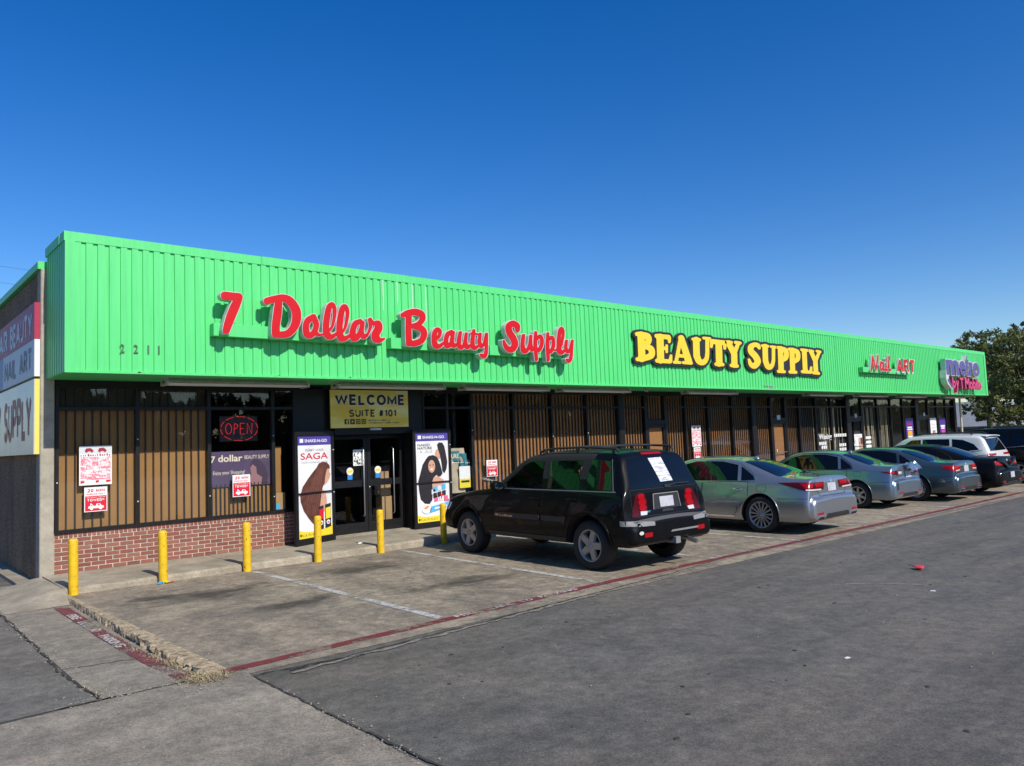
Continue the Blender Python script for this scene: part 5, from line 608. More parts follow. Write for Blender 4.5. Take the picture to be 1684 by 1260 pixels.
# window right of entrance and the long row
window(9.3, 9.94, .15, 'none', ml=.04); wb = window(9.94, 10.61, .15, 'none')
row = [(10.61, 11.85), (11.85, 13.1), (13.1, 14.34), (14.34, 15.56)]
for i, (a, b) in enumerate(row): window(a, b, .15, 'board', brown, .113, .028, seed=i)
MB().box(15.56, 15.74, YF - .01, 13.6, .1, 2.99).build('mullion', bronze, B)
window(15.74, 16.66, .15, 'board', brown, .113, .028)
def shop_door(x0, x1, board, z1=2.12):
    y = YF + .012; m = MB(); m.box(x0, x0 + .07, YF, YF + .1, .1, HEAD); m.box(x1 - .07, x1, YF, YF + .1, .1, HEAD); m.box(x0 + .07, x1 - .07, YF + .004, YF + .1, z1, z1 + .12); m.box(x0 + .07, x1 - .07, YF + .004, YF + .1, HEAD - .045, HEAD)
    fr = m.build('door_frame', bronze, B); MB().box(x0 + .07, x1 - .07, YF + .05, YF + .056, z1 + .12, HEAD - .045).build('transom_pane', pane_m, fr)
    m = MB(); a, b = x0 + .075, x1 - .075; m.box(a, a + .06, y, y + .045, .12, z1 - .005); m.box(b - .06, b, y, y + .045, .12, z1 - .005)
    for p, q in ((.121, .3), (z1 - .08, z1 - .006)): m.box(a + .06, b - .06, y + .002, y + .045, p, q)
    d = m.build('door', bronze, B); MB().box(a + .06, b - .06, y + .02, y + .026, .3, z1 - .08).build('pane', pane_m, d)
    if board:
        MB().box(a + .03, b - .03, y + .06, y + .08, .3, z1 - .05).build('backing_board', board, d); MB().box(x0 + .05, x1 - .05, YF + .13, YF + .15, z1 + .05, HEAD).build('transom_board', brown, fr)
        k = int((x1 - x0 - .14) / .113)
        for i in range(k): inst(bar(HEAD - z1 - .1, .028, barm), fr, (x0 + .12 + i * .113, YF + .10, z1 + .08), 'bar')
    hx = a + .09; p = MB(); p.tube([(hx, y, .95), (hx, y - .05, .96), (hx, y - .05, 1.2), (hx, y, 1.21)], .012, 8); p.tube([(hx, y - .05, 1.1), (b - .08, y - .05, 1.1)], .011, 8); p.build('handle', alu, d)
    return d
shop_door(16.66, 17.56, brown)
for a, b in ((17.56, 18.48), (18.48, 19.62), (19.62, 20.89), (20.89, 22.0)): window(a, b, .15, 'board', brown, .113, .028)
MB().box(22.0, 22.2, YF - .01, 13.6, .1, 2.99).build('mullion', bronze, B)
window(22.2, 23.15, .15, 'board', brown, .113, .028); shop_door(23.15, 24.1, brown)
window(24.1, 25.0, .15, 'board', brown, .113, .03); window(25.0, 26.15, .15, 'board', brown, .13, .05)
window(26.15, 27.3, .15, 'blinds', seed=3); window(27.3, 28.5, .15, 'blinds', seed=4)
MB().box(28.5, 28.72, YF - .01, 13.6, .1, 2.99).build('mullion', bronze, B); shop_door(28.72, 29.8, None)
window(29.8, 31.15, .15, 'blinds', seed=5); window(31.15, 32.42, .15, 'blinds', seed=6); window(32.42, 33.6, .15, 'none'); window(33.6, 34.9, .15, 'none'); MB().box(34.9, 35.15, YF - .01, 13.6, .1, 2.99).build('mullion', bronze, B)
shop_door(35.15, 36.3, None); window(36.3, 37.28, .15, 'none'); window(37.28, 38.36, .15, 'none'); window(38.36, 39.4, .15, 'none')
MB().box(39.4, 39.62, YF, 13.62, .1, 3.0).build('jamb', bronze, B)
MB().box(2.53, 39.62, YF + .02, 13.6, HEAD + .001, FZ0 - .001).build('header', bronze, B)
for x in (23.5, 29.15, 35.7):
    m = MB(); m.box(x, x + .17, YF - .006, YF + .003, 2.19, 2.33) if x != 23.5 else m.box(x, x + .2, YF - .006, YF + .003, 2.18, 2.33); m.build('suite_plate', greyp, B)
# screw heads on the frames
m = MB()
sc = M('screw_head', (.7, .7, .68), .35, metal=.6)
for x, z in ((3.70, 2.10), (3.70, 1.10), (2.555, 1.47), (6.0, 2.1), (6.0, 1.0), (4.85, 1.1), (10.61, 2.1), (11.85, 2.05), (13.1, 1.9), (14.34, 1.95), (9.94, 1.4)):
    m = MB(); m.lathe([(.0, -.008), (.011, -.006), (.013, 0)], 8, 'Y', (x, YF - .001, z)); m.build('screw_head', sc, B)

# ---------------------------------------------------------------- channel letter signs
can = M('letter_can', (.60, .62, .60), .45, var=.22, vscale=7); redface = M('red_acrylic', (.60, .008, .012), .4, var=.10, vscale=3, spec=.3)
trim = M('letter_trim', (.74, .74, .71), .4)
words = [('seven_dollar_sign', SCRIPT[:7], 'red script channel letters reading 7 Dollar on green fascia', (4.42, 7.46, 3.66, 3.86)), ('beauty_script_sign', SCRIPT[7:13], 'red script channel letters reading Beauty, middle word of the script sign', (7.66, 9.72, 3.62, 3.82)), ('supply_script_sign', SCRIPT[13:], 'red script channel letters reading Supply, right of the script word Beauty', (10.02, 12.06, 3.60, 3.80))]
for nm, L, lab, (a, b, z0, z1) in words:
    r = empty(nm, ((a + b) / 2, 12.15, z0), lab, 'sign', 'script channel letter signs')
    MB().bbox(a, b, 11.985, 12.147, z0, z1, .006).build('raceway', GM, r)
    for i, (ch, face, edge) in enumerate(L):
        o = (i % 3) * .0025
        c_ = MB().loops(edge, 11.852 + o, .132).build('letter', can, r)
        MB().loops(face, 11.844 + o, .006).build('letter_face', redface, c_)
r = empty('beauty_supply_sign', (19.4, 12.1, 3.5), 'bold yellow BEAUTY SUPPLY letters outlined in black on green fascia', 'sign')
blk = M('black_acrylic', (.022, .022, .026), .5, var=.2, vscale=4); yface = M('yellow_acrylic', (.86, .60, .035), .45, var=.07, vscale=3)
for L in BACK: MB().loops(L, 12.075, .07).build('backing', blk, r)
for ch, L in COOPER: MB().loops(L, 12.058, .015).build('letter', yface, r)
# nail art
r = empty('nail_art_sign', (29.3, 12.1, 3.74), 'red and white Nail ART channel letters between yellow and purple signs', 'sign')
MB().bbox(26.95, 31.0, 11.97, 12.147, 3.74, 3.92, .006).build('raceway', GM, r)
def stroke_letter(root, pl, rad, y, depth, mat, back=None, name='letter'):
    """rounded stroke glyph from polylines of (x,z)"""
    m = MB()
    for P in pl:
        for a, b in zip(P, P[1:]):
            dx, dz = b[0] - a[0], b[1] - a[1]; l = math.hypot(dx, dz) or 1e-6; an = math.atan2(dz, dx)
            pts = [(b[0] + rad * math.cos(an + t), b[1] + rad * math.sin(an + t)) for t in np.linspace(-math.pi / 2, math.pi / 2, 6)] + [(a[0] + rad * math.cos(an + t), a[1] + rad * math.sin(an + t)) for t in np.linspace(math.pi / 2, 3 * math.pi / 2, 6)]
            jy = random.uniform(0, .004); m.prism([(p[0], y + jy, p[1]) for p in pts], (0, 1, 0), 0, depth)
    return m.build(name, mat, root)
script_nail = {'N': [[(27.42, 3.80), (27.62, 4.3)], [(27.62, 4.3), (27.80, 3.84)], [(27.80, 3.84), (28.06, 4.34)]], 'a': [[(28.42, 4.1), (28.26, 4.12), (28.17, 3.98), (28.22, 3.84), (28.36, 3.88), (28.45, 4.08)], [(28.45, 4.1), (28.43, 3.86), (28.54, 3.86)]], 'i': [[(28.66, 4.08), (28.63, 3.86), (28.74, 3.86)], [(28.70, 4.22), (28.70, 4.24)]], 'l': [[(28.84, 3.98), (29.02, 4.32), (28.98, 4.36), (28.90, 4.1), (28.90, 3.84), (29.04, 3.88)]]}
for ch, pl in script_nail.items():
    c_ = stroke_letter(r, pl, .068, 11.905, .08, can); stroke_letter(c_, pl, .045, 11.893, .01, redface, name='letter_face')
for ch, a, b in (('A', 29.62, 30.18), ('R', 30.24, 30.72), ('T', 30.78, 31.28)):
    m = MB(); m.text(ch, a - .02, b + .02, 3.78, 4.33, 11.905, .08, .03); c_ = m.build('letter', can, r); m = MB(); m.block(ch, a, b, 3.80, 4.31, 11.9, .24); m.build('letter_face', redface, c_)
# metro
pur = M('purple_acrylic', (.075, .035, .25), .35, coat=.3); pink = M('pink_acrylic', (.62, .012, .16), .35, coat=.3)
r = empty('metro_sign', (36.2, 12.1, 3.15), 'purple metro letters above pink by T Mobile at far end of fascia', 'sign')
for ch, a, b, z1 in (('m', 34.32, 35.75, 4.47), ('e', 35.82, 36.5, 4.47), ('t', 36.52, 36.95, 4.72), ('r', 36.98, 37.4, 4.45), ('o', 37.42, 38.2, 4.45)):
    m = MB(); m.text(ch, a - .03, b + .03, 3.80, z1 + .03, 11.855, .2, .05); c_ = m.build('letter', can, r); m = MB(); m.text(ch, a, b, 3.83, z1, 11.842, .01, .035); m.build('letter_face', pur, c_)
m = MB(); m.prism([(x, 11.85, z) for x, z in ((34.28, 4.02), (34.22, 3.7), (34.35, 3.45), (34.75, 3.25), (34.95, 3.3), (34.66, 3.5), (34.52, 3.75), (34.5, 4.0))], (0, 1, 0), 0, .25); c_ = m.build('swoosh', can, r)
m = MB(); m.prism([(x, 11.84, z) for x, z in ((34.35, 3.6), (34.75, 3.29), (34.9, 3.32), (34.64, 3.5), (34.52, 3.7))], (0, 1, 0), 0, .008); m.build('swoosh_face', pur, c_)
xx = 34.85
for ch, wd, z0, z1 in (('b', .36, 3.28, 3.74), ('y', .34, 3.1, 3.6), (' ', .08, 0, 0), ('T', .40, 3.28, 3.74), (' ', .1, 0, 0), ('M', .52, 3.28, 3.74), ('o', .34, 3.26, 3.6), ('b', .34, 3.28, 3.74), ('i', .14, 3.28, 3.74), ('l', .14, 3.28, 3.74), ('e', .34, 3.26, 3.6)):
    if ch != ' ': m = MB(); m.text(ch, xx, xx + wd, z0, z1, 11.84, .14, .03); m.build('letter', pink, r)
    xx += wd + .035
# street numbers on the fascia
dg_ = M('number_dark', (.07, .16, .09), .5); gg_ = M('number_grey', (.33, .4, .36), .5)
r = empty('number_plate_digits', (3.38, 12.12, 3.35), 'dark house number 2211 on the fascia near the corner', 'number')
for ch, a, b in (('2', 3.115, 3.175), ('2', 3.30, 3.36), ('1', 3.495, 3.515), ('1', 3.645, 3.665)): m = MB(); m.text(ch, a, b, 3.35, 3.475, 12.132, .012, .01); m.build('digit', dg_, r)
r = empty('house_number', (20.97, 12.12, 3.06), 'small grey house number under the yellow SUPPLY letters', 'number')
for ch, a in (('2', 20.70), ('2', 20.84), ('0', 20.98), ('8', 21.12)): m = MB(); m.text(ch, a, a + .10, 3.065, 3.185, 12.132, .012, .012); m.build('digit', gg_, r)

# ---------------------------------------------------------------- soffit strip lights
lampw = M('dirty_white_enamel', (.52, .50, .45), .5, var=.3, vscale=9); tubem = M('tube_glass', (.66, .66, .63), .25)
places = ['above the first two windows from the corner', 'directly above the yellow welcome sign', 'right after the one above the welcome sign', 'above the window behind the black SUV', 'above the pair of tow notices by the silver sedan', 'above the waxing lettered window', 'above the curtained shop window', 'above the purple shop poster', 'last one by the end post']
for (a, b), pl in zip(((3.90, 6.34), (6.9, 9.34), (9.85, 12.29), (12.72, 15.16), (17.6, 20.04), (24.3, 26.74), (28.0, 30.44), (31.7, 34.14), (36.2, 38.64)), places):
    r = empty('strip_light', ((a + b) / 2, 12.75, 2.93), 'unlit strip light under the soffit, ' + pl, 'light', 'strip lights under the soffit')
    m = MB(); m.prism([(a, 12.66, 3.043), (a, 12.69, 2.965), (a, 12.81, 2.965), (a, 12.84, 3.043)], (1, 0, 0), 0, b - a); m.build('housing', lampw, r)
    for y in (12.645, 12.855):
        m = MB(); m.tube([(a + .05, y, 2.955), (b - .05, y, 2.955)], .02, 10); m.build('tube', tubem, r)
    for x in (a, b - .045):
        m = MB(); m.box(x, x + .045, 12.61, 12.89, 2.925, 2.995); m.build('socket', lampw, r)
    m = MB(); m.prism([(a + .05, 12.658, 3.035), (a + .05, 12.60, 2.985), (a + .05, 12.606, 2.982), (a + .05, 12.665, 3.03)], (1, 0, 0), 0, b - a - .1); m.build('reflector', lampw, r)
r = empty('dome_camera', (15.5, 12.4, 2.95), 'small white security camera under the soffit', 'camera')
m = MB(); m.lathe([(.0, 3.04), (.045, 3.04), (.045, 3.01), (.0, 3.005)], 14, c=(15.5, 12.4, 0)); m.build('mount', lampw, r)
m = MB(); m.tube([(15.5, 12.44, 2.985), (15.5, 12.34, 2.965)], .035, 12); m.build('camera_body', lampw, r); m = MB(); m.lathe([(.0, 0), (.024, 0), (.024, .004), (.0, .004)], 12, 'Y', (15.5, 12.334, 2.964)); m.build('lens', black, r)

# ---------------------------------------------------------------- welcome sign
def welcome():
    r = empty('welcome_sign', (8.01, 13.36, 2.21), 'gold WELCOME SUITE #101 board above the entrance', 'sign')
    n = NT('gold_print'); v = n.noise(1, 3, .5, vec=n.tc.outputs['Object'], stretch=(1.3, 1, 4)); n.out(n.ramp(v, [(.35, (.80, .55, .05)), (.5, (.88, .70, .16)), (.66, (.85, .74, .36))]), .45)
    MB().bbox(7.13, 8.90, 13.345, 13.38, 2.21, 2.95, .004).build('board', n.m, r)
    m = MB(); m.block('WELCOME', 7.205, 8.835, 2.632, 2.883, 13.3425, .42, gap=.03); m.build('lettering', white, r)
    m = MB(); m.block('WELCOME', 7.22, 8.82, 2.65, 2.865, 13.340, .30, gap=.14); m.build('lettering', black, r)
    m = MB(); m.block('SUITE #101', 7.52, 8.60, 2.42, 2.565, 13.34, .25, gap=.16); m.build('lettering', black, r)
    for i in range(4):
        x = 7.42 + i * .125; m = MB(); m.bbox(x, x + .10, 13.3425, 13.344, 2.28, 2.38, .0005); ic = m.build('icon', black, r)
        if i == 0: m = MB(); m.text('f', x + .035, x + .085, 2.282, 2.37, 13.340, .001, .03); m.build('icon_mark', yel, ic)
        elif i == 1: m = MB(); m.poly2([(x + .035, 2.30), (x + .075, 2.33), (x + .035, 2.36)], 13.340); m.build('icon_mark', yel, ic)
        else: m = MB(); m.loops([disc(x + .05, 2.33, .035), disc(x + .05, 2.33, .024)[::-1]], 13.340, .001); m.build('icon_mark', yel, ic)
    for z, a, b in ((2.335, 7.95, 8.45), (2.285, 7.95, 8.68)): MB().poly2([(a, z), (b, z), (b, z + .028), (a, z + .028)], 13.3435).build('small_print', mottled('gold_small_print%d' % int(z * 1000), (.62, .48, .09), (.2, .16, .06), 60, 10, .5, .56), r)
    m = MB(); m.bbox(7.98, 8.24, 13.33, 13.42, 2.155, 2.195, .005); m.build('door_closer', alu, r)
welcome()
# ---------------------------------------------------------------- poster panels beside the entrance
skin = M('skin_print', (.60, .33, .22), .5, var=.12, vscale=14); hairb = M('brown_hair_print', (.13, .045, .03), .45, var=.5, vscale=9); hairk = M('black_hair_print', (.022, .017, .02), .5, var=.5, vscale=20)
purp = M('violet_print', (.07, .05, .30), .5); teal = M('cyan_print', (.08, .42, .68), .5); pinkp = M('pink_print', (.75, .12, .25), .5)
def pgrey():
    n = NT('poster_ground'); v = n.noise(2, 4, .5, vec=n.tc.outputs['Object']); n.out(n.ramp(v, [(.35, (.70, .69, .69)), (.65, (.82, .82, .82))]), .4)
pgrey()
def panel(name, loc, rz, W, Hh, label, kind):
    r = empty(name, loc, label, 'poster'); r.rotation_euler = (0, 0, rz)
    x0, x1, z0, z1 = .07, W - .06, .12, Hh - .07
    m = MB(); m.bbox(0, x0, 0, .06, 0, Hh, .004); m.bbox(x1, W, 0, .06, 0, Hh, .004); m.box(x0, x1, .004, .06, 0, z0); m.box(x0, x1, .004, .06, z1, Hh); m.box(x0, x1, .035, .06, z0, z1)
    m.build('frame', bronze, r, local=True)
    w_, h_ = x1 - x0, z1 - z0; U = lambda u, v: (x0 + u * w_, z0 + v * h_); P = lambda pts: [U(*p) for p in pts]; Y = .030
    cnt = [0]
    def add(nm, mat, pts, lay):
        m = MB(); m.poly2(P(pts), Y - lay * .0022); return m.build(nm, mat, r, local=True)
    def txt(t, u0, u1, v0, v1, mat, lay, bold=.01, shear=0):
        m = MB(); a, b = U(u0, v0), U(u1, v1); m.text(t, a[0], b[0], a[1], b[1], Y - lay * .0022, .001, bold, shear); m.build('lettering', mat, r, local=True)
    m = MB(); m.box(x0, x1, .0315, .034, z0, z1); m.build('poster_sheet', MATS['poster_ground'], r, local=True)
    add('header_band', purp, [(0, .905), (1, .905), (1, 1), (0, 1)], 1)
    txt('SHAKE-N-GO', .22, .88, .932, .963, white, 2, .02); add('logo', white, [(.08, .93), (.18, .93), (.18, .968), (.08, .968)], 2)
    add('footer_wave', yel, [(0, 0), (1, 0), (1, .10), (.85, .075), (.6, .062), (.35, .058), (.15, .066), (0, .09)], 1)
    add('logo', black, [(.05, .022), (.09, .022), (.09, .045), (.05, .045)], 3); add('small_print', mottled('poster_small' + kind, (.75, .58, .03), (.25, .2, .02), 50, 8, .5, .56), [(.11, .022), (.62, .022), (.62, .042), (.11, .042)], 3)
    if kind == 'saga':
        txt('REMY HAIR', .24, .78, .845, .868, grey, 2, .005); txt('SAGA', .1, .9, .765, .828, redp, 2, .004); txt('100% HUMAN HAIR', .12, .9, .728, .746, greyp, 2)
        add('shoulder', skin, [(.55, .44), (.72, .46), (.80, .43), (.84, .36), (.84, .25), (.60, .22), (.52, .3)], 2)
        add('face', skin, [(.72, .68), (.88, .68), (.93, .65), (.94, .62), (.98, .605), (.95, .59), (.94, .565), (.88, .53), (.78, .5), (.70, .55)], 3)
        add('hair', hairb, [(.55, .68), (.62, .72), (.74, .735), (.86, .725), (.94, .695), (.95, .66), (.88, .665), (.84, .64), (.80, .58), (.78, .52), (.72, .48), (.68, .42), (.64, .32), (.60, .22), (.5, .15), (.43, .13), (.30, .19), (.16, .27), (.08, .36), (.07, .42), (.14, .50), (.28, .57), (.42, .63)], 4)
        hl = M('hair_sheen', (.24, .10, .07), .45, var=.4, vscale=12)
        for k_ in range(7):
            q = k_ / 6; P1 = [(.66 + .10 * q, .715 - .01 * q), (.50 + .2 * q, .60), (.20 + .40 * q, .42 - .02 * q), (.26 + .28 * q, .24 - .04 * q)]; n_ = 12; pts = []
            cur = [tuple(sum(w_ * p[i_] for w_, p in zip(((1 - t) ** 3, 3 * t * (1 - t) ** 2, 3 * t * t * (1 - t), t ** 3), P1)) for i_ in (0, 1)) for t in np.linspace(0, 1, n_)]
            add('hair_strand', hl, [(x_ - .006 * math.sin(math.pi * j_ / (n_ - 1)), y_) for j_, (x_, y_) in enumerate(cur)] + [(x_ + .006 * math.sin(math.pi * j_ / (n_ - 1)) + .001, y_) for j_, (x_, y_) in list(enumerate(cur))[::-1]], 5)
        add('product_box', black, [(.58, .06), (.73, .07), (.73, .30), (.58, .29)], 5); add('product_box', redp, [(.60, .16), (.72, .17), (.72, .27), (.60, .26)], 6)
        add('product_box', black, [(.78, .07), (.95, .085), (.95, .315), (.78, .305)], 5); add('product_box', yel, [(.79, .16), (.94, .17), (.94, .28), (.79, .27)], 6)
        for cx in (.655, .865):
            add('product_label', white, [(cx + .055 * math.cos(t), .13 + .022 * math.sin(t)) for t in np.linspace(0, 6.28, 13)[:-1]], 6); add('product_label', redp, [(cx - .03, .12), (cx + .03, .12), (cx + .03, .135), (cx - .03, .135)], 7)
    else:
        txt('NAKED', .07, .44, .848, .875, black, 2, .0); txt('NATURE', .07, .5, .812, .84, black, 2, .0); add('small_print', mottled('poster_small_b', (.8, .8, .8), (.4, .4, .4), 60, 14, .5, .56), [(.07, .775), (.5, .775), (.5, .80), (.07, .80)], 2)
        add('shoulder', skin, [(.62, .80), (.70, .82), (.74, .78), (.74, .70), (.62, .69), (.58, .75)], 2); add('hair', hairk, [(.66, .86), (.72, .885), (.82, .88), (.88, .84), (.92, .76), (.96, .66), (.93, .58), (.86, .53), (.80, .56), (.78, .64), (.74, .74), (.69, .80)], 3)
        add('chest', skin, [(.36, .50), (.66, .50), (.82, .46), (.84, .40), (.40, .38)], 3)
        add('hair', hairk, [(.30, .70), (.38, .735), (.52, .745), (.64, .72), (.71, .67), (.76, .60), (.80, .53), (.74, .50), (.66, .5), (.62, .52), (.52, .49), (.47, .44), (.48, .34), (.46, .24), (.38, .20), (.24, .21), (.12, .26), (.08, .36), (.06, .46), (.14, .56), (.20, .64)], 4)
        add('face', skin, [(.47 + .105 * math.cos(t), .618 + .072 * math.sin(t)) for t in np.linspace(0, 6.28, 19)[:-1]], 5)
        add('smile', white, [(.43, .582), (.47, .575), (.51, .582), (.5, .592), (.44, .592)], 6)
        for e in (.425, .515): add('eye', black, [(e - .022, .628), (e + .022, .628), (e + .018, .638), (e - .018, .638)], 6)
        for i, (u, v, c) in enumerate([(.55, .36, teal), (.68, .37, greyp), (.82, .38, teal), (.55, .29, black), (.68, .30, black), (.82, .31, black), (.58, .25, pinkp), (.74, .26, white), (.88, .25, pinkp), (.5, .33, greyp)]): add('product_box', c, [(u - .055, v - .03), (u + .055, v - .025), (u + .055, v + .03), (u - .055, v + .025)], 5 + i % 3 * .6)
        txt('7', .70, .80, .245, .30, redp, 8, .05); add('wave', teal, [(.36, .10), (.6, .12), (1, .16), (1, .215), (.7, .185), (.42, .17)], 6)
        add('wave', pinkp, [(.86, .215), (1, .22), (1, .24), (.86, .235)], 6); txt('FREE GIFT', .5, .95, .135, .16, white, 7, .02) if False else add('small_print', white, [(.52, .135), (.9, .155), (.9, .172), (.52, .155)], 7)
        add('badge', white, [(.28 + .14 * math.cos(t), .145 + .05 * math.sin(t)) for t in np.linspace(0, 6.28, 19)[:-1]], 6); add('badge', M('orange_print', (.8, .25, .05), .5), [(.18, .15), (.30, .185), (.36, .17), (.27, .145)], 7)
    m = MB(); m.box(x0, x1, -.006, .012, .92, .945); m.build('cross_bar', bronze, r, local=True)
    m = MB()
    for z in (.9, 1.7): m.lathe([(.0, -.01), (.012, -.008), (.014, 0)], 8, 'Y', (W - .03, 0, z))
    m.build('bolt', sc, r, local=True); return r
panel('poster_panel', (6.22, 12.99, .10), math.atan2(.32, .95), 1.0, 2.05, 'framed SAGA poster of woman with long straight brown hair, left of entrance', 'saga')
panel('poster_panel', (8.94, 13.27, .105), 0, .97, 2.04, 'framed NAKED NATURE poster of woman with curly black hair, right of entrance', 'naked')
# ---------------------------------------------------------------- window banner and neon sign
r = empty('window_banner', (5.41, 13.5, 1.23), 'purple 7 dollar banner behind the window glass', 'banner')
vio = M('banner_violet', (.085, .055, .125), .6, var=.25, vscale=3); cream = M('cream_print', (.75, .66, .5), .5)
MB().box(4.885, 5.968, 13.498, 13.502, 1.23, 1.845).build('cloth', vio, r)
y = 13.4955
for t, a, b, z0, z1, bo in (('7', 4.90, 4.98, 1.655, 1.77, .02), ('dollar', 5.03, 5.46, 1.665, 1.785, .02), ('BEAUTY SUPPLY', 5.50, 5.955, 1.70, 1.765, .0), ('Enjoy your Shopping!', 4.94, 5.5, 1.43, 1.51, 0)):
    m = MB(); m.text(t, a, b, z0, z1, y, .001, bo); m.build('lettering', cream, r)
m = MB(); m.poly2([(5.62, 1.25), (5.9, 1.25), (5.93, 1.4), (5.88, 1.55), (5.8, 1.66), (5.68, 1.7), (5.6, 1.62), (5.62, 1.5), (5.58, 1.4)], 13.496, .001); m.build('hair', M('banner_hair', (.05, .03, .06), .6), r)
m = MB(); m.poly2([(5.64, 1.24), (5.8, 1.24), (5.82, 1.36), (5.72, 1.43), (5.71, 1.55), (5.64, 1.6), (5.6, 1.53), (5.62, 1.42), (5.57, 1.34)], 13.4945, .001); m.build('face', M('banner_skin', (.30, .15, .16), .6), r)
neon = M('neon_red', (.3, .02, .02), .4, emit=(1, .04, .06), estr=.6)
r = empty('neon_open_sign', (5.446, 13.55, 2.03), 'red neon OPEN sign inside the third window', 'sign')
MB().box(5.10, 5.79, 13.60, 13.62, 2.02, 2.47).build('back_plate', black, r)
el = [(5.446 + .335 * math.cos(t), 13.575, 2.245 + .215 * math.sin(t)) for t in np.linspace(0, 2 * math.pi, 41)]
for k in range(10):
    m = MB(); m.tube(el[k * 4:k * 4 + 4], .005, 6); m.build('neon_tube', neon, r)
ar = lambda cx, cz, rx, rz, a, b: [(cx + rx * math.cos(R(t)), 13.575, cz + rz * math.sin(R(t))) for t in np.linspace(a, b, 11)]
L3 = lambda *p: [(a, 13.575, b) for a, b in p]
for P in (ar(5.25, 2.245, .055, .095, 0, 360), L3((5.345, 2.15), (5.355, 2.335)), ar(5.36, 2.29, .055, .045, 90, -90), L3((5.46, 2.34), (5.46, 2.15), (5.54, 2.15)), L3((5.46, 2.34), (5.54, 2.34)), L3((5.46, 2.245), (5.525, 2.245)), L3((5.585, 2.15), (5.59, 2.34), (5.67, 2.15), (5.68, 2.34))):
    m = MB(); m.tube(P, .005, 6); m.build('neon_tube', neon, r)
# ---------------------------------------------------------------- tow-away notices
def truck(cx, cz, s_):
    q = lambda pts: [(cx + a * s_, cz + b * s_) for a, b in pts]
    return [q([(-1, -.1), (-.9, .1), (-.2, .1), (0, .12), (.1, .42), (.55, .42), (.7, .15), (1, .08), (1.02, -.22), (-.95, -.22)]), q([(-.75, .1), (-.7, .5), (-.62, .5), (-.25, .12), (-.38, .12), (-.62, .32), (-.62, .1)])], [q(disc(-.55, -.24, .2, 14)), q(disc(.6, -.24, .2, 14))], q([(.2, .16), (.26, .34), (.45, .34), (.52, .16)])
def min_sign(x, z, W, Hh, y, lab, full=True):
    r = empty('towing_sign', (x + W / 2, y, z), lab, 'sign', '20 minute parking notices')
    MB().bbox(x, x + W, y, y + .006, z, z + Hh, .001).build('board', white, r)
    zm = z + Hh * .64; m = MB(); m.poly2([(x + .012, z + .012), (x + W - .012, z + .012), (x + W - .012, zm), (x + .012, zm)], y - .002); m.build('red_field', redp, r)
    for t, a, b, p, q, mt, bo in (('20 MIN', .14, .88, .80, .93, redp, .04), ('PARKING ONLY', .1, .9, .69, .745, redp, .0), ('All others will be', .1, .9, .565, .615, white, .0), ('TOWED!!', .12, .86, .42, .53, white, .04)):
        m = MB(); m.block(t, x + a * W, x + b * W, z + p * Hh, z + q * Hh, y - .004, .26) if t.isupper() else m.text(t, x + a * W, x + b * W, z + p * Hh, z + q * Hh, y - .004, .001, bo)
        m.build('lettering', mt, r)
    body, wh, win = truck(x + W * .5, z + Hh * .2, W * .34)
    for k, P in enumerate(body): m = MB(); m.poly2(P, y - .004 - k * .0012); m.build('truck_mark', white, r)
    for P in wh: m = MB(); m.poly2(P, y - .0065); m.build('truck_mark', white, r)
    m = MB(); m.poly2(win, y - .0065); m.build('truck_mark', redp, r)
def fineprint():
    n = NT('fine_print'); v = n.noise(1, 2, .5, vec=n.tc.outputs['Object'], stretch=(85, 1, 32)); v2 = n.noise(1, 1, .5, vec=n.tc.outputs['Object'], stretch=(9, 1, 40))
    n.out(n.ramp(n.mix(.5, v, v2), [(.46, (.78, .20, .26)), (.54, (.78, .74, .74))]), .5)
fineprint()
def law_sign(x, z, W, Hh, y, lab):
    r = empty('towing_sign', (x + W / 2, y, z), lab, 'sign', 'white tow law notices')
    MB().bbox(x, x + W, y, y + .006, z, z + Hh, .001).build('board', white, r)
    m = MB(); m.poly2([(x + .01, z + .81 * Hh), (x + W - .01, z + .81 * Hh), (x + W - .01, z + Hh - .008), (x + .01, z + Hh - .008)], y - .002); m.build('header', greyp, r)
    m = MB(); m.poly2([(x + .02, z + .13 * Hh), (x + W - .02, z + .13 * Hh), (x + W - .02, z + .72 * Hh), (x + .02, z + .72 * Hh)], y - .002); m.build('fine_print', MATS['fine_print'], r)
    dr = M('dark_red_print', (.32, .02, .04), .5)
    for i, c in enumerate((.3, .7)):
        m = MB(); m.poly2([(x + W * (c - .14), z + .86 * Hh), (x + W * (c + .14), z + .86 * Hh), (x + W * (c + .12), z + .90 * Hh), (x + W * (c + .04), z + .95 * Hh), (x + W * (c - .1), z + .94 * Hh)], y - .004); m.build('truck_mark', dr, r)
        for d in (-.08, .08): m = MB(); m.poly2(disc(x + W * (c + d), z + .86 * Hh, W * .035, 12), y - .006); m.build('truck_mark', dr, r)
    rnd = random.Random(4)
    for i in range(13):
        m = MB(); a = x + W * (.04 + i * .072); m.box(a, a + W * rnd.uniform(.02, .05), y - .003, y - .002, z + .74 * Hh, z + (.74 + rnd.uniform(.03, .06)) * Hh); m.build('heading_print', dr, r)
    for a, b in ((.04, .16), (.5, .60), (.82, .96)): m = MB(); m.poly2([(x + W * a, z + .05 * Hh), (x + W * b, z + .07 * Hh), (x + W * b, z + .115 * Hh), (x + W * a, z + .115 * Hh)], y - .004); m.build('corner_mark', redp, r)
law_sign(2.85, 1.41, .462, .605, 13.382, 'large white tow law notice with red print in the first window from the corner')
min_sign(2.92, .998, .325, .378, 13.380, 'red 20 MIN parking tow notice below the large white notice, first window from the corner')
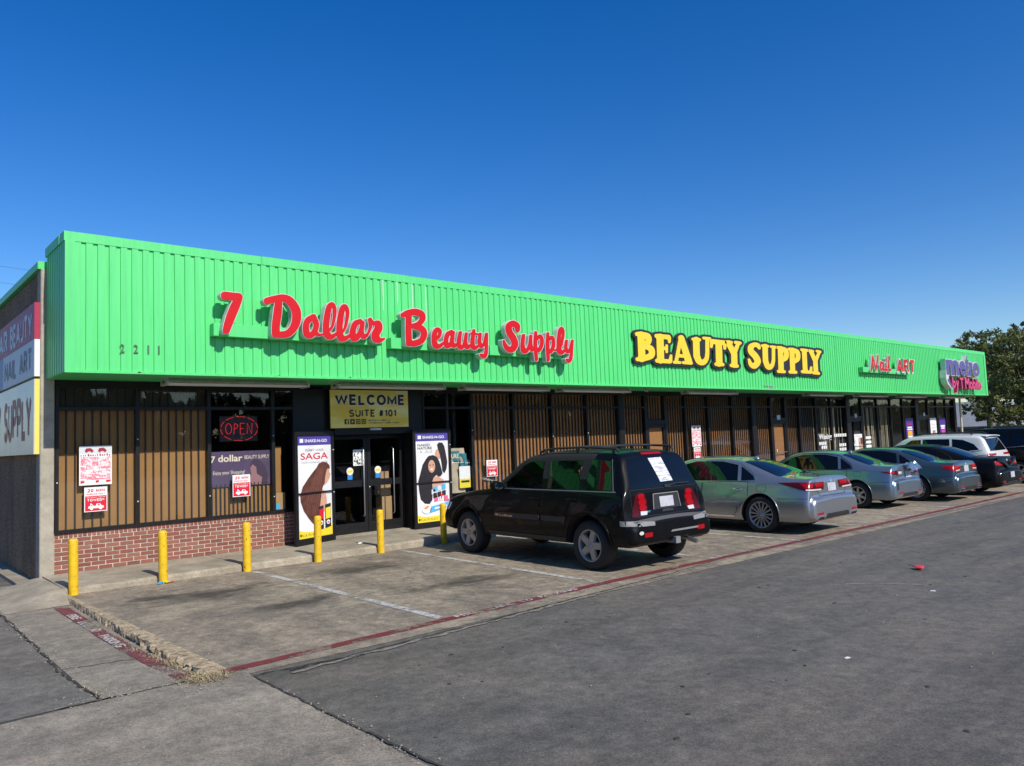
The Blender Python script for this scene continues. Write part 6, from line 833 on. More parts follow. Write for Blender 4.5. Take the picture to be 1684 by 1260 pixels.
min_sign(5.235, 1.05, .315, .38, 13.382, 'red 20 MIN parking tow notice over the purple window banner')
min_sign(10.965, 1.055, .315, .367, 13.382, 'red 20 MIN parking tow notice in the window just right of the entrance')
law_sign(18.70, 1.45, .448, .61, 13.382, 'white tow law notice with pink print above the silver sedan')
min_sign(18.755, 1.08, .33, .35, 13.380, 'red 20 MIN parking tow notice above the silver sedan roof')
# ---------------------------------------------------------------- prints in the far shop windows
def poster(x0, x1, z0, z1, y, base, lab, deco):
    r = empty('window_poster', ((x0 + x1) / 2, y, z0), lab, 'poster'); MB().box(x0, x1, y, y + .004, z0, z1).build('sheet', base, r)
    W, Hh = x1 - x0, z1 - z0
    for i, (u0, u1, v0, v1, mt) in enumerate(deco): m = MB(); m.poly2([(x0 + u0 * W, z0 + v0 * Hh), (x0 + u1 * W, z0 + v0 * Hh), (x0 + u1 * W, z0 + v1 * Hh), (x0 + u0 * W, z0 + v1 * Hh)], y - .003 - i * .0004); m.build('print', mt, r)
vp = M('poster_violet', (.07, .025, .24), .5); orange = M('poster_orange', (.85, .38, .03), .5); magenta = M('poster_magenta', (.72, .03, .42), .5)
poster(33.74, 34.5, 1.0, 2.11, 13.385, vp, 'purple poster with orange figure in the far shop window', [(.2, .8, .62, .68, white), (.15, .85, .55, .6, white), (.2, .8, .34, .52, orange), (.2, .8, .27, .33, white), (.3, .7, .1, .16, pinkp), (.25, .75, .76, .79, redp)])
poster(36.36, 37.05, 1.0, 2.09, 13.385, white, 'white phone poster beside the far shop door', [(.2, .8, .7, .78, greyp), (.2, .8, .58, .64, greyp), (.3, .42, .25, .5, black), (.44, .56, .25, .5, orange), (.58, .72, .25, .5, vp)])
poster(37.42, 38.12, 1.0, 2.09, 13.385, vp, 'purple poster with pink figure, rightmost in the shop row', [(.15, .85, .62, .7, white), (.2, .8, .54, .6, white), (.25, .78, .3, .5, magenta), (.3, .7, .12, .2, white)])
poster(28.95, 29.6, .85, 1.56, 13.380, white, 'white poster of a face on the nail shop door', [(.15, .85, .85, .93, greyp), (.5, .98, .2, .8, skin), (.75, .98, .45, .8, hairb), (.05, .2, .1, .7, greyp), (.55, .65, .5, .56, black)])
r = empty('waxing_lettering', (27.1, 13.39, 1.2), 'white Waxing lettering on the nail shop window', 'lettering')
m = MB(); m.text('Waxing', 26.25, 27.2, 1.38, 1.63, 13.396, .002, .015); m.build('lettering', white, r)
for x0, x1, z in ((26.25, 26.95, 1.24), (26.4, 26.9, 1.1), (27.4, 28.45, 1.5), (27.75, 28.45, 1.14), (27.75, 28.35, .98)):
    for k in range(int((x1 - x0) / .14)): a = x0 + k * .14; m = MB(); m.box(a, a + .10, 13.396, 13.398, z, z + .11); m.build('letter_block', white, r)
for x0, x1, z in ((29.95, 30.4, 1.35), (29.95, 30.4, 1.18), (29.95, 30.4, 1.02)): m = MB(); m.box(x0, x1, 13.396, 13.398, z, z + .1); m.build('letter_block', white, r)
# things behind the entrance glass
card = M('cardboard', (.42, .27, .13), .85, var=.2, vscale=4); beige = M('beige_fabric', (.48, .41, .30), .9, var=.25, vscale=3); tealf = M('teal_fabric', (.03, .20, .25), .8, var=.3, vscale=4)
r = empty('hanging_bag', (10.25, 13.5, .75), 'beige and teal printed bag hanging in the window right of the entrance', 'bag')
m = MB(); m.smooth = True
def cloth(x0, x1, z0, z1, y, fn):
    m = MB(); m.smooth = True; n = 14; V = [(x0 + (x1 - x0) * i / n, y + fn(i / n, j / n), z0 + (z1 - z0) * j / n) for j in range(n + 1) for i in range(n + 1)]
    m.add(V, [(j * (n + 1) + i, j * (n + 1) + i + 1, (j + 1) * (n + 1) + i + 1, (j + 1) * (n + 1) + i) for j in range(n) for i in range(n)]); return m
cloth(9.99, 10.46, .75, 1.72, 13.52, lambda u, v: .02 * math.sin(u * 9 + v * 4) + .015 * math.sin(v * 14)).build('bag_body', beige, r)
cloth(9.99, 10.3, 1.45, 1.66, 13.495, lambda u, v: .02 * math.sin(u * 6 + 1)).build('printed_band', tealf, r); cloth(10.3, 10.5, 1.05, 1.6, 13.49, lambda u, v: .02 * math.sin(u * 6 + v * 9)).build('printed_patch', tealf, r)
m = MB(); m.text('PURE', 10.0, 10.26, 1.5, 1.6, 13.468, .001, .02); m.build('lettering', cream, r)
poster(10.26, 10.56, .85, 1.32, 13.468, white, 'white and yellow notice in the window by the poster panel', [(0, 1, 0, .42, yel), (.15, .9, .24, .34, black)])
r = empty('cardboard_box', (6.13, 13.5, .75), 'small open cardboard box standing in the narrow window', 'box')
m = MB(); m.bbox(6.05, 6.24, 13.47, 13.53, .755, 1.06, .003); m.build('carton', card, r); m = MB(); m.poly2([(6.05, .76), (6.14, .76), (6.14, .86), (6.05, .86)], 13.467); m.build('label', teal, r)
r = empty('carton_stack', (8.75, 14.3, .1), 'tall tan cartons standing inside the right entrance door', 'carton')
for z0, z1, a, b in ((.1, .78, 8.62, 8.86), (.80, 1.06, 8.6, 8.84), (1.08, 1.30, 8.60, 8.8)): m = MB(); m.bbox(a, b, 14.0, 14.25, z0, z1, .004); m.build('carton', card, r)
# ---------------------------------------------------------------- signs on the side wall
def wall_sign(name, lab, y0, y1, z0, z1, base, edge, texts):
    r = empty(name, (2.29, y0, z0), lab, 'sign'); MB().box(2.262, 2.34, y0, y1, z0, z1).build('cabinet', edge, r); MB().box(2.250, 2.261, y0, y1, z0, z1).build('face', base, r)
    for t, a, b, p, q, mt in texts:
        m = MB(); m.block(t, 0, 1, p, q, 0, .27, fn=lambda u, v, w_: (2.247 + w_, a + (b - a) * u, v), gap=.12); m.build('lettering', mt, r)
crim = M('crimson_print', (.42, .015, .07), .5, var=.1); wpr = M('panel_white', (.66, .66, .68), .5, var=.15, vscale=2); maroon = M('maroon_print', (.40, .03, .03), .5, var=.2); navy = M('slate_print', (.10, .10, .17), .5); palem = M('pale_metal', (.66, .62, .58), .35, metal=.1, var=.3, vscale=2); lemon = M('lemon_edge', (.80, .66, .12), .5)
wall_sign('wall_sign', 'crimson AR BEAUTY board, topmost sign on the shaded side wall', 13.42, 19.2, 3.665, 4.225, crim, crim, [('7', 18.95, 18.7, 3.72, 4.12, wpr), ('DOLLAR', 18.4, 15.8, 3.72, 4.12, wpr), ('BEAUTY', 15.55, 13.6, 3.72, 4.12, wpr)])
wall_sign('wall_sign', 'pale NAIL ART board, middle sign on the shaded side wall', 13.42, 16.25, 3.095, 3.66, wpr, white, [('NAIL', 16.1, 14.95, 3.19, 3.56, navy), ('ART', 14.65, 13.62, 3.19, 3.56, navy)])
wall_sign('wall_sign', 'blue board left of the NAIL ART board on the side wall', 16.255, 19.2, 3.095, 3.66, M('steel_blue_print', (.16, .24, .42), .5), white, [])
wall_sign('wall_sign', 'pale board with maroon SUPPLY letters, lowest sign on the side wall', 13.42, 19.2, 1.92, 3.055, palem, lemon, [('BEAUTY', 18.9, 16.45, 2.14, 2.84, maroon), ('SUPPLY', 16.1, 13.62, 2.14, 2.84, maroon)])
# ---------------------------------------------------------------- bollards and litter
byel = M('bollard_yellow', (.80, .50, .012), .5, var=.24, vscale=11, bump=.15, bscale=40); scuff = M('scuff', (.30, .17, .02), .7, var=.5, vscale=60)
rnd = random.Random(21)
for i, ((x, y), lab) in enumerate(zip(((2.47, 11.90), (3.61, 11.85), (4.85, 11.86), (6.03, 11.83), (7.26, 11.87), (8.67, 11.93)), ('at the kerb corner nearest the side wall', 'with litter at its foot, in front of the brick wall', 'in front of the purple window banner', 'in front of the SAGA poster', 'in front of the entrance doors', 'beside the black SUV front bumper'))):
    r = empty('bollard', (x, y, GZ(x)), 'yellow steel bollard ' + lab, 'bollard', 'yellow bollards along the kerb')
    a = rnd.uniform(-.012, .012); hgt = .745
    m = MB(); m.smooth = True; n = 20; V = []; F = []
    pr = [(.061, -.1), (.061, .02), (.0605, .3), (.061, .6), (.0605, hgt - .02), (.055, hgt - .004), (.035, hgt + .008), (.0, hgt + .012)]
    m.lathe([(q, h_) for q, h_ in pr], n, c=(0, 0, 0)); m.v = [(p[0] + a * p[2], p[1], p[2]) for p in m.v]
    m.build('post', byel, r, local=True)
    m = MB()
    for _ in range(9):
        t = rnd.uniform(3.4, 5.6); z = rnd.uniform(.02, .7); q = .0618; wd = rnd.uniform(.05, .3); hh = rnd.uniform(.006, .04)
        V = [(q * math.cos(t + wd * k / 3) + a * z, q * math.sin(t + wd * k / 3), z + (hh if s_ else 0) * (1 if k in (1, 2) else .3)) for k in range(4) for s_ in (0, 1)]; m.add(V, [(2 * k, 2 * k + 2, 2 * k + 3, 2 * k + 1) for k in range(3)])
    m.build('paint_chip', scuff, r, local=True)
    m = MB(); m.lathe([(.064, .0), (.078, .004), (.085, -.01)], 16); m.build('grout', dirt, r, local=True)
def scrap(name, loc, s_, mat, lab, seed, flat=.35, cat='litter', grp=None):
    rn = random.Random(seed); m = MB(); n = 9; V = [(0, 0, s_ * flat)] + [(s_ * rn.uniform(.6, 1.1) * math.cos(2 * math.pi * i / n), s_ * rn.uniform(.5, 1) * math.sin(2 * math.pi * i / n), s_ * flat * rn.uniform(.05, .8)) for i in range(n)] + [(0, 0, .001)]
    m.add(V, [(0, 1 + i, 1 + (i + 1) % n) for i in range(n)] + [(n + 1, 1 + (i + 1) % n, 1 + i) for i in range(n)])
    o = m.build(name, mat, local=True); o.location = loc; o.rotation_euler = (0, 0, rn.uniform(0, 6)); return tag(o, lab, cat, grp)
redpl = M('red_plastic', (.72, .02, .045), .35); pap = M('white_paper', (.75, .74, .72), .7)
r = empty('crushed_cup', (10.74, 4.23, GZ(10.74)), 'flattened red plastic cup lying on the asphalt', 'cup'); r.rotation_euler = (0, 0, .5)
m = MB(); m.smooth = True; m.lathe([(.028, 0), (.036, .07), (.044, .11), (.047, .114)], 16); m.v = [(p[2] - .05, p[0] * 1.15, .012 + (p[1] + .045) * .26) for p in m.v]; m.v = [(1.35 * q[0], 1.35 * q[1], 1.35 * q[2]) for q in m.v]; m.build('cup_wall', redpl, r, local=True)
m = MB(); m.lathe([(.0, 0), (.028, 0), (.03, .006)], 14); m.v = [(p[2] - .055, p[0] * 1.1, .012 + (p[1] + .045) * .26) for p in m.v]; m.v = [(1.35 * q[0], 1.35 * q[1], 1.35 * q[2]) for q in m.v]; m.build('cup_base', redpl, r, local=True)
scrap('paper_scrap', (9.42, 3.58, GZ(9.4) + .001), .04, pap, 'white paper scrap on asphalt below the red cup', 1, .12)
scrap('paper_scrap', (6.24, 3.07, GZ(6.2) + .001), .032, pap, 'torn white paper scrap in the middle of the foreground asphalt', 2, .1)
scrap('paper_scrap', (7.12, 12.35, .10), .05, pap, 'white crumpled paper on the walk before the entrance', 3, .7)
scrap('wrapper', (3.55, 11.78, .0), .05, M('blue_foil', (.05, .3, .6), .3), 'blue snack wrapper at the foot of the second bollard', 5, .7); scrap('wrapper', (3.64, 11.76, .0), .05, M('yellow_foil', (.75, .55, .08), .3), 'yellow snack wrapper at the foot of the second bollard', 6, .6); scrap('wrapper', (3.71, 11.77, .0), .04, redpl, 'red snack wrapper at the foot of the second bollard', 7, .5)
scrap('wrapper', (8.45, 11.75, GZ(8.4)), .035, M('silver_foil', (.5, .5, .55), .3, metal=.6), 'silver foil wrapper in the shade of the black SUV', 9, .5)
rn = random.Random(77); m = MB()
for i in range(60):
    x, y = rn.uniform(2.8, 13), rn.uniform(1.2, 6); s_ = rn.uniform(.008, .03); z = GZ(x) + .0045; k = 8; m.add([(x, y, z + .002)] + [(x + s_ * rn.uniform(.6, 1.2) * math.cos(j * .785), y + s_ * rn.uniform(.5, 1) * math.sin(j * .785), z) for j in range(k)], [(0, 1 + j, 1 + (j + 1) % k) for j in range(k)])
m.build('gum_spots', dirt, kind='stuff', label='small dark gum spots stuck to the asphalt', cat='gum')

# ---------------------------------------------------------------- vehicles
def pchip(t, Y, q):
    Y = np.asarray(Y, float); h = np.diff(t); d = np.diff(Y) / h; m = np.zeros(len(Y))
    for i in range(1, len(Y) - 1): m[i] = 0 if d[i - 1] * d[i] <= 0 else 2 * d[i - 1] * d[i] / (d[i - 1] + d[i])
    m[0], m[-1] = d[0], d[-1]; out = []
    for x in q:
        i = min(max(int(np.searchsorted(t, x) - 1), 0), len(h) - 1); s_ = (x - t[i]) / h[i]
        out.append((1 + 2 * s_) * (1 - s_) ** 2 * Y[i] + s_ * (1 - s_) ** 2 * h[i] * m[i] + s_ * s_ * (3 - 2 * s_) * Y[i + 1] + s_ * s_ * (s_ - 1) * h[i] * m[i + 1])
    return np.array(out)
def section(zb, zs, zt, wm, ws, wr, edge=.11):
    hs_ = zs - zb; crown = min(.035, max(.006, (zt - zs) * .3))
    C = [(0, zb), (wm * .93, zb), (wm * .99, zb + .16 * hs_), (wm, zb + .52 * hs_), (ws + .012, zb + .88 * hs_), (ws - .012, zs), (wr, zt - crown), (0, zt)]
    D = [0, .05, .09, .16, .05, .05, edge, 0]; out = [C[0]]
    for i in range(1, len(C) - 1):
        p, a, b = np.array(C[i]), np.array(C[i - 1]), np.array(C[i + 1]); la, lb = np.linalg.norm(a - p), np.linalg.norm(b - p)
        d1, d2 = min(D[i], la * .46), min(D[i], lb * .46); s0 = p + (a - p) * d1 / max(la, 1e-6); s1 = p + (b - p) * d2 / max(lb, 1e-6)
        prev = np.array(out[-1])
        for k in (1 / 3, 2 / 3): out.append(tuple(prev + (s0 - prev) * k))
        for k in np.linspace(0, 1, 6): out.append(tuple(s0 * (1 - k) ** 2 + 2 * k * (1 - k) * p + s1 * k * k))
    prev = np.array(out[-1]); e = np.array(C[-1])
    for k in (.25, .5, .75, 1): out.append((prev[0] + (e[0] - prev[0]) * k, prev[1] + (e[1] - prev[1]) * (1 - (1 - k) ** 2)))
    return out
def loft(st, sub=5):
    st = np.array(st, float); t = np.arange(len(st)); q = np.linspace(0, len(st) - 1, (len(st) - 1) * sub + 1)
    cols = [pchip(t, st[:, k], q) for k in range(7)]; m = MB(); m.smooth = True; rings = []
    for i in range(len(q)):
        y, zb, zs, zt, wm, ws, wr = [c[i] for c in cols]; h = section(zb, zs, zt, wm, ws, wr)
        ring = [(x, y, z) for x, z in h] + [(-x, y, z) for x, z in h[-2:0:-1]]; rings.append(ring)
    n = len(rings[0]); V = [p for r_ in rings for p in r_]
    F = [(i * n + j, i * n + (j + 1) % n, (i + 1) * n + (j + 1) % n, (i + 1) * n + j) for i in range(len(rings) - 1) for j in range(n)]
    F = [f[::-1] for f in F]
    m.add(V, F); m.add(rings[0], [tuple(range(n))]); m.add(rings[-1], [tuple(range(n))[::-1]]); return m
def tmp_obj(m):
    me = bpy.data.meshes.new('tmp'); me.from_pydata(m.v, [], m.f); bm = bmesh.new(); bm.from_mesh(me); bmesh.ops.remove_doubles(bm, verts=bm.verts, dist=1e-5); bmesh.ops.recalc_face_normals(bm, faces=bm.faces); bm.to_mesh(me); bm.free()
    o = bpy.data.objects.new('tmp', me); COL.objects.link(o); return o
def cut(body, cutters):
    for c in cutters:
        co = tmp_obj(c); md = body.modifiers.new('b', 'BOOLEAN'); md.operation = 'DIFFERENCE'; md.object = co; md.solver = 'EXACT'
        dg = bpy.context.evaluated_depsgraph_get(); dg.update(); me = bpy.data.meshes.new_from_object(body.evaluated_get(dg))
        body.modifiers.clear(); body.data = me; bpy.data.objects.remove(co)
    return body
rubber = M('tyre_rubber', (.018, .018, .018), .78, var=.3, vscale=20, bump=.3, bscale=60); well = M('wheel_well', (.006, .006, .006), .9); discm = M('brake_disc', (.22, .21, .2), .4, metal=.8)
rimsilver = M('rim_silver', (.52, .52, .52), .34, metal=.75, var=.12, vscale=8); chrome = M('chrome', (.78, .78, .79), .09, metal=1.); rimgrey = M('rim_grey', (.36, .35, .33), .42, metal=.5, var=.15, vscale=8); plastic = M('trim_plastic', (.025, .025, .026), .55, var=.2, vscale=9); greypl = M('grey_plastic', (.22, .22, .22), .6, var=.15, vscale=9)
redlens = M('tail_lens', (.34, .003, .007), .2, spec=.4); darkred = M('dark_tail_lens', (.075, .003, .006), .2, spec=.4); clear = M('clear_lens', (.62, .62, .62), .12, coat=1.); headl = M('head_lens', (.5, .52, .55), .08, coat=1.)
tint = M('tinted_glass', (.004, .005, .006), .02, spec=.45); plate_m = M('plate_white', (.50, .51, .54), .5, var=.25, vscale=14); seam_m = M('panel_gap', (.006, .006, .006), .8)
cabin = M('cabin_trim', (.02, .019, .018), .8); carglass = glass('car_glass', (.62, .68, .64), .55)
def paint(name, col, metal=.0, rough=.3, dust=.05):
    n = NT(name); b = n.b; b.inputs['Metallic'].default_value = metal; sock(b, 'Coat Weight').default_value = .22 if sum(col) < .03 else 1.; sock(b, 'Coat Roughness').default_value = .035
    sock(b, 'Specular IOR Level').default_value = .12 if sum(col) < .03 else .5; fl = n.noise(900, 1, .5, vec=n.tc.outputs['Object']); du = n.noise(3.5, 5, .6, vec=n.tc.outputs['Object'])
    c = n.ramp(fl, [(.35, tuple(x * .86 for x in col)), (.65, tuple(min(1, x * 1.12) for x in col))]); c = n.mix(n.ramp(du, [(.45, 0.), (.8, dust)]), c, (.3, .27, .22)); return n.out(c, rough)
def make_wheel(RR, rr, wd, style, rimm, name='wheel'):
    h = wd / 2; m = MB(); m.smooth = True
    m.lathe([(rr - .005, -h + .022), (rr + .012, -h + .004), (rr + .035, -h), (RR - .06, -h - .004), (RR - .022, -h + .012), (RR - .004, -h + .035), (RR, -h + .06), (RR, h - .06), (RR - .02, h - .01), (rr + .02, h), (rr - .005, h - .02)], 44, 'X')
    for g in (-.3, 0, .3): pass
    tyre = m
    m2 = MB(); m2.smooth = True; m2.lathe([(rr + .006, -h + .014), (rr - .004, -h + .008), (rr - .012, -h + .014), (rr - .02, -h + .03), (rr - .03, h - .03)], 40, 'X')
    sp = MB()
    def spoke(a, w0, w1, r0, r1, x0, x1, th=.03):
        ca, sa = math.cos(a), math.sin(a); P = lambda r_, t, x: (x, r_ * ca - t * sa, r_ * sa + t * ca)
        V = [P(r0, -w0, x0), P(r0, w0, x0), P(r1, w1, x1), P(r1, -w1, x1), P(r0, -w0 * 1.25, x0 + th), P(r0, w0 * 1.25, x0 + th), P(r1, w1 * 1.25, x1 + th), P(r1, -w1 * 1.25, x1 + th)]
        sp.add(V, [(0, 1, 2, 3), (7, 6, 5, 4), (0, 4, 5, 1), (1, 5, 6, 2), (2, 6, 7, 3), (3, 7, 4, 0)])
    xo = -h + .022
    if style == 'five':
        for i in range(5): spoke(2 * math.pi * i / 5 + .31, .048, .042, .03, rr - .012, xo + .004, xo + .006, .035)
    elif style == 'multi':
        for i in range(15): spoke(2 * math.pi * i / 15, .011, .014, .04, rr - .012, xo + .012, xo + .002, .03)
    elif style == 'double':
        for i in range(5):
            for e in (-.17, .17): spoke(2 * math.pi * i / 5 + e, .018, .03, .03, rr - .012, xo + .006, xo + .003, .03)
    else:
        for i in range(7): spoke(2 * math.pi * i / 7, .03, .022, .03, rr - .012, xo + .006, xo + .004, .03)
    hub = MB(); hub.smooth = True; hub.lathe([(.0, xo - .006), (.03, xo - .004), (.034, xo + .004), (.06, xo + .006), (.066, xo + .03)], 20, 'X')
    for i in range(5):
        a = 2 * math.pi * i / 5 + .6; hub.lathe([(.0, xo - .004), (.009, xo - .003), (.01, xo + .01)], 6, 'X', (0, .05 * math.cos(a), .05 * math.sin(a)))
    dk = MB(); dk.lathe([(.0, .0), (.15 if rr > .2 else .13, .0), (.15 if rr > .2 else .13, .02)], 28, 'X'); dk.lathe([(.0, .03), (rr - .025, .03)], 24, 'X')
    return dict(tyre=tyre, rim=m2, spokes=sp, hub=hub, disc=dk, mat=rimm)
def add_wheels(root, wspec, xw, ys):
    first = None
    for y in ys:
        for sx_ in (-1, 1):
            R_ = wspec['R']; e = empty('wheel', (0, 0, 0)); e.parent = root; e.location = (sx_ * xw, y, R_); e.rotation_euler = (random.uniform(0, 6), 0, 0 if sx_ < 0 else math.pi)
            if sx_ > 0: e.rotation_euler = (random.uniform(0, 6), 0, math.pi)
            if first is None:
                W = wspec['w']; first = [W['tyre'].build('tyre', rubber, e, local=True), W['rim'].build('rim', W['mat'], e, local=True), W['spokes'].build('spokes', W['mat'], e, local=True), W['hub'].build('hub', W['mat'], e, local=True), W['disc'].build('brake_disc', discm if False else well, e, local=True)]
            else:
                for s_ in first: o = bpy.data.objects.new(s_.name.split('.')[0], s_.data); COL.objects.link(o); o.parent = e
class Car:
    def __init__(s, name, loc, yaw, label, st, pm, wspec, wb, cutters=(), archR=None, group='cars parked nose-in along the shopfront'):
        s.r = empty(name, loc, label, 'car', group); s.r.rotation_euler = (0, 0, yaw); s.pm = pm
        body = tmp_obj(loft(st)); W = max(r_[4] for r_ in st); s.W = W; aR = archR or wspec['R'] * 1.13; cs = []
        for y in (0, wb):
            for sg in (-1, 1):
                c = MB(); a, b = sorted((sg * (W - .36), sg * (W + .3))); c.lathe([(aR, a), (aR, b)], 40, 'X', (0, y, wspec['R'] + .01), close=True); cs.append(c)
        cut(body, cs); n0 = len(body.data.polygons); s.aR = aR
        me = body.data; mi = []
        cut(body, cutters); me = body.data
        me.materials.clear(); me.materials.append(pm); me.materials.append(well); me.materials.append(cabin)
        for p in me.polygons:
            c = p.center; k = 0
            for y in (0, wb):
                if math.hypot(c.y - y, c.z - wspec['R'] - .01) < aR * 1.004 and (abs(c.x) < W - .3 or abs(math.hypot(c.y - y, c.z - wspec['R'] - .01) - aR) < .012 and abs(p.normal.x) < .25): k = 1
            if c.z < min(r_[1] for r_ in st) + .03 and p.normal.z < -.5: k = 1
            if k == 0 and cutters and s.inside(c): k = 2
            p.material_index = k; p.use_smooth = True
        me.set_sharp_from_angle(angle=R(38)); me.name = 'body'
        body.name = 'body'; body.parent = s.r; s.body = body
        s.bvh = BVHTree.FromPolygons([v.co.copy() for v in me.vertices], [tuple(p.vertices) for p in me.polygons])
        add_wheels(s.r, wspec, W - .03 - wspec['wd'] / 2, (0, wb))
    def inside(s, c): return abs(c.x) < .80 and .70 < c.z < 1.68 and -.02 < c.y < 2.3 and s.inner(c)
    def inner(s, c): return True
    def _cast(s, o, d):
        h = s.bvh.ray_cast(Vector(o), Vector(d)); return (h[0], h[1]) if h[0] is not None else None
    VIEWS = dict(L=(lambda u, v: (-3, u, v), (1, 0, 0)), Rr=(lambda u, v: (3, u, v), (-1, 0, 0)), B=(lambda u, v: (u, -4, v), (0, 1, 0)), F=(lambda u, v: (u, 7, v), (0, -1, 0)), T=(lambda u, v: (u, v, 4), (0, 0, -1)),
        DL=(lambda u, v: (.77 * u - .64 * 4, -.64 * u - .77 * 4, v), (.64, .77, 0)), DR=(lambda u, v: (-(.77 * u - .64 * 4), -.64 * u - .77 * 4, v), (-.64, .77, 0)), FL=(lambda u, v: (-.77 * u - .64 * 4, -.64 * u + .77 * 4 + 3, v), (.64, -.77, 0)), FR=(lambda u, v: (.77 * u + .64 * 4, -.64 * u + .77 * 4 + 3, v), (-.64, -.77, 0)))
    def patch(s, name, view, poly, mat, off=.004, res=.06, parent=None, skirt=.012, smooth=True):
        fn, d = s.VIEWS[view]; bm = bmesh.new(); vs = [bm.verts.new((p[0], p[1], 0)) for p in poly]; bm.faces.new(vs); A = np.array(poly); lo, hi = A.min(0), A.max(0)
        for ax in (0, 1):
            k = int((hi[ax] - lo[ax]) / res)
            for i in range(1, k + 1):
                c = lo[ax] + (hi[ax] - lo[ax]) * i / (k + 1); co = (c, 0, 0) if ax == 0 else (0, c, 0); no = (1, 0, 0) if ax == 0 else (0, 1, 0)
                bmesh.ops.bisect_plane(bm, geom=bm.verts[:] + bm.edges[:] + bm.faces[:], plane_co=co, plane_no=no, dist=1e-6)
        bm.verts.ensure_lookup_table(); last = None; top = {}; bot = {}; miss = []
        for v in bm.verts:
            h = s._cast(fn(v.co.x, v.co.y), d)
            if h: last = h; top[v] = h[0] + h[1].normalized() * off * (1 if h[1].dot(Vector(d)) < 0 else -1); bot[v] = h[0] + Vector(d) * skirt
            else: miss.append(v)
        for v in miss:
            if not top: bm.free(); return None
            q = min(top, key=lambda w_: (w_.co - v.co).length); top[v] = top[q]; bot[v] = bot[q]
        m = MB(); m.smooth = smooth; idx = {v: i for i, v in enumerate(bm.verts)}; V = [top[v] for v in bm.verts]; F = []
        for f in bm.faces:
            ids = [idx[v] for v in f.verts]; a, b, c = V[ids[0]], V[ids[1]], V[ids[2]]
            if (b - a).cross(c - a).dot(Vector(d)) > 0: ids = ids[::-1]
            F.append(tuple(ids))
        m.add(V, F); m.smooth = False
        if skirt:
            for e in bm.edges:
                if len(e.link_faces) == 1: a, b = e.verts; m.add([top[a], top[b], bot[b], bot[a]], [(0, 1, 2, 3)])
        bm.free(); return m.build(name, mat, parent or s.r, local=True)
    def line(s, name, view, pts, mat, wd=.007, off=.003, parent=None, tube=None):
        """narrow strip (or tube) laid along a path on the body"""
        fn, d = s.VIEWS[view]; Q = []
        for a, b in zip(pts, pts[1:]):
            k = max(1, int(math.dist(a, b) / .04)); Q += [(a[0] + (b[0] - a[0]) * i / k, a[1] + (b[1] - a[1]) * i / k) for i in range(k)]
        Q.append(pts[-1]); H_ = []
        for q in Q:
            h = s._cast(fn(*q), d)
            if h: H_.append((h[0], h[1].normalized() * (1 if h[1].dot(Vector(d)) < 0 else -1)))
        if len(H_) < 2: return None
        m = MB()
        if tube: m.tube([p + n_ * off for p, n_ in H_], tube, 6)
        else:
            V = []
            for i, (p, n_) in enumerate(H_):
                t = (H_[min(i + 1, len(H_) - 1)][0] - H_[max(0, i - 1)][0]).normalized(); sd_ = t.cross(n_).normalized() * wd / 2; V += [p + n_ * off - sd_, p + n_ * off + sd_]
            m.add(V, [(2 * i, 2 * i + 1, 2 * i + 3, 2 * i + 2) for i in range(len(H_) - 1)])
        return m.build(name, mat, parent or s.r, local=True)
    def text(s, t, view, u0, u1, v0, v1, mat, bold=.01, off=.004):
        fn, d = s.VIEWS[view]
        def f(u, v, q):
            h = s._cast(fn(u, v), d)
            return tuple(h[0] - Vector(d) * (off - q)) if h else (u, -1, v)
        if view == 'L': g = lambda u, v, q: f(u1 + u0 - u, v, q)
        else: g = f
        m = MB(); m.text(t, u0, u1, v0, v1, 0, .002, bold, fn=g); return m.build('lettering', mat, s.r, local=True)
    def both(s, fnname, name, poly, *a, **k):
        A = getattr(s, fnname)(name, 'L', poly, *a, **k); B_ = getattr(s, fnname)(name, 'Rr', poly, *a, **k); return A, B_
    def door(s, outline, handle, hm, hl=.2):
        for v in ('L', 'Rr'):
            sg = -1 if v == 'L' else 1; d = s.patch('door', v, outline, s.pm, .0025, .05, skirt=.006); s.line('door_gap', v, outline + outline[:1], seam_m, .009, .0032, parent=d)
            fn, dr = s.VIEWS[v]; P = []
            for k, o in ((-.5, .004), (-.42, .028), (0, .034), (.42, .028), (.5, .004)):
                h = s._cast(fn(handle[0] + k * hl, handle[1]), dr); P.append(h[0] - Vector(dr) * o)
            m = MB(); m.tube(P, [.009, .013, .015, .013, .009], 8); m.build('handle', hm, d, local=True)
    def mirrors(s, y, z, mat, sc_=1.):
        for sg in (-1, 1):
            h = s._cast((sg * 3, y, z), (-sg, 0, 0)); x = h[0].x; m = MB(); m.smooth = True; V = []; n = 14; prof = [(-.07, .3), (-.05, .8), (0, 1), (.06, .93), (.1, .65), (.125, .2)]
            for dy, k in prof: V += [(x + sg * (.16 + .11 * math.cos(t) * k * sc_), y + dy * sc_, z + .06 + (.085 * math.sin(t) * k) * sc_) for t in np.linspace(0, 2 * math.pi, n, endpoint=False)]
            m.add(V, [(i * n + j, i * n + (j + 1) % n, (i + 1) * n + (j + 1) % n, (i + 1) * n + j) for i in range(len(prof) - 1) for j in range(n)]); m.add(V[:n], [tuple(range(n))]); m.add(V[-n:], [tuple(range(n))[::-1]])
            m.tube([(x - sg * .02, y + .03, z + .01), (x + sg * .1, y + .02, z + .03)], .028, 8); o = m.build('mirror', mat, s.r, local=True)
            g = MB(); g.poly2([(x + sg * .16 + .085 * sc_ * math.cos(t), z + .06 + .065 * sc_ * math.sin(t)) for t in np.linspace(0, 2 * math.pi, 16, endpoint=False)], y - .068 * sc_, .003); g.build('mirror_glass', chrome, o, local=True)
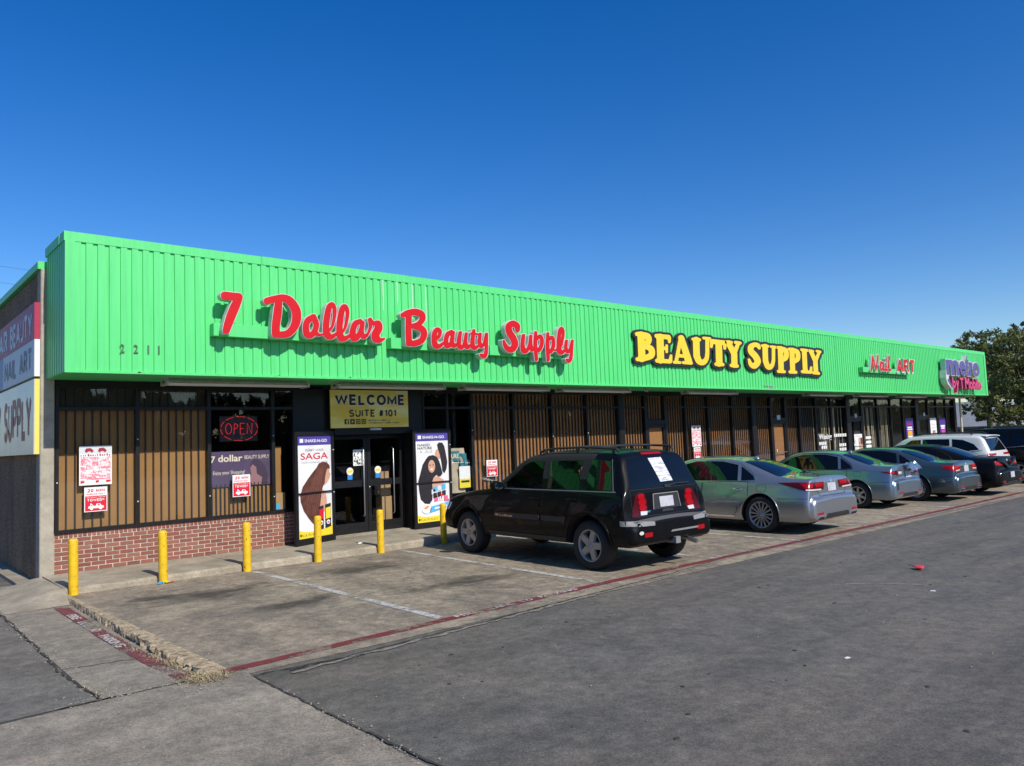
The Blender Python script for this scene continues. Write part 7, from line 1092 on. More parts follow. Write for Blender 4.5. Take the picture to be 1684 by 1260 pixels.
    def plate(s, u, z, w_=.30, h_=.15, mat=None, off=.012):
        p = s.patch('number_plate', 'B', [(u - w_ / 2, z - h_ / 2), (u + w_ / 2, z - h_ / 2), (u + w_ / 2, z + h_ / 2), (u - w_ / 2, z + h_ / 2)], mat or plate_m, off, .2, skirt=.01, smooth=False); return p
    def tails(s, pieces, off=.005):
        for v in ('DL', 'DR'):
            base = None
            for i, (nm, poly, mat) in enumerate(pieces):
                o = s.patch(nm, v, poly, mat, off + (i * .003), .04, parent=base, skirt=.02)
                if i == 0: base = o
def oval(cx, cy, rx, ry, n=16): return [(cx + rx * math.cos(t), cy + ry * math.sin(t)) for t in np.linspace(0, 2 * math.pi, n, endpoint=False)]

SUV_ST = [(-.95, .50, .57, .63, .70, .66, .60), (-.945, .44, .60, .69, .80, .78, .73), (-.90, .40, .64, .735, .86, .84, .79), (-.83, .38, .68, .752, .895, .87, .81), (-.785, .37, .86, .96, .905, .885, .80), (-.77, .36, .98, 1.09, .91, .885, .785), (-.745, .36, 1.05, 1.20, .915, .88, .75), (-.64, .36, 1.085, 1.47, .92, .875, .70), (-.565, .36, 1.095, 1.615, .925, .875, .68), (-.49, .36, 1.10, 1.675, .928, .875, .67), (-.25, .36, 1.10, 1.715, .93, .875, .66), (.45, .35, 1.10, 1.735, .93, .875, .655), (1.05, .35, 1.10, 1.73, .93, .87, .65), (1.45, .35, 1.09, 1.70, .93, .87, .645), (1.70, .35, 1.08, 1.62, .93, .865, .645), (2.1, .35, 1.06, 1.365, .93, .86, .68), (2.42, .35, 1.04, 1.145, .93, .86, .73), (2.55, .35, 1.03, 1.105, .93, .855, .74), (3.0, .36, .99, 1.06, .925, .845, .72), (3.4, .38, .93, 1.005, .91, .82, .68), (3.62, .40, .86, .93, .87, .77, .62), (3.70, .42, .76, .84, .80, .70, .56), (3.74, .46, .66, .72, .70, .62, .5), (3.75, .50, .60, .64, .6, .55, .45)]
LS_ST = [(-1.16, .42, .50, .56, .62, .58, .52), (-1.155, .34, .53, .62, .74, .71, .65), (-1.135, .29, .57, .662, .81, .79, .73), (-1.085, .26, .60, .684, .85, .82, .76), (-1.055, .25, .64, .74, .868, .825, .75), (-1.045, .245, .76, .90, .878, .815, .71), (-1.025, .24, .83, .985, .888, .815, .69), (-.985, .23, .87, 1.035, .90, .82, .685), (-.88, .22, .90, 1.036, .915, .828, .68), (-.55, .21, .915, 1.045, .93, .835, .68), (-.28, .20, .925, 1.075, .935, .838, .66), (.08, .20, .925, 1.195, .937, .838, .60), (.5, .20, .92, 1.335, .937, .838, .575), (.9, .20, .912, 1.405, .937, .835, .57), (1.3, .20, .905, 1.425, .937, .832, .57), (1.7, .20, .90, 1.415, .937, .83, .57), (2.0, .20, .89, 1.36, .937, .83, .585), (2.4, .20, .88, 1.175, .937, .83, .63), (2.78, .20, .87, 1.0, .935, .82, .68), (3.2, .21, .84, .95, .93, .80, .66), (3.6, .23, .78, .87, .90, .75, .60), (3.8, .25, .68, .76, .82, .68, .52), (3.88, .30, .58, .64, .72, .6, .46), (3.90, .36, .5, .54, .6, .5, .4)]
def derive(base, ro, wb, h, w_, b0, bw, bh, bwid, trunk=0.):
    out = []
    for y, zb, zs, zt, wm, ws, wr in base:
        yy = y * ro / b0 if y < 0 else y * wb / bw; k = h / bh; q = w_ / bwid; tz = trunk if y < -.2 else 0
        out.append((yy, zb * k, zs * k + tz * .6, zt * k + tz, wm * q, ws * q, wr * q))
    return out
def mp(poly, ro, wb, k, b0=1.16, bw=2.97, dz=0): return [((y * ro / b0 if y < 0 else y * wb / bw), z * k + dz) for y, z in poly]

# --- black SUV
def suv():
    WB = 2.90; pm = paint('black_paint', (.0022, .0024, .003), 0., .5, .01)
    fd = [(1.03, 1.135), (1.09, 1.545), (1.40, 1.54), (1.54, 1.50), (1.98, 1.20), (2.0, 1.135)]; rd = [(.22, 1.135), (.24, 1.555), (.94, 1.55), (.90, 1.135)]
    prism = lambda P: MB().prism([(-1.2, a, b) for a, b in P], (1, 0, 0), 0, 2.4)
    cav = MB().prism([(-.77, .12, .72), (.77, .12, .72), (.77, .12, 1.11), (.585, .12, 1.63), (-.585, .12, 1.63), (-.77, .12, 1.11)], (0, 1, 0), 0, 1.42); cav2 = MB().prism([(-.76, 1.53, .73), (.76, 1.53, .73), (.76, 1.53, 1.08), (.66, 1.53, 1.30), (-.66, 1.53, 1.30), (-.76, 1.53, 1.08)], (0, 1, 0), 0, .52)
    cx = 8.99
    c = Car('black_suv', (cx, 7.62, GZ(cx)), -.03, 'black SUV with roof rails and white paper on its rear window', [(r_[0] * .88 if r_[0] < 0 else r_[0], r_[1], r_[2], r_[3] - (.03 if r_[3] > 1.3 else 0), *r_[4:]) for r_ in SUV_ST], pm, dict(R=.355, wd=.25, w=make_wheel(.355, .225, .25, 'five', rimgrey)), WB, [cav, cav2, prism(fd), prism(rd)], archR=.425)
    for v in ('L', 'Rr'):
        sg = -1 if v == 'L' else 1
        for P in (fd, rd):
            o = MB(); pts = []
            for (a, b) in P:
                t = (b - 1.10) / (1.71 - 1.10); pts.append((sg * (.858 - .205 * t), a, b))
            o.add(pts, [tuple(range(len(pts)))]); o.build('window_glass', carglass, c.r, local=True)
        c.line('window_trim', v, [(-.52, 1.118), (2.06, 1.118)], greypl, .014, .004)
    c.both('patch', 'quarter_glass', [(-.45, 1.14), (-.32, 1.54), (.06, 1.56), (.08, 1.14)], tint, .003)
    c.both('line', 'window_trim', [(-.48, 1.12), (-.34, 1.565)], greypl, .014, .005)
    fdoor = [(1.0, .50), (.99, .9), (.985, 1.10), (2.08, 1.10), (2.13, .9), (2.12, .56), (2.02, .46)]; rdoor = [(.50, .52), (.42, .74), (.28, .90), (.17, 1.0), (.16, 1.10), (.965, 1.10), (.97, .9), (.98, .5), (.9, .46), (.55, .46)]
    c.door(fdoor, (1.16, .985), pm, .2); c.door(rdoor, (.33, 1.0), pm, .2)
    c.both('patch', 'side_moulding', [(1.02, .665), (2.1, .665), (2.1, .74), (1.02, .74)], plastic, .02, .1); c.both('patch', 'side_moulding', [(.47, .665), (.96, .665), (.96, .74), (.45, .74)], plastic, .02, .1)
    c.text('TrailBlazer', 'L', 1.62, 1.98, .685, .72, chrome, .0, .028); c.both('patch', 'badge', [(2.0, .69), (2.07, .69), (2.07, .715), (2.0, .715)], M('gold_badge', (.6, .45, .2), .3, metal=.8), .026, .2)
    c.both('patch', 'rocker', [(.5, .37), (2.3, .37), (2.3, .44), (.46, .44)], plastic, .012, .12)
    for y in (0, WB):
        for v in ('L', 'Rr'): c.line('wheel_arch_trim', v, [(y + .45 * math.cos(t), .382 + .45 * math.sin(t)) for t in np.linspace(.02, math.pi - .02, 26)], pm, .03, .004, tube=.014)
    # rear
    rg = c.patch('rear_window', 'B', [(-.70, 1.15), (.70, 1.15), (.67, 1.30), (.575, 1.56), (.3, 1.585), (-.3, 1.585), (-.575, 1.56), (-.67, 1.30)], tint, .004, .07)
    c.patch('paper_notice', 'B', [(-.06, 1.215), (.22, 1.22), (.14, 1.56), (-.15, 1.555)], mottled('paper_rows', (.34, .36, .42), (.70, .70, .71), 5, 48, .40, .5), .009, .08, skirt=0)
    c.line('tailgate_gap', 'B', [(-.735, 1.13), (-.735, .80), (-.70, .765), (.70, .765), (.735, .80), (.735, 1.13)], seam_m, .01, .004); c.line('tailgate_gap', 'B', [(-.72, 1.135), (.72, 1.135)], seam_m, .012, .004)
    c.patch('plate_recess', 'B', [(-.30, .845), (.30, .845), (.27, 1.05), (-.27, 1.05)], plastic, .003, .1); c.line('plate_surround', 'B', [(-.30, .845), (-.27, 1.055), (.27, 1.055), (.30, .845)], greypl, .01, .008, tube=.009); c.plate(.0, .94, .30, .145, None, .014)
    c.patch('tailgate_handle', 'B', [(-.13, .80), (.13, .80), (.11, .835), (-.11, .835)], plastic, .012, .1); c.text('TrailBlazer', 'B', -.66, -.36, .815, .85, chrome, .02); c.text('CHEVROLET', 'B', .40, .70, .855, .885, chrome, .01); c.text('4x4', 'B', .48, .62, .91, .94, chrome, .02) if False else None
    c.patch('wiper_base', 'B', [(.0, 1.13), (.12, 1.13), (.12, 1.17), (.0, 1.17)], plastic, .02, .1); c.line('wiper', 'B', [(.05, 1.15), (.25, 1.175), (.55, 1.17)], plastic, .01, .02, tube=.009)
    c.patch('brake_light', 'B', [(-.22, 1.61), (.22, 1.61), (.2, 1.638), (-.2, 1.638)], redlens, .006, .08)
    c.tails([('tail_light', [(-.13, .775), (.105, .775), (.12, .86), (.115, 1.0), (.07, 1.085), (.0, 1.09), (-.06, 1.06), (-.10, .93)], darkred), ('lens', oval(.045, .965, .06, .055), redlens), ('lens', oval(.03, 1.04, .055, .042), redlens), ('lens', oval(.045, .885, .06, .045), redlens), ('reverse_lens', [(-.0, .785), (.10, .785), (.11, .835), (.0, .84)], clear)])
    c.patch('bumper_step', 'T', [(-.77, -.80), (-.4, -.818), (.4, -.818), (.77, -.80), (.79, -.752), (.4, -.745), (-.4, -.745), (-.79, -.752)], M('step_pad', (.085, .085, .085), .65), .006, .06); c.patch('bumper_corner', 'DL', [(-.30, .665), (-.05, .655), (.2, .645), (.2, .695), (-.05, .715), (-.30, .735)], greypl, .007, .05); c.patch('bumper_corner', 'DR', [(-.30, .665), (-.05, .655), (.2, .645), (.2, .695), (-.05, .715), (-.30, .735)], greypl, .007, .05)
    c.patch('bumper_insert', 'B', [(-.10, .525), (.50, .525), (.53, .55), (-.07, .55)], greypl, .008, .1)
    for sg in (-1, 1): c.patch('fog_reflector', 'B', [(sg * .58 - .08, .50), (sg * .58 + .08, .50), (sg * .58 + .08, .56), (sg * .58 - .08, .56)], redlens, .008, .1)
    c.patch('side_reflector', 'DL', oval(-.02, .565, .035, .025), clear, .006, .05)
    m = MB(); m.box(-.05, .05, -.88, -.7, .36, .45); m.box(-.5, .5, -.75, -.68, .38, .44); m.build('tow_hitch', greypl, c.r, local=True); m = MB(); m.tube([(.30, -.6, .42), (.32, -.76, .40), (.35, -.93, .35)], .034, 12); m.build('exhaust_pipe', M('steel_pipe', (.35, .34, .32), .35, metal=.9, var=.2), c.r, local=True)
    for sg in (-1, 1):
        m = MB(); m.tube([(sg * .60, -.38, 1.67), (sg * .60, -.34, 1.715), (sg * .60, .3, 1.745), (sg * .595, .9, 1.74), (sg * .59, 1.22, 1.715), (sg * .585, 1.3, 1.67)], .017, 8)
        for y in (-.28, .45, 1.15): m.tube([(sg * .60, y, 1.64), (sg * .60, y, 1.725)], .022, 8)
        m.build('roof_rail', plastic, c.r, local=True)
    for y in (.0, .8):
        m = MB(); m.tube([(-.6, y, 1.735), (0, y, 1.75), (.6, y, 1.735)], .014, 8); m.build('cross_bar', plastic, c.r, local=True)
    c.mirrors(1.95, 1.105, pm, 1.)
    c.patch('windshield', 'T', [(-.60, 2.34), (.60, 2.34), (.55, 1.72), (-.55, 1.72)], tint, .004, .08)
    c.patch('grille', 'F', [(-.5, .58), (.5, .58), (.5, .74), (-.5, .74)], plastic, .006, .1); c.patch('headlight', 'FL', [(-.1, .72), (.35, .72), (.35, .84), (-.05, .84)], headl, .006, .06); c.patch('headlight', 'FR', [(-.1, .72), (.35, .72), (.35, .84), (-.05, .84)], headl, .006, .06)
    # cabin
    fab = M('seat_fabric', (.045, .042, .04), .9)
    for x in (-.36, .36):
        for y, nm in ((1.0, 'front_seat'), (.3, 'rear_seat')):
            m = MB(); m.bbox(x - .25, x + .25, y, y + .5, .73, .92, .04); s0 = m.build(nm, fab, c.r, local=True)
            m = MB(); m.prism([(x - .24, y - .02, .85), (x + .24, y - .02, .85), (x + .20, y - .12, 1.36), (x - .20, y - .12, 1.36)], (0, 1, 0), 0, .12); m.build('seat_back', fab, s0, local=True)
            m = MB(); m.bbox(x - .12, x + .12, y - .12, y - .04, 1.38, 1.53, .025); m.build('headrest', fab, s0, local=True)
    m = MB(); m.lathe([(.17 + .014 * math.cos(t), .014 * math.sin(t)) for t in np.linspace(0, 2 * math.pi, 9)], 26, 'Y'); m.tube([(0, 0, 0), (.16, 0, 0)], .014, 6); m.tube([(0, 0, 0), (-.16, 0, 0)], .014, 6); m.lathe([(0, -.02), (.05, -.02), (.05, .02)], 14, 'Y')
    o = m.build('steering_wheel', plastic, c.r, local=True); o.location = (-.36, 1.66, 1.12); o.rotation_euler = (R(-22), 0, 0)
    m = MB(); m.bbox(-.74, .74, 1.76, 2.04, .74, 1.12, .03); m.build('dashboard', cabin, c.r, local=True); m = MB(); m.bbox(-.10, .10, 1.50, 1.53, 1.46, 1.53, .008); m.build('rear_view_mirror', plastic, c.r, local=True)
suv()
# --- sedans
def sedan(name, cx, ry, yaw, label, pm, ro, wb, h, w_, wspec, opt):
    k = h / 1.425; st = derive(LS_ST, ro, wb, h, w_, 1.16, 2.97, 1.425, .937, opt.get('trunk', 0)); Q = lambda P: mp(P, ro, wb, k); q = w_ / .937
    c = Car(name, (cx, ry, GZ(cx)), yaw, label, st, pm, wspec, wb)
    ch = opt.get('trim', chrome); glassm = tint
    fw = opt.get('fw', [(1.37, .955), (1.36, 1.33), (1.60, 1.335), (1.95, 1.25), (2.42, .99), (2.45, .945)]); rw = opt.get('rw', [(.52, .965), (.60, 1.26), (.95, 1.325), (1.28, 1.335), (1.27, .955)]); qw = opt.get('qw', [(.16, .98), (.22, 1.06), (.52, 1.235), (.44, .97)])
    for P, nm in ((fw, 'front_door_glass'), (rw, 'rear_door_glass'), (qw, 'quarter_glass')):
        if P: c.both('patch', nm, Q(P), glassm, .003, .06, skirt=.004)
    c.both('patch', 'pillar_trim', Q([(1.275, .955), (1.285, 1.335), (1.355, 1.335), (1.365, .955)]), tint, .0035, .08, skirt=.004)
    out = opt.get('out', [(.12, .968), (.20, 1.08), (.55, 1.285), (.95, 1.352), (1.40, 1.362), (1.66, 1.355), (2.0, 1.262), (2.5, .975)])
    c.both('line', 'window_trim', Q(out), ch, .012, .004, tube=.007); c.both('line', 'window_trim', Q([(out[0][0], out[0][1]), (1.3, .938), (out[-1][0], out[-1][1] - .04)]), ch, .012, .004, tube=.007)
    fdoor = Q([(1.34, .30), (1.32, .6), (1.335, .93), (2.44, .925), (2.46, .6), (2.38, .34), (2.3, .29)]); rdoor = Q([(.52, .36), (.46, .46), (.36, .56), (.26, .66), (.28, .95), (1.315, .93), (1.30, .6), (1.32, .30), (.62, .29)])
    c.door(fdoor, Q([(1.50, .80)])[0], ch, .2); c.door(rdoor, Q([(.50, .81)])[0], ch, .2)
    # rear glass, trunk
    rg = opt.get('rg', [(-.60, -.30), (-.3, -.335), (.3, -.335), (.60, -.30), (.50, .52), (.25, .56), (-.25, .56), (-.50, .52)]); P = [(a * q, (y * ro / 1.16 if y < 0 else y * wb / 2.97)) for a, y in rg]
    c.patch('rear_window', 'T', P, glassm, .003, .07, skirt=.004)
    ws = [(-.62, 2.72), (-.3, 2.80), (.3, 2.80), (.62, 2.72), (.52, 2.06), (-.52, 2.06)]; c.patch('windshield', 'T', [(a * q, y * wb / 2.97) for a, y in ws], glassm, .003, .08, skirt=.004)
    c.line('boot_gap', 'T', [(-.64 * q, -.36 * ro / 1.16), (-.64 * q, -.80 * ro / 1.16), (-.60 * q, -1.0 * ro / 1.16)], seam_m, .008, .003); c.line('boot_gap', 'T', [(.64 * q, -.36 * ro / 1.16), (.64 * q, -.80 * ro / 1.16), (.60 * q, -1.0 * ro / 1.16)], seam_m, .008, .003)
    c.line('boot_gap', 'B', [(-.56 * q, .97 * k), (-.52 * q, .76 * k), (-.46 * q, .685 * k), (.46 * q, .685 * k), (.52 * q, .76 * k), (.56 * q, .97 * k)], seam_m, .008, .003)
    c.line('bumper_gap', 'DL', [(-.46 * q, .655 * k), (-.1, .66 * k), (.12, .672 * k)], seam_m, .006, .003); c.line('hood_gap', 'T', [(-.6 * q, 2.85 * wb / 2.97), (-.56 * q, 3.6 * wb / 2.97)], seam_m, .008, .003)
    if opt.get('plate', True): c.plate(opt.get('pu', 0), opt.get('pz', .83) * k, .30, .15)
    c.tails([(nm, [(u * q, z * k) for u, z in P], mt) for nm, P, mt in opt['tails']])
    for sg in (-1, 1):
        c.patch('bumper_reflector', 'DL' if sg < 0 else 'DR', [(.08, .37 * k), (.27, .37 * k), (.25, .41 * k), (.10, .40 * k)], redlens, .005, .06)
        if opt.get('exhaust', True): c.patch('exhaust_trim', 'B', [(sg * .62 * q - .13, .285 * k), (sg * .62 * q + .11, .285 * k), (sg * .62 * q + .14, .345 * k), (sg * .62 * q - .10, .335 * k)], chrome, .014, .06); c.patch('exhaust_pipe', 'B', [(sg * .62 * q - .09, .295 * k), (sg * .62 * q + .09, .295 * k), (sg * .62 * q + .10, .33 * k), (sg * .62 * q - .08, .325 * k)], well, .018, .06)
    c.patch('lower_valance', 'B', [(-.46 * q, .285 * k), (.46 * q, .285 * k), (.40 * q, .37 * k), (-.40 * q, .37 * k)], opt.get('val', plastic), .006, .08)
    e = c.patch('emblem', 'B', oval(0, .945 * k, .045, .03), chrome, .008, .04)
    m = MB(); m.smooth = True
    if opt.get('fin', True):
        h0 = c._cast((0, .62 * wb / 2.97, 4), (0, 0, -1))[0]; m.add([(0, h0.y - .10, h0.z + .06), (-.03, h0.y - .10, h0.z - .01), (.03, h0.y - .10, h0.z - .01), (0, h0.y + .12, h0.z - .005), (-.022, h0.y, h0.z), (.022, h0.y, h0.z)], [(0, 1, 2), (0, 4, 1), (4, 3, 1) if False else (0, 3, 4), (0, 5, 3), (0, 2, 5), (1, 4, 3), (2, 3, 5)]); m.build('antenna_fin', pm, c.r, local=True)
    c.line('fuel_door', 'L', Q([(-.13, .78), (.08, .78), (.09, .90), (-.12, .90), (-.13, .78)]), seam_m, .005, .0025)
    c.mirrors(2.30 * wb / 2.97, .93 * k, pm, .9)
    if opt.get('sill'): c.both('patch', 'sill_trim', Q([(.55, .285), (2.3, .285), (2.3, .315), (.55, .315)]), chrome, .012, .15)
    for v in ('FL', 'FR'): c.patch('headlight', v, [(-.1, .60 * k), (.3, .58 * k), (.3, .68 * k), (-.1, .70 * k)], headl, .005, .06)
    c.patch('grille', 'F', [(-.36, .40 * k), (.36, .40 * k), (.40, .60 * k), (-.40, .60 * k)], plastic, .006, .08)
    for y in (0, wb):
        R_ = wspec['R']
        for v in ('L', 'Rr'): c.line('wheel_arch_lip', v, [(y + (c.aR + .012) * math.cos(t), R_ + .01 + (c.aR + .012) * math.sin(t)) for t in np.linspace(.05, math.pi - .05, 24)], pm, .03, .002, tube=.009)
    return c
def lip(c, pts, hgt, mat, name='spoiler'):
    m = MB(); m.smooth = True; V = []
    for x, y in pts:
        h = c._cast((x, y, 4), (0, 0, -1))[0]; V += [(x, y + .06, h.z + .002), (x, y - .02, h.z + hgt), (x, y - .05, h.z + hgt), (x, y - .05, h.z - .05)]
    m.add(V, [(4 * i + j, 4 * i + j + 1, 4 * i + 5 + j, 4 * i + 4 + j) for i in range(len(pts) - 1) for j in range(3)]); m.build(name, mat, c.r, local=True)
silver = paint('silver_paint', (.36, .37, .38), .75, .32); blueS = paint('blue_silver_paint', (.22, .28, .34), .7, .3); tealG = paint('teal_grey_paint', (.065, .095, .105), .6, .3); blackP = paint('gloss_black_paint', (.003, .003, .0036), 0., .5, .01); whiteP = paint('white_paint_car', (.74, .74, .73), 0., .3)
lsw = dict(R=.345, wd=.24, w=make_wheel(.345, .245, .24, 'multi', M('rim_polished', (.34, .35, .37), .28, metal=.55))); cow = dict(R=.32, wd=.21, w=make_wheel(.32, .205, .21, 'seven', rimsilver)); esw = dict(R=.325, wd=.215, w=make_wheel(.325, .215, .215, 'double', rimsilver)); chw = dict(R=.35, wd=.245, w=make_wheel(.35, .24, .245, 'double', M('rim_dark', (.06, .06, .065), .4, metal=.6)))
c = sedan('silver_sedan', 14.01, 7.93, -.01, 'silver luxury sedan with chrome multi spoke wheels beside the black SUV', silver, 1.06, 2.97, 1.43, .937, lsw, dict(sill=True, tails=[('tail_light', [(-.40, .935), (-.1, .945), (.40, .935), (.385, .80), (.2, .78), (-.02, .79), (-.14, .82), (-.28, .88)], darkred), ('lens', [(-.12, .925), (.10, .93), (.08, .85), (-.06, .84)], redlens), ('lens', [(.14, .925), (.37, .92), (.36, .86), (.16, .85)], redlens), ('clear_strip', [(-.06, .80), (.30, .79), (.30, .815), (-.06, .825)], clear)]))
c = sedan('blue_sedan', 19.26, 8.53, -.01, 'blue grey compact sedan with a crumpled boot lid', blueS, .89, 2.70, 1.385, .895, cow, dict(trunk=.02, exhaust=False, trim=plastic, pz=.80, pu=.1, tails=[('tail_light', [(-.26, .90), (.0, .915), (.36, .905), (.36, .83), (.2, .80), (.0, .83), (-.18, .87)], darkred), ('lens', [(-.2, .893), (.05, .9), (.05, .85), (-.05, .85)], redlens), ('clear_lens', [(.18, .895), (.34, .885), (.34, .835), (.2, .82)], clear)]))
rn = random.Random(6); bm_ = MB()
for i in range(9):
    for j in range(5): bm_.v.append((-.1 + .075 * i, -.86 - .035 * j + .02 * rn.random(), 1.03 - .028 * j * j * .35 + rn.uniform(-.02, .05) * (1 if 0 < i < 8 else .3)))
bm_.f = [(i * 5 + j, i * 5 + j + 1, i * 5 + 6 + j, i * 5 + 5 + j) for i in range(8) for j in range(4)]; bm_.mi = [0] * len(bm_.f); bm_.sm = [False] * len(bm_.f); bm_.build('crumpled_boot_edge', blueS, c.r, local=True, label='creased and bent edge of the boot lid')
c.patch('bumper_vent', 'DL', [(.02, .44), (.08, .46), (.10, .64), (.04, .66)], plastic, .004, .05); c.patch('bumper_vent', 'DR', [(.02, .44), (.08, .46), (.10, .64), (.04, .66)], plastic, .004, .05)
c = sedan('teal_sedan', 21.75, 8.14, -.01, 'dark teal grey sedan between the blue sedan and the black coupe', tealG, 1.0, 2.72, 1.385, .905, esw, dict(tails=[('tail_light', [(-.22, .92), (.0, .93), (.30, .915), (.28, .80), (.12, .775), (-.05, .80), (-.2, .86)], redlens), ('clear_strip', [(.05, .785), (.24, .795), (.25, .825), (.05, .815)], clear)], fin=False))
c = sedan('black_coupe', 24.0, 7.93, -.01, 'glossy black two door coupe beside the white crossover', blackP, 1.08, 2.95, 1.40, .96, chw, dict(trunk=.01, trim=plastic, qw=None, rw=[(.45, .98), (.62, 1.24), (.95, 1.315), (1.2, 1.325), (1.16, .965)], tails=[('tail_light', [(-.02, .93), (.1, .935), (.44, .93), (.44, .82), (.1, .82), (.0, .84)], redlens)], fin=False, plate=True, pz=.55))
lip(c, [(-.72, -.92), (-.4, -.97), (0, -.985), (.4, -.97), (.72, -.92)], .045, blackP)
m = MB(); h0 = c._cast((-3, .12, .9), (1, 0, 0))[0]; m.lathe([(0, -.02), (.07, -.018), (.085, -.002), (.085, .02)], 20, 'X', (h0.x, .12, .9)); m.build('fuel_cap', chrome, c.r, local=True)
# --- crossover and far SUV
def crossover(name, cx, ry, label, pm, ro, wb, h, w_, wspec, tl, vis=True):
    st = derive(SUV_ST, ro, wb, h, w_, .95, 2.9, 1.735, .93); k = h / 1.735; q = w_ / .93
    st = [(y, zb * .8, zs, zt, wm, ws, wr) for y, zb, zs, zt, wm, ws, wr in st]
    c = Car(name, (cx, ry, GZ(cx)), -.01, label, st, pm, wspec, wb); f = lambda P: [((y * ro / .95 if y < 0 else y * wb / 2.9), z * k) for y, z in P]
    for P, nm in (([(1.12, 1.14), (1.13, 1.57), (1.42, 1.56), (1.95, 1.22), (1.98, 1.15)], 'front_door_glass'), ([(.24, 1.15), (.28, 1.575), (1.07, 1.58), (1.06, 1.14)], 'rear_door_glass'), ([(-.52, 1.22), (-.38, 1.40), (-.1, 1.54), (.20, 1.57), (.17, 1.15)], 'quarter_glass')): c.both('patch', nm, f(P), tint, .003, .07, skirt=.004)
    c.both('line', 'window_trim', f([(-.6, 1.2), (.2, 1.12), (2.1, 1.10)]), chrome, .012, .004, tube=.007)
    c.door(f([(1.1, .48), (1.08, 1.09), (2.12, 1.08), (2.14, .55), (2.02, .46)]), f([(1.25, .98)])[0], chrome); c.door(f([(.52, .5), (.3, .9), (.2, 1.1), (1.06, 1.09), (1.08, .48)]), f([(.4, 1.0)])[0], chrome)
    c.patch('rear_window', 'B', [(-.66 * q, 1.17 * k), (.66 * q, 1.17 * k), (.55 * q, 1.56 * k), (-.55 * q, 1.56 * k)], tint, .004, .08); c.plate(0, .92 * k)
    c.tails([('tail_light', [(u, z * k) for u, z in tl], redlens)])
    c.line('tailgate_gap', 'B', [(-.74, 1.1 * k), (-.72, .8 * k), (.72, .8 * k), (.74, 1.1 * k)], seam_m, .01, .004)
    c.patch('lower_valance', 'B', [(-.7, .42 * k), (.7, .42 * k), (.7, .56 * k), (-.7, .56 * k)], plastic, .006, .1)
    for sg in (-1, 1):
        m = MB(); m.tube([(sg * .60 * q, -.35, h - .04), (sg * .6 * q, -.25, h + .02), (sg * .6 * q, 1.1, h + .03), (sg * .58 * q, 1.3, h - .02)], .016, 8); m.build('roof_rail', plastic, c.r, local=True)
    lipm = MB(); lipm.smooth = True; V = []
    for x in np.linspace(-.58, .58, 9): hh = c._cast((x * q, -.5 * ro / .95, 4), (0, 0, -1))[0]; V += [(x * q, hh.y + .12, hh.z + .012), (x * q, hh.y - .16, hh.z + .0), (x * q, hh.y - .16, hh.z - .03), (x * q, hh.y + .02, hh.z - .03)]
    lipm.add(V, [(4 * i + j, 4 * i + j + 1, 4 * i + 5 + j, 4 * i + 4 + j) for i in range(8) for j in range(3)]); lipm.build('roof_spoiler', pm, c.r, local=True)
    c.mirrors(2.0, 1.12 * k, pm, .95); c.patch('windshield', 'T', [(-.60, 2.36), (.60, 2.36), (.55, 1.72), (-.55, 1.72)], tint, .004, .08); return c
xw_ = dict(R=.36, wd=.24, w=make_wheel(.36, .25, .24, 'double', rimsilver))
crossover('white_crossover', 26.65, 8.75, 'white crossover with dark windows beyond the black coupe', whiteP, 1.05, 2.85, 1.66, .96, xw_, [(-.2, 1.02), (.3, 1.03), (.3, 1.09), (-.15, 1.1)])
crossover('dark_suv', 29.3, 7.9, 'black SUV at the right edge behind the white crossover', blackP, 1.1, 3.0, 1.80, .98, xw_, [(-.1, .85), (.12, .85), (.12, 1.15), (-.1, 1.15)])

# ---------------------------------------------------------------- trees, far lot and street behind
barkm = M('bark', (.10, .075, .055), .95, var=.4, vscale=10, bump=.8, bscale=30)
def leafm(name, a, b, tr=.25):
    n = NT(name); oi = n.N.new('ShaderNodeObjectInfo'); v = n.noise(1.1, 4, .6); v2 = n.noise(9, 2, .6)
    c = n.ramp(n.mix(.5, v, v2), [(.36, a), (.64, b)]); n.out(c, .55); t = n.N.new('ShaderNodeBsdfTranslucent'); mx = n.N.new('ShaderNodeMixShader'); mx.inputs[0].default_value = tr
    n.L.new(c, t.inputs[0]); o = n.N['Material Output']; n.L.new(n.b.outputs[0], mx.inputs[1]); n.L.new(t.outputs[0], mx.inputs[2]); n.L.new(mx.outputs[0], o.inputs[0]); return n.m
lm = leafm('oak_leaf', (.05, .078, .018), (.19, .205, .052)); lm2 = leafm('far_leaf', (.03, .05, .015), (.085, .10, .03))
class LeafCloud:
    def __init__(s, V): s.V = V
    def build(s, name, mat, parent=None, local=False, **k):
        n = len(s.V) // 4; me = bpy.data.meshes.new(name); me.vertices.add(4 * n); me.loops.add(4 * n); me.polygons.add(n)
        me.vertices.foreach_set('co', s.V.astype(np.float32).ravel()); me.loops.foreach_set('vertex_index', np.arange(4 * n, dtype=np.int32)); me.polygons.foreach_set('loop_start', np.arange(0, 4 * n, 4, dtype=np.int32)); me.update(calc_edges=True); me.validate(); me.materials.append(mat)
        o = bpy.data.objects.new(name, me); COL.objects.link(o); o.parent = parent; return tag(o, k.get('label'), k.get('cat'), k.get('group'), k.get('kind'))
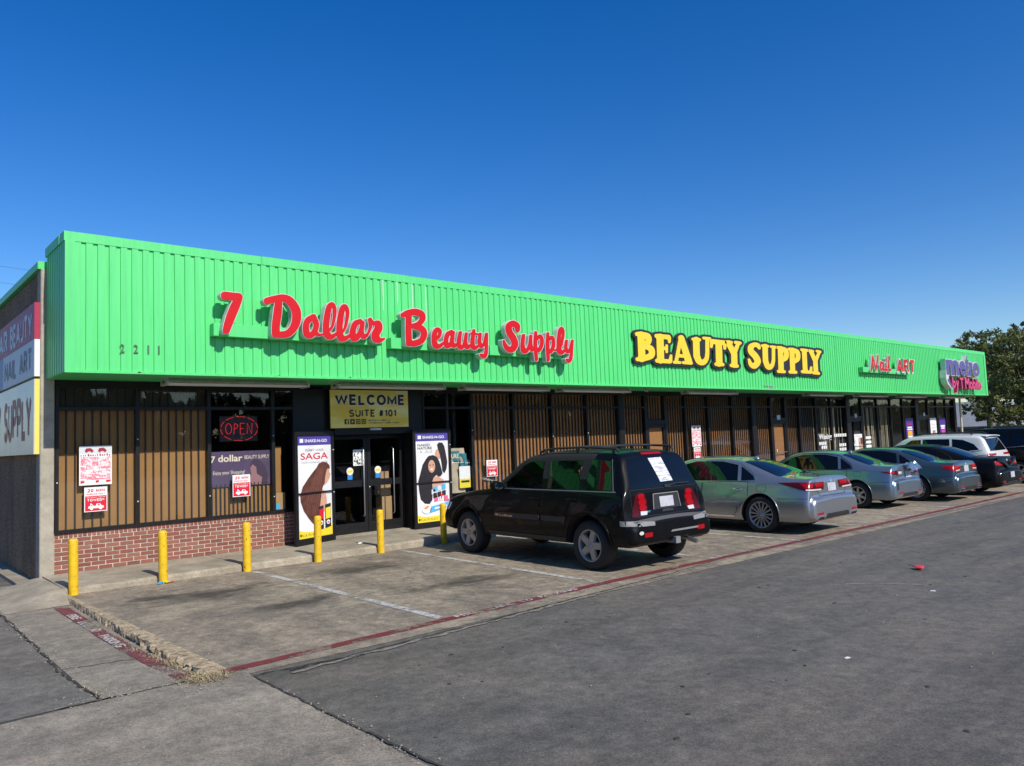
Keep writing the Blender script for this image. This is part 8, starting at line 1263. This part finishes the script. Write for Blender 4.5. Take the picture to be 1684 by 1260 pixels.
def crown_mesh(lobes, nleaf, size, seed):
    rg = np.random.default_rng(seed); vol = np.array([l[3] ** 2 for l in lobes]); vol = vol / vol.sum(); out = []; unit = lambda q: q / np.linalg.norm(q, axis=1)[:, None]
    for li, (cx, cy, cz, r_) in enumerate(lobes):
        nc = max(4, int(nleaf * vol[li] / 34)); k = 34; cl = unit(rg.normal(size=(nc, 3))) * (r_ * (.55 + .5 * rg.random(nc) ** .6))[:, None]; cl[:, 2] *= .8
        P = unit(rg.normal(size=(nc * k, 3))) * (np.repeat(r_ * rg.uniform(.12, .24, nc), k) * rg.random(nc * k) ** .45)[:, None]; P[:, 2] *= .65
        q = np.array([cx, cy, cz]) + np.repeat(cl, k, 0) + P; A_ = unit(rg.normal(size=q.shape)); B_ = rg.normal(size=q.shape); B_ -= A_ * (A_ * B_).sum(1)[:, None]; B_ = unit(B_); s_ = (size * rg.uniform(.6, 1.3, len(q)))[:, None]
        out.append(np.stack([q - A_ * s_, q + B_ * s_ * .45, q + A_ * s_, q - B_ * s_ * .45], 1).reshape(-1, 3))
    return LeafCloud(np.concatenate(out))
def tree(name, x, y, lobes, label, leaves, size, seed, th=2.6, tr=.26, lmat=None, group=None):
    z0 = GZ(x); r = empty(name, (x, y, z0), label, 'tree', group); rn = random.Random(seed)
    m = MB(); m.tube([(0, 0, -.2), (.03, 0, .3), (.08, .04, th * .6), (.02, .06, th), (0, .1, th * 1.6)], [tr * 1.4, tr * 1.1, tr * .9, tr * .75, tr * .4], 12)
    for l in lobes:
        a = Vector((0, .08, th * rn.uniform(.8, 1.2))); b = Vector(l[:3]); mid = a.lerp(b, .5) + Vector((rn.uniform(-.3, .3), rn.uniform(-.3, .3), rn.uniform(.0, .4))); m.tube([a, mid, b], [tr * .5, tr * .32, tr * .12], 7)
        for _ in range(4): e = b + Vector((rn.uniform(-1, 1), rn.uniform(-1, 1), rn.uniform(-.5, .9))) * l[3] * .75; m.tube([mid.lerp(b, .6), b.lerp(e, .5) + Vector((0, 0, .1)), e], [tr * .16, tr * .1, tr * .04], 5)
    m.build('trunk', barkm, r, local=True); crown_mesh(lobes, leaves, size, seed).build('crown', lmat or lm, r, local=True); return r
tree('oak_tree', 56.6, 14.3, [(a - 1.7, b + .4, c_, d_) for a, b, c_, d_ in [(-.6, 0, 6.2, 1.5), (1.4, .3, 6.6, 1.7), (-2.2, -.3, 4.9, 1.6), (.2, -.8, 4.6, 1.9), (2.6, 0, 4.8, 1.9), (-3.0, .6, 3.2, 1.3), (-.8, -.6, 2.9, 1.3), (1.6, -.4, 3.0, 1.4), (4.0, 0, 6.0, 1.6), (4.4, .4, 3.6, 1.6), (-1.9, .8, 6.0, 1.0), (2.4, .2, 7.7, 1.0), (-3.6, .6, 2.5, .9), (-2.0, .2, 2.3, .8), (-4.2, 1.2, 3.0, .9)]], 'broad leafy tree right of the green fascia end', 38000, .10, 4, th=2.0)
tree('oak_tree', 65, 19.7, [(-2.5, 0, 6.8, 1.6), (0, 0, 7.6, 1.8), (2.2, .4, 6.6, 1.8), (-3.6, 0, 5.2, 1.5), (0, 0, 5, 2.0), (3, 0, 4.6, 1.7)], 'darker tree rising behind the far end of the roof', 20000, .12, 9, th=2.6)
# grey warehouse beyond
wg = M('grey_sheeting', (.26, .27, .29), .75, var=.18, vscale=1.5, bump=.3, bscale=8)
r = empty('grey_warehouse', (90, 26, -.4), 'low grey warehouse with sloping roof ends beyond the parking lot', 'warehouse')
P0 = [(74, 20.5), (100, 20.5), (100, 40), (74, 40)]
m = MB(); m.box(74, 104, 21, 40, -.6, 1.5); m.build('wall', wg, r)
m = MB(); V = [(73.5, 20.4, 1.45), (104.5, 20.4, 1.45), (104.5, 40.5, 1.45), (73.5, 40.5, 1.45), (78, 24, 3.7), (102.5, 24, 3.7), (102.5, 37, 3.7), (78, 37, 3.7)]; m.add(V, [(0, 1, 5, 4), (1, 2, 6, 5), (2, 3, 7, 6), (3, 0, 4, 7), (4, 5, 6, 7)]); m.build('roof', wg, r)
# picket fence and boards beyond the shop end
iron = M('black_iron', (.012, .012, .013), .5); r = empty('iron_fence', (50, 16.6, -.3), 'black iron picket fence beyond the end post', 'fence')
FA, FB = Vector((43.5, 15.6, -.3)), Vector((58, 17.6, -.3)); k = 72
pk = MB(); pk.box(-.014, .014, -.014, .014, 0, 1.75); pm_ = bpy.data.meshes.new('picket'); pm_.from_pydata(pk.v, [], pk.f); pm_.materials.append(iron)
for i in range(k): o = bpy.data.objects.new('picket', pm_); COL.objects.link(o); o.parent = r; o.location = FA.lerp(FB, i / (k - 1)) - r.location
for z in (.25, 1.5): m = MB(); m.tube([FA + Vector((0, .03, z)), FB + Vector((0, .03, z))], .02, 6); m.build('rail', iron, r)
def lot_board(x, y, w_, z0, z1, mat, lab, deco=None):
    r = empty('lot_sign', (x, y, -.3), lab, 'sign'); d = Vector((1, .14, 0)).normalized(); a = Vector((x, y, 0)); b = a + d * w_
    m = MB(); m.prism([a + Vector((0, 0, z0)), b + Vector((0, 0, z0)), b + Vector((0, 0, z1)), a + Vector((0, 0, z1))], (0, 1, 0), 0, .02); m.build('board', mat, r)
    for t in (.15, .85): p = a + d * w_ * t; m = MB(); m.box(p.x - .03, p.x + .03, p.y + .02, p.y + .06, -.4, z1); m.build('post', greyp, r)
    for (t0, t1, q0, q1, mt) in deco or []: p, q = a + d * w_ * t0, a + d * w_ * t1; m = MB(); m.prism([p + Vector((0, 0, q0)), q + Vector((0, 0, q0)), q + Vector((0, 0, q1)), p + Vector((0, 0, q1))], (0, 1, 0), -.012, -.004); m.build('print', mt, r)
lot_board(50.4, 15.6, .75, .75, 1.45, white, 'narrow white board by the iron fence')
lot_board(51.6, 15.8, 1.7, .8, 1.5, white, 'white board with red print by the iron fence', [(.1, .9, 1.25, 1.4, pinkp), (.15, .6, .95, 1.12, pinkp)])
o = scrap('red_flag', (48.2, 15.7, 1.05), .18, redpl, 'small red flag tied to the iron fence', 33, 1.2, 'flag')
# utility wires
wire = M('wire_black', (.02, .02, .022), .6)
for i, (z, dz) in enumerate(((11.6, 0), (10.9, .2))):
    m = MB(); m.tube([(-30 + t * 80, 60 + dz * 10, z + 5 + 1.6 * (2 * abs(t - .5)) ** 2 - t * 4) for t in np.linspace(0, 1, 24)], .009, 5); m.build('utility_wire', wire, label=('upper' if i == 0 else 'lower') + ' faint utility wire in the sky left of the roof', cat='wire', group='utility wires')
# far row of trees and low shops across the street, behind the viewer (seen in the glass)
rn = random.Random(12); lobes = []
for i in range(140):
    x = -70 + i * 2.45 + rn.uniform(-2, 2); hgt = rn.choice((6.8, 7.2, 7.6, 8)) * rn.uniform(.92, 1.08) * (1.14 if x < 45 else 1.04 if x > 155 else 1.55); lobes.append((x, rn.uniform(-62, -52), hgt * .5, hgt * .52))  # crown heights shaped so the panes mirror dark leaves, not bright sky
for i in range(34):  # unseen row on the left, added to darken reflections in the car sides
    y = -48 + i * 4 + rn.uniform(-2, 2); hgt = rn.uniform(5, 10); lobes.append((rn.uniform(-44, -34), y, hgt * .5, hgt * .52))
crown_mesh(lobes, 95000, 1.15, 5).build('tree_row', lm2, label='trees across the street mirrored in the shop glass, plus unseen side row added to darken reflections', cat='trees', kind='stuff')
m = MB(); rn = random.Random(5); x = -70
while x < 270:
    w_ = rn.uniform(10, 22); h_ = rn.uniform(2.8, 4.5); m.box(x, x + w_, -78, -66, -.3, h_); x += w_ + rn.uniform(3, 9)
m.build('shop_row', M('stucco', (.30, .27, .23), .9, var=.2), label='low shops across the street mirrored in the shop glass', cat='buildings', kind='stuff')
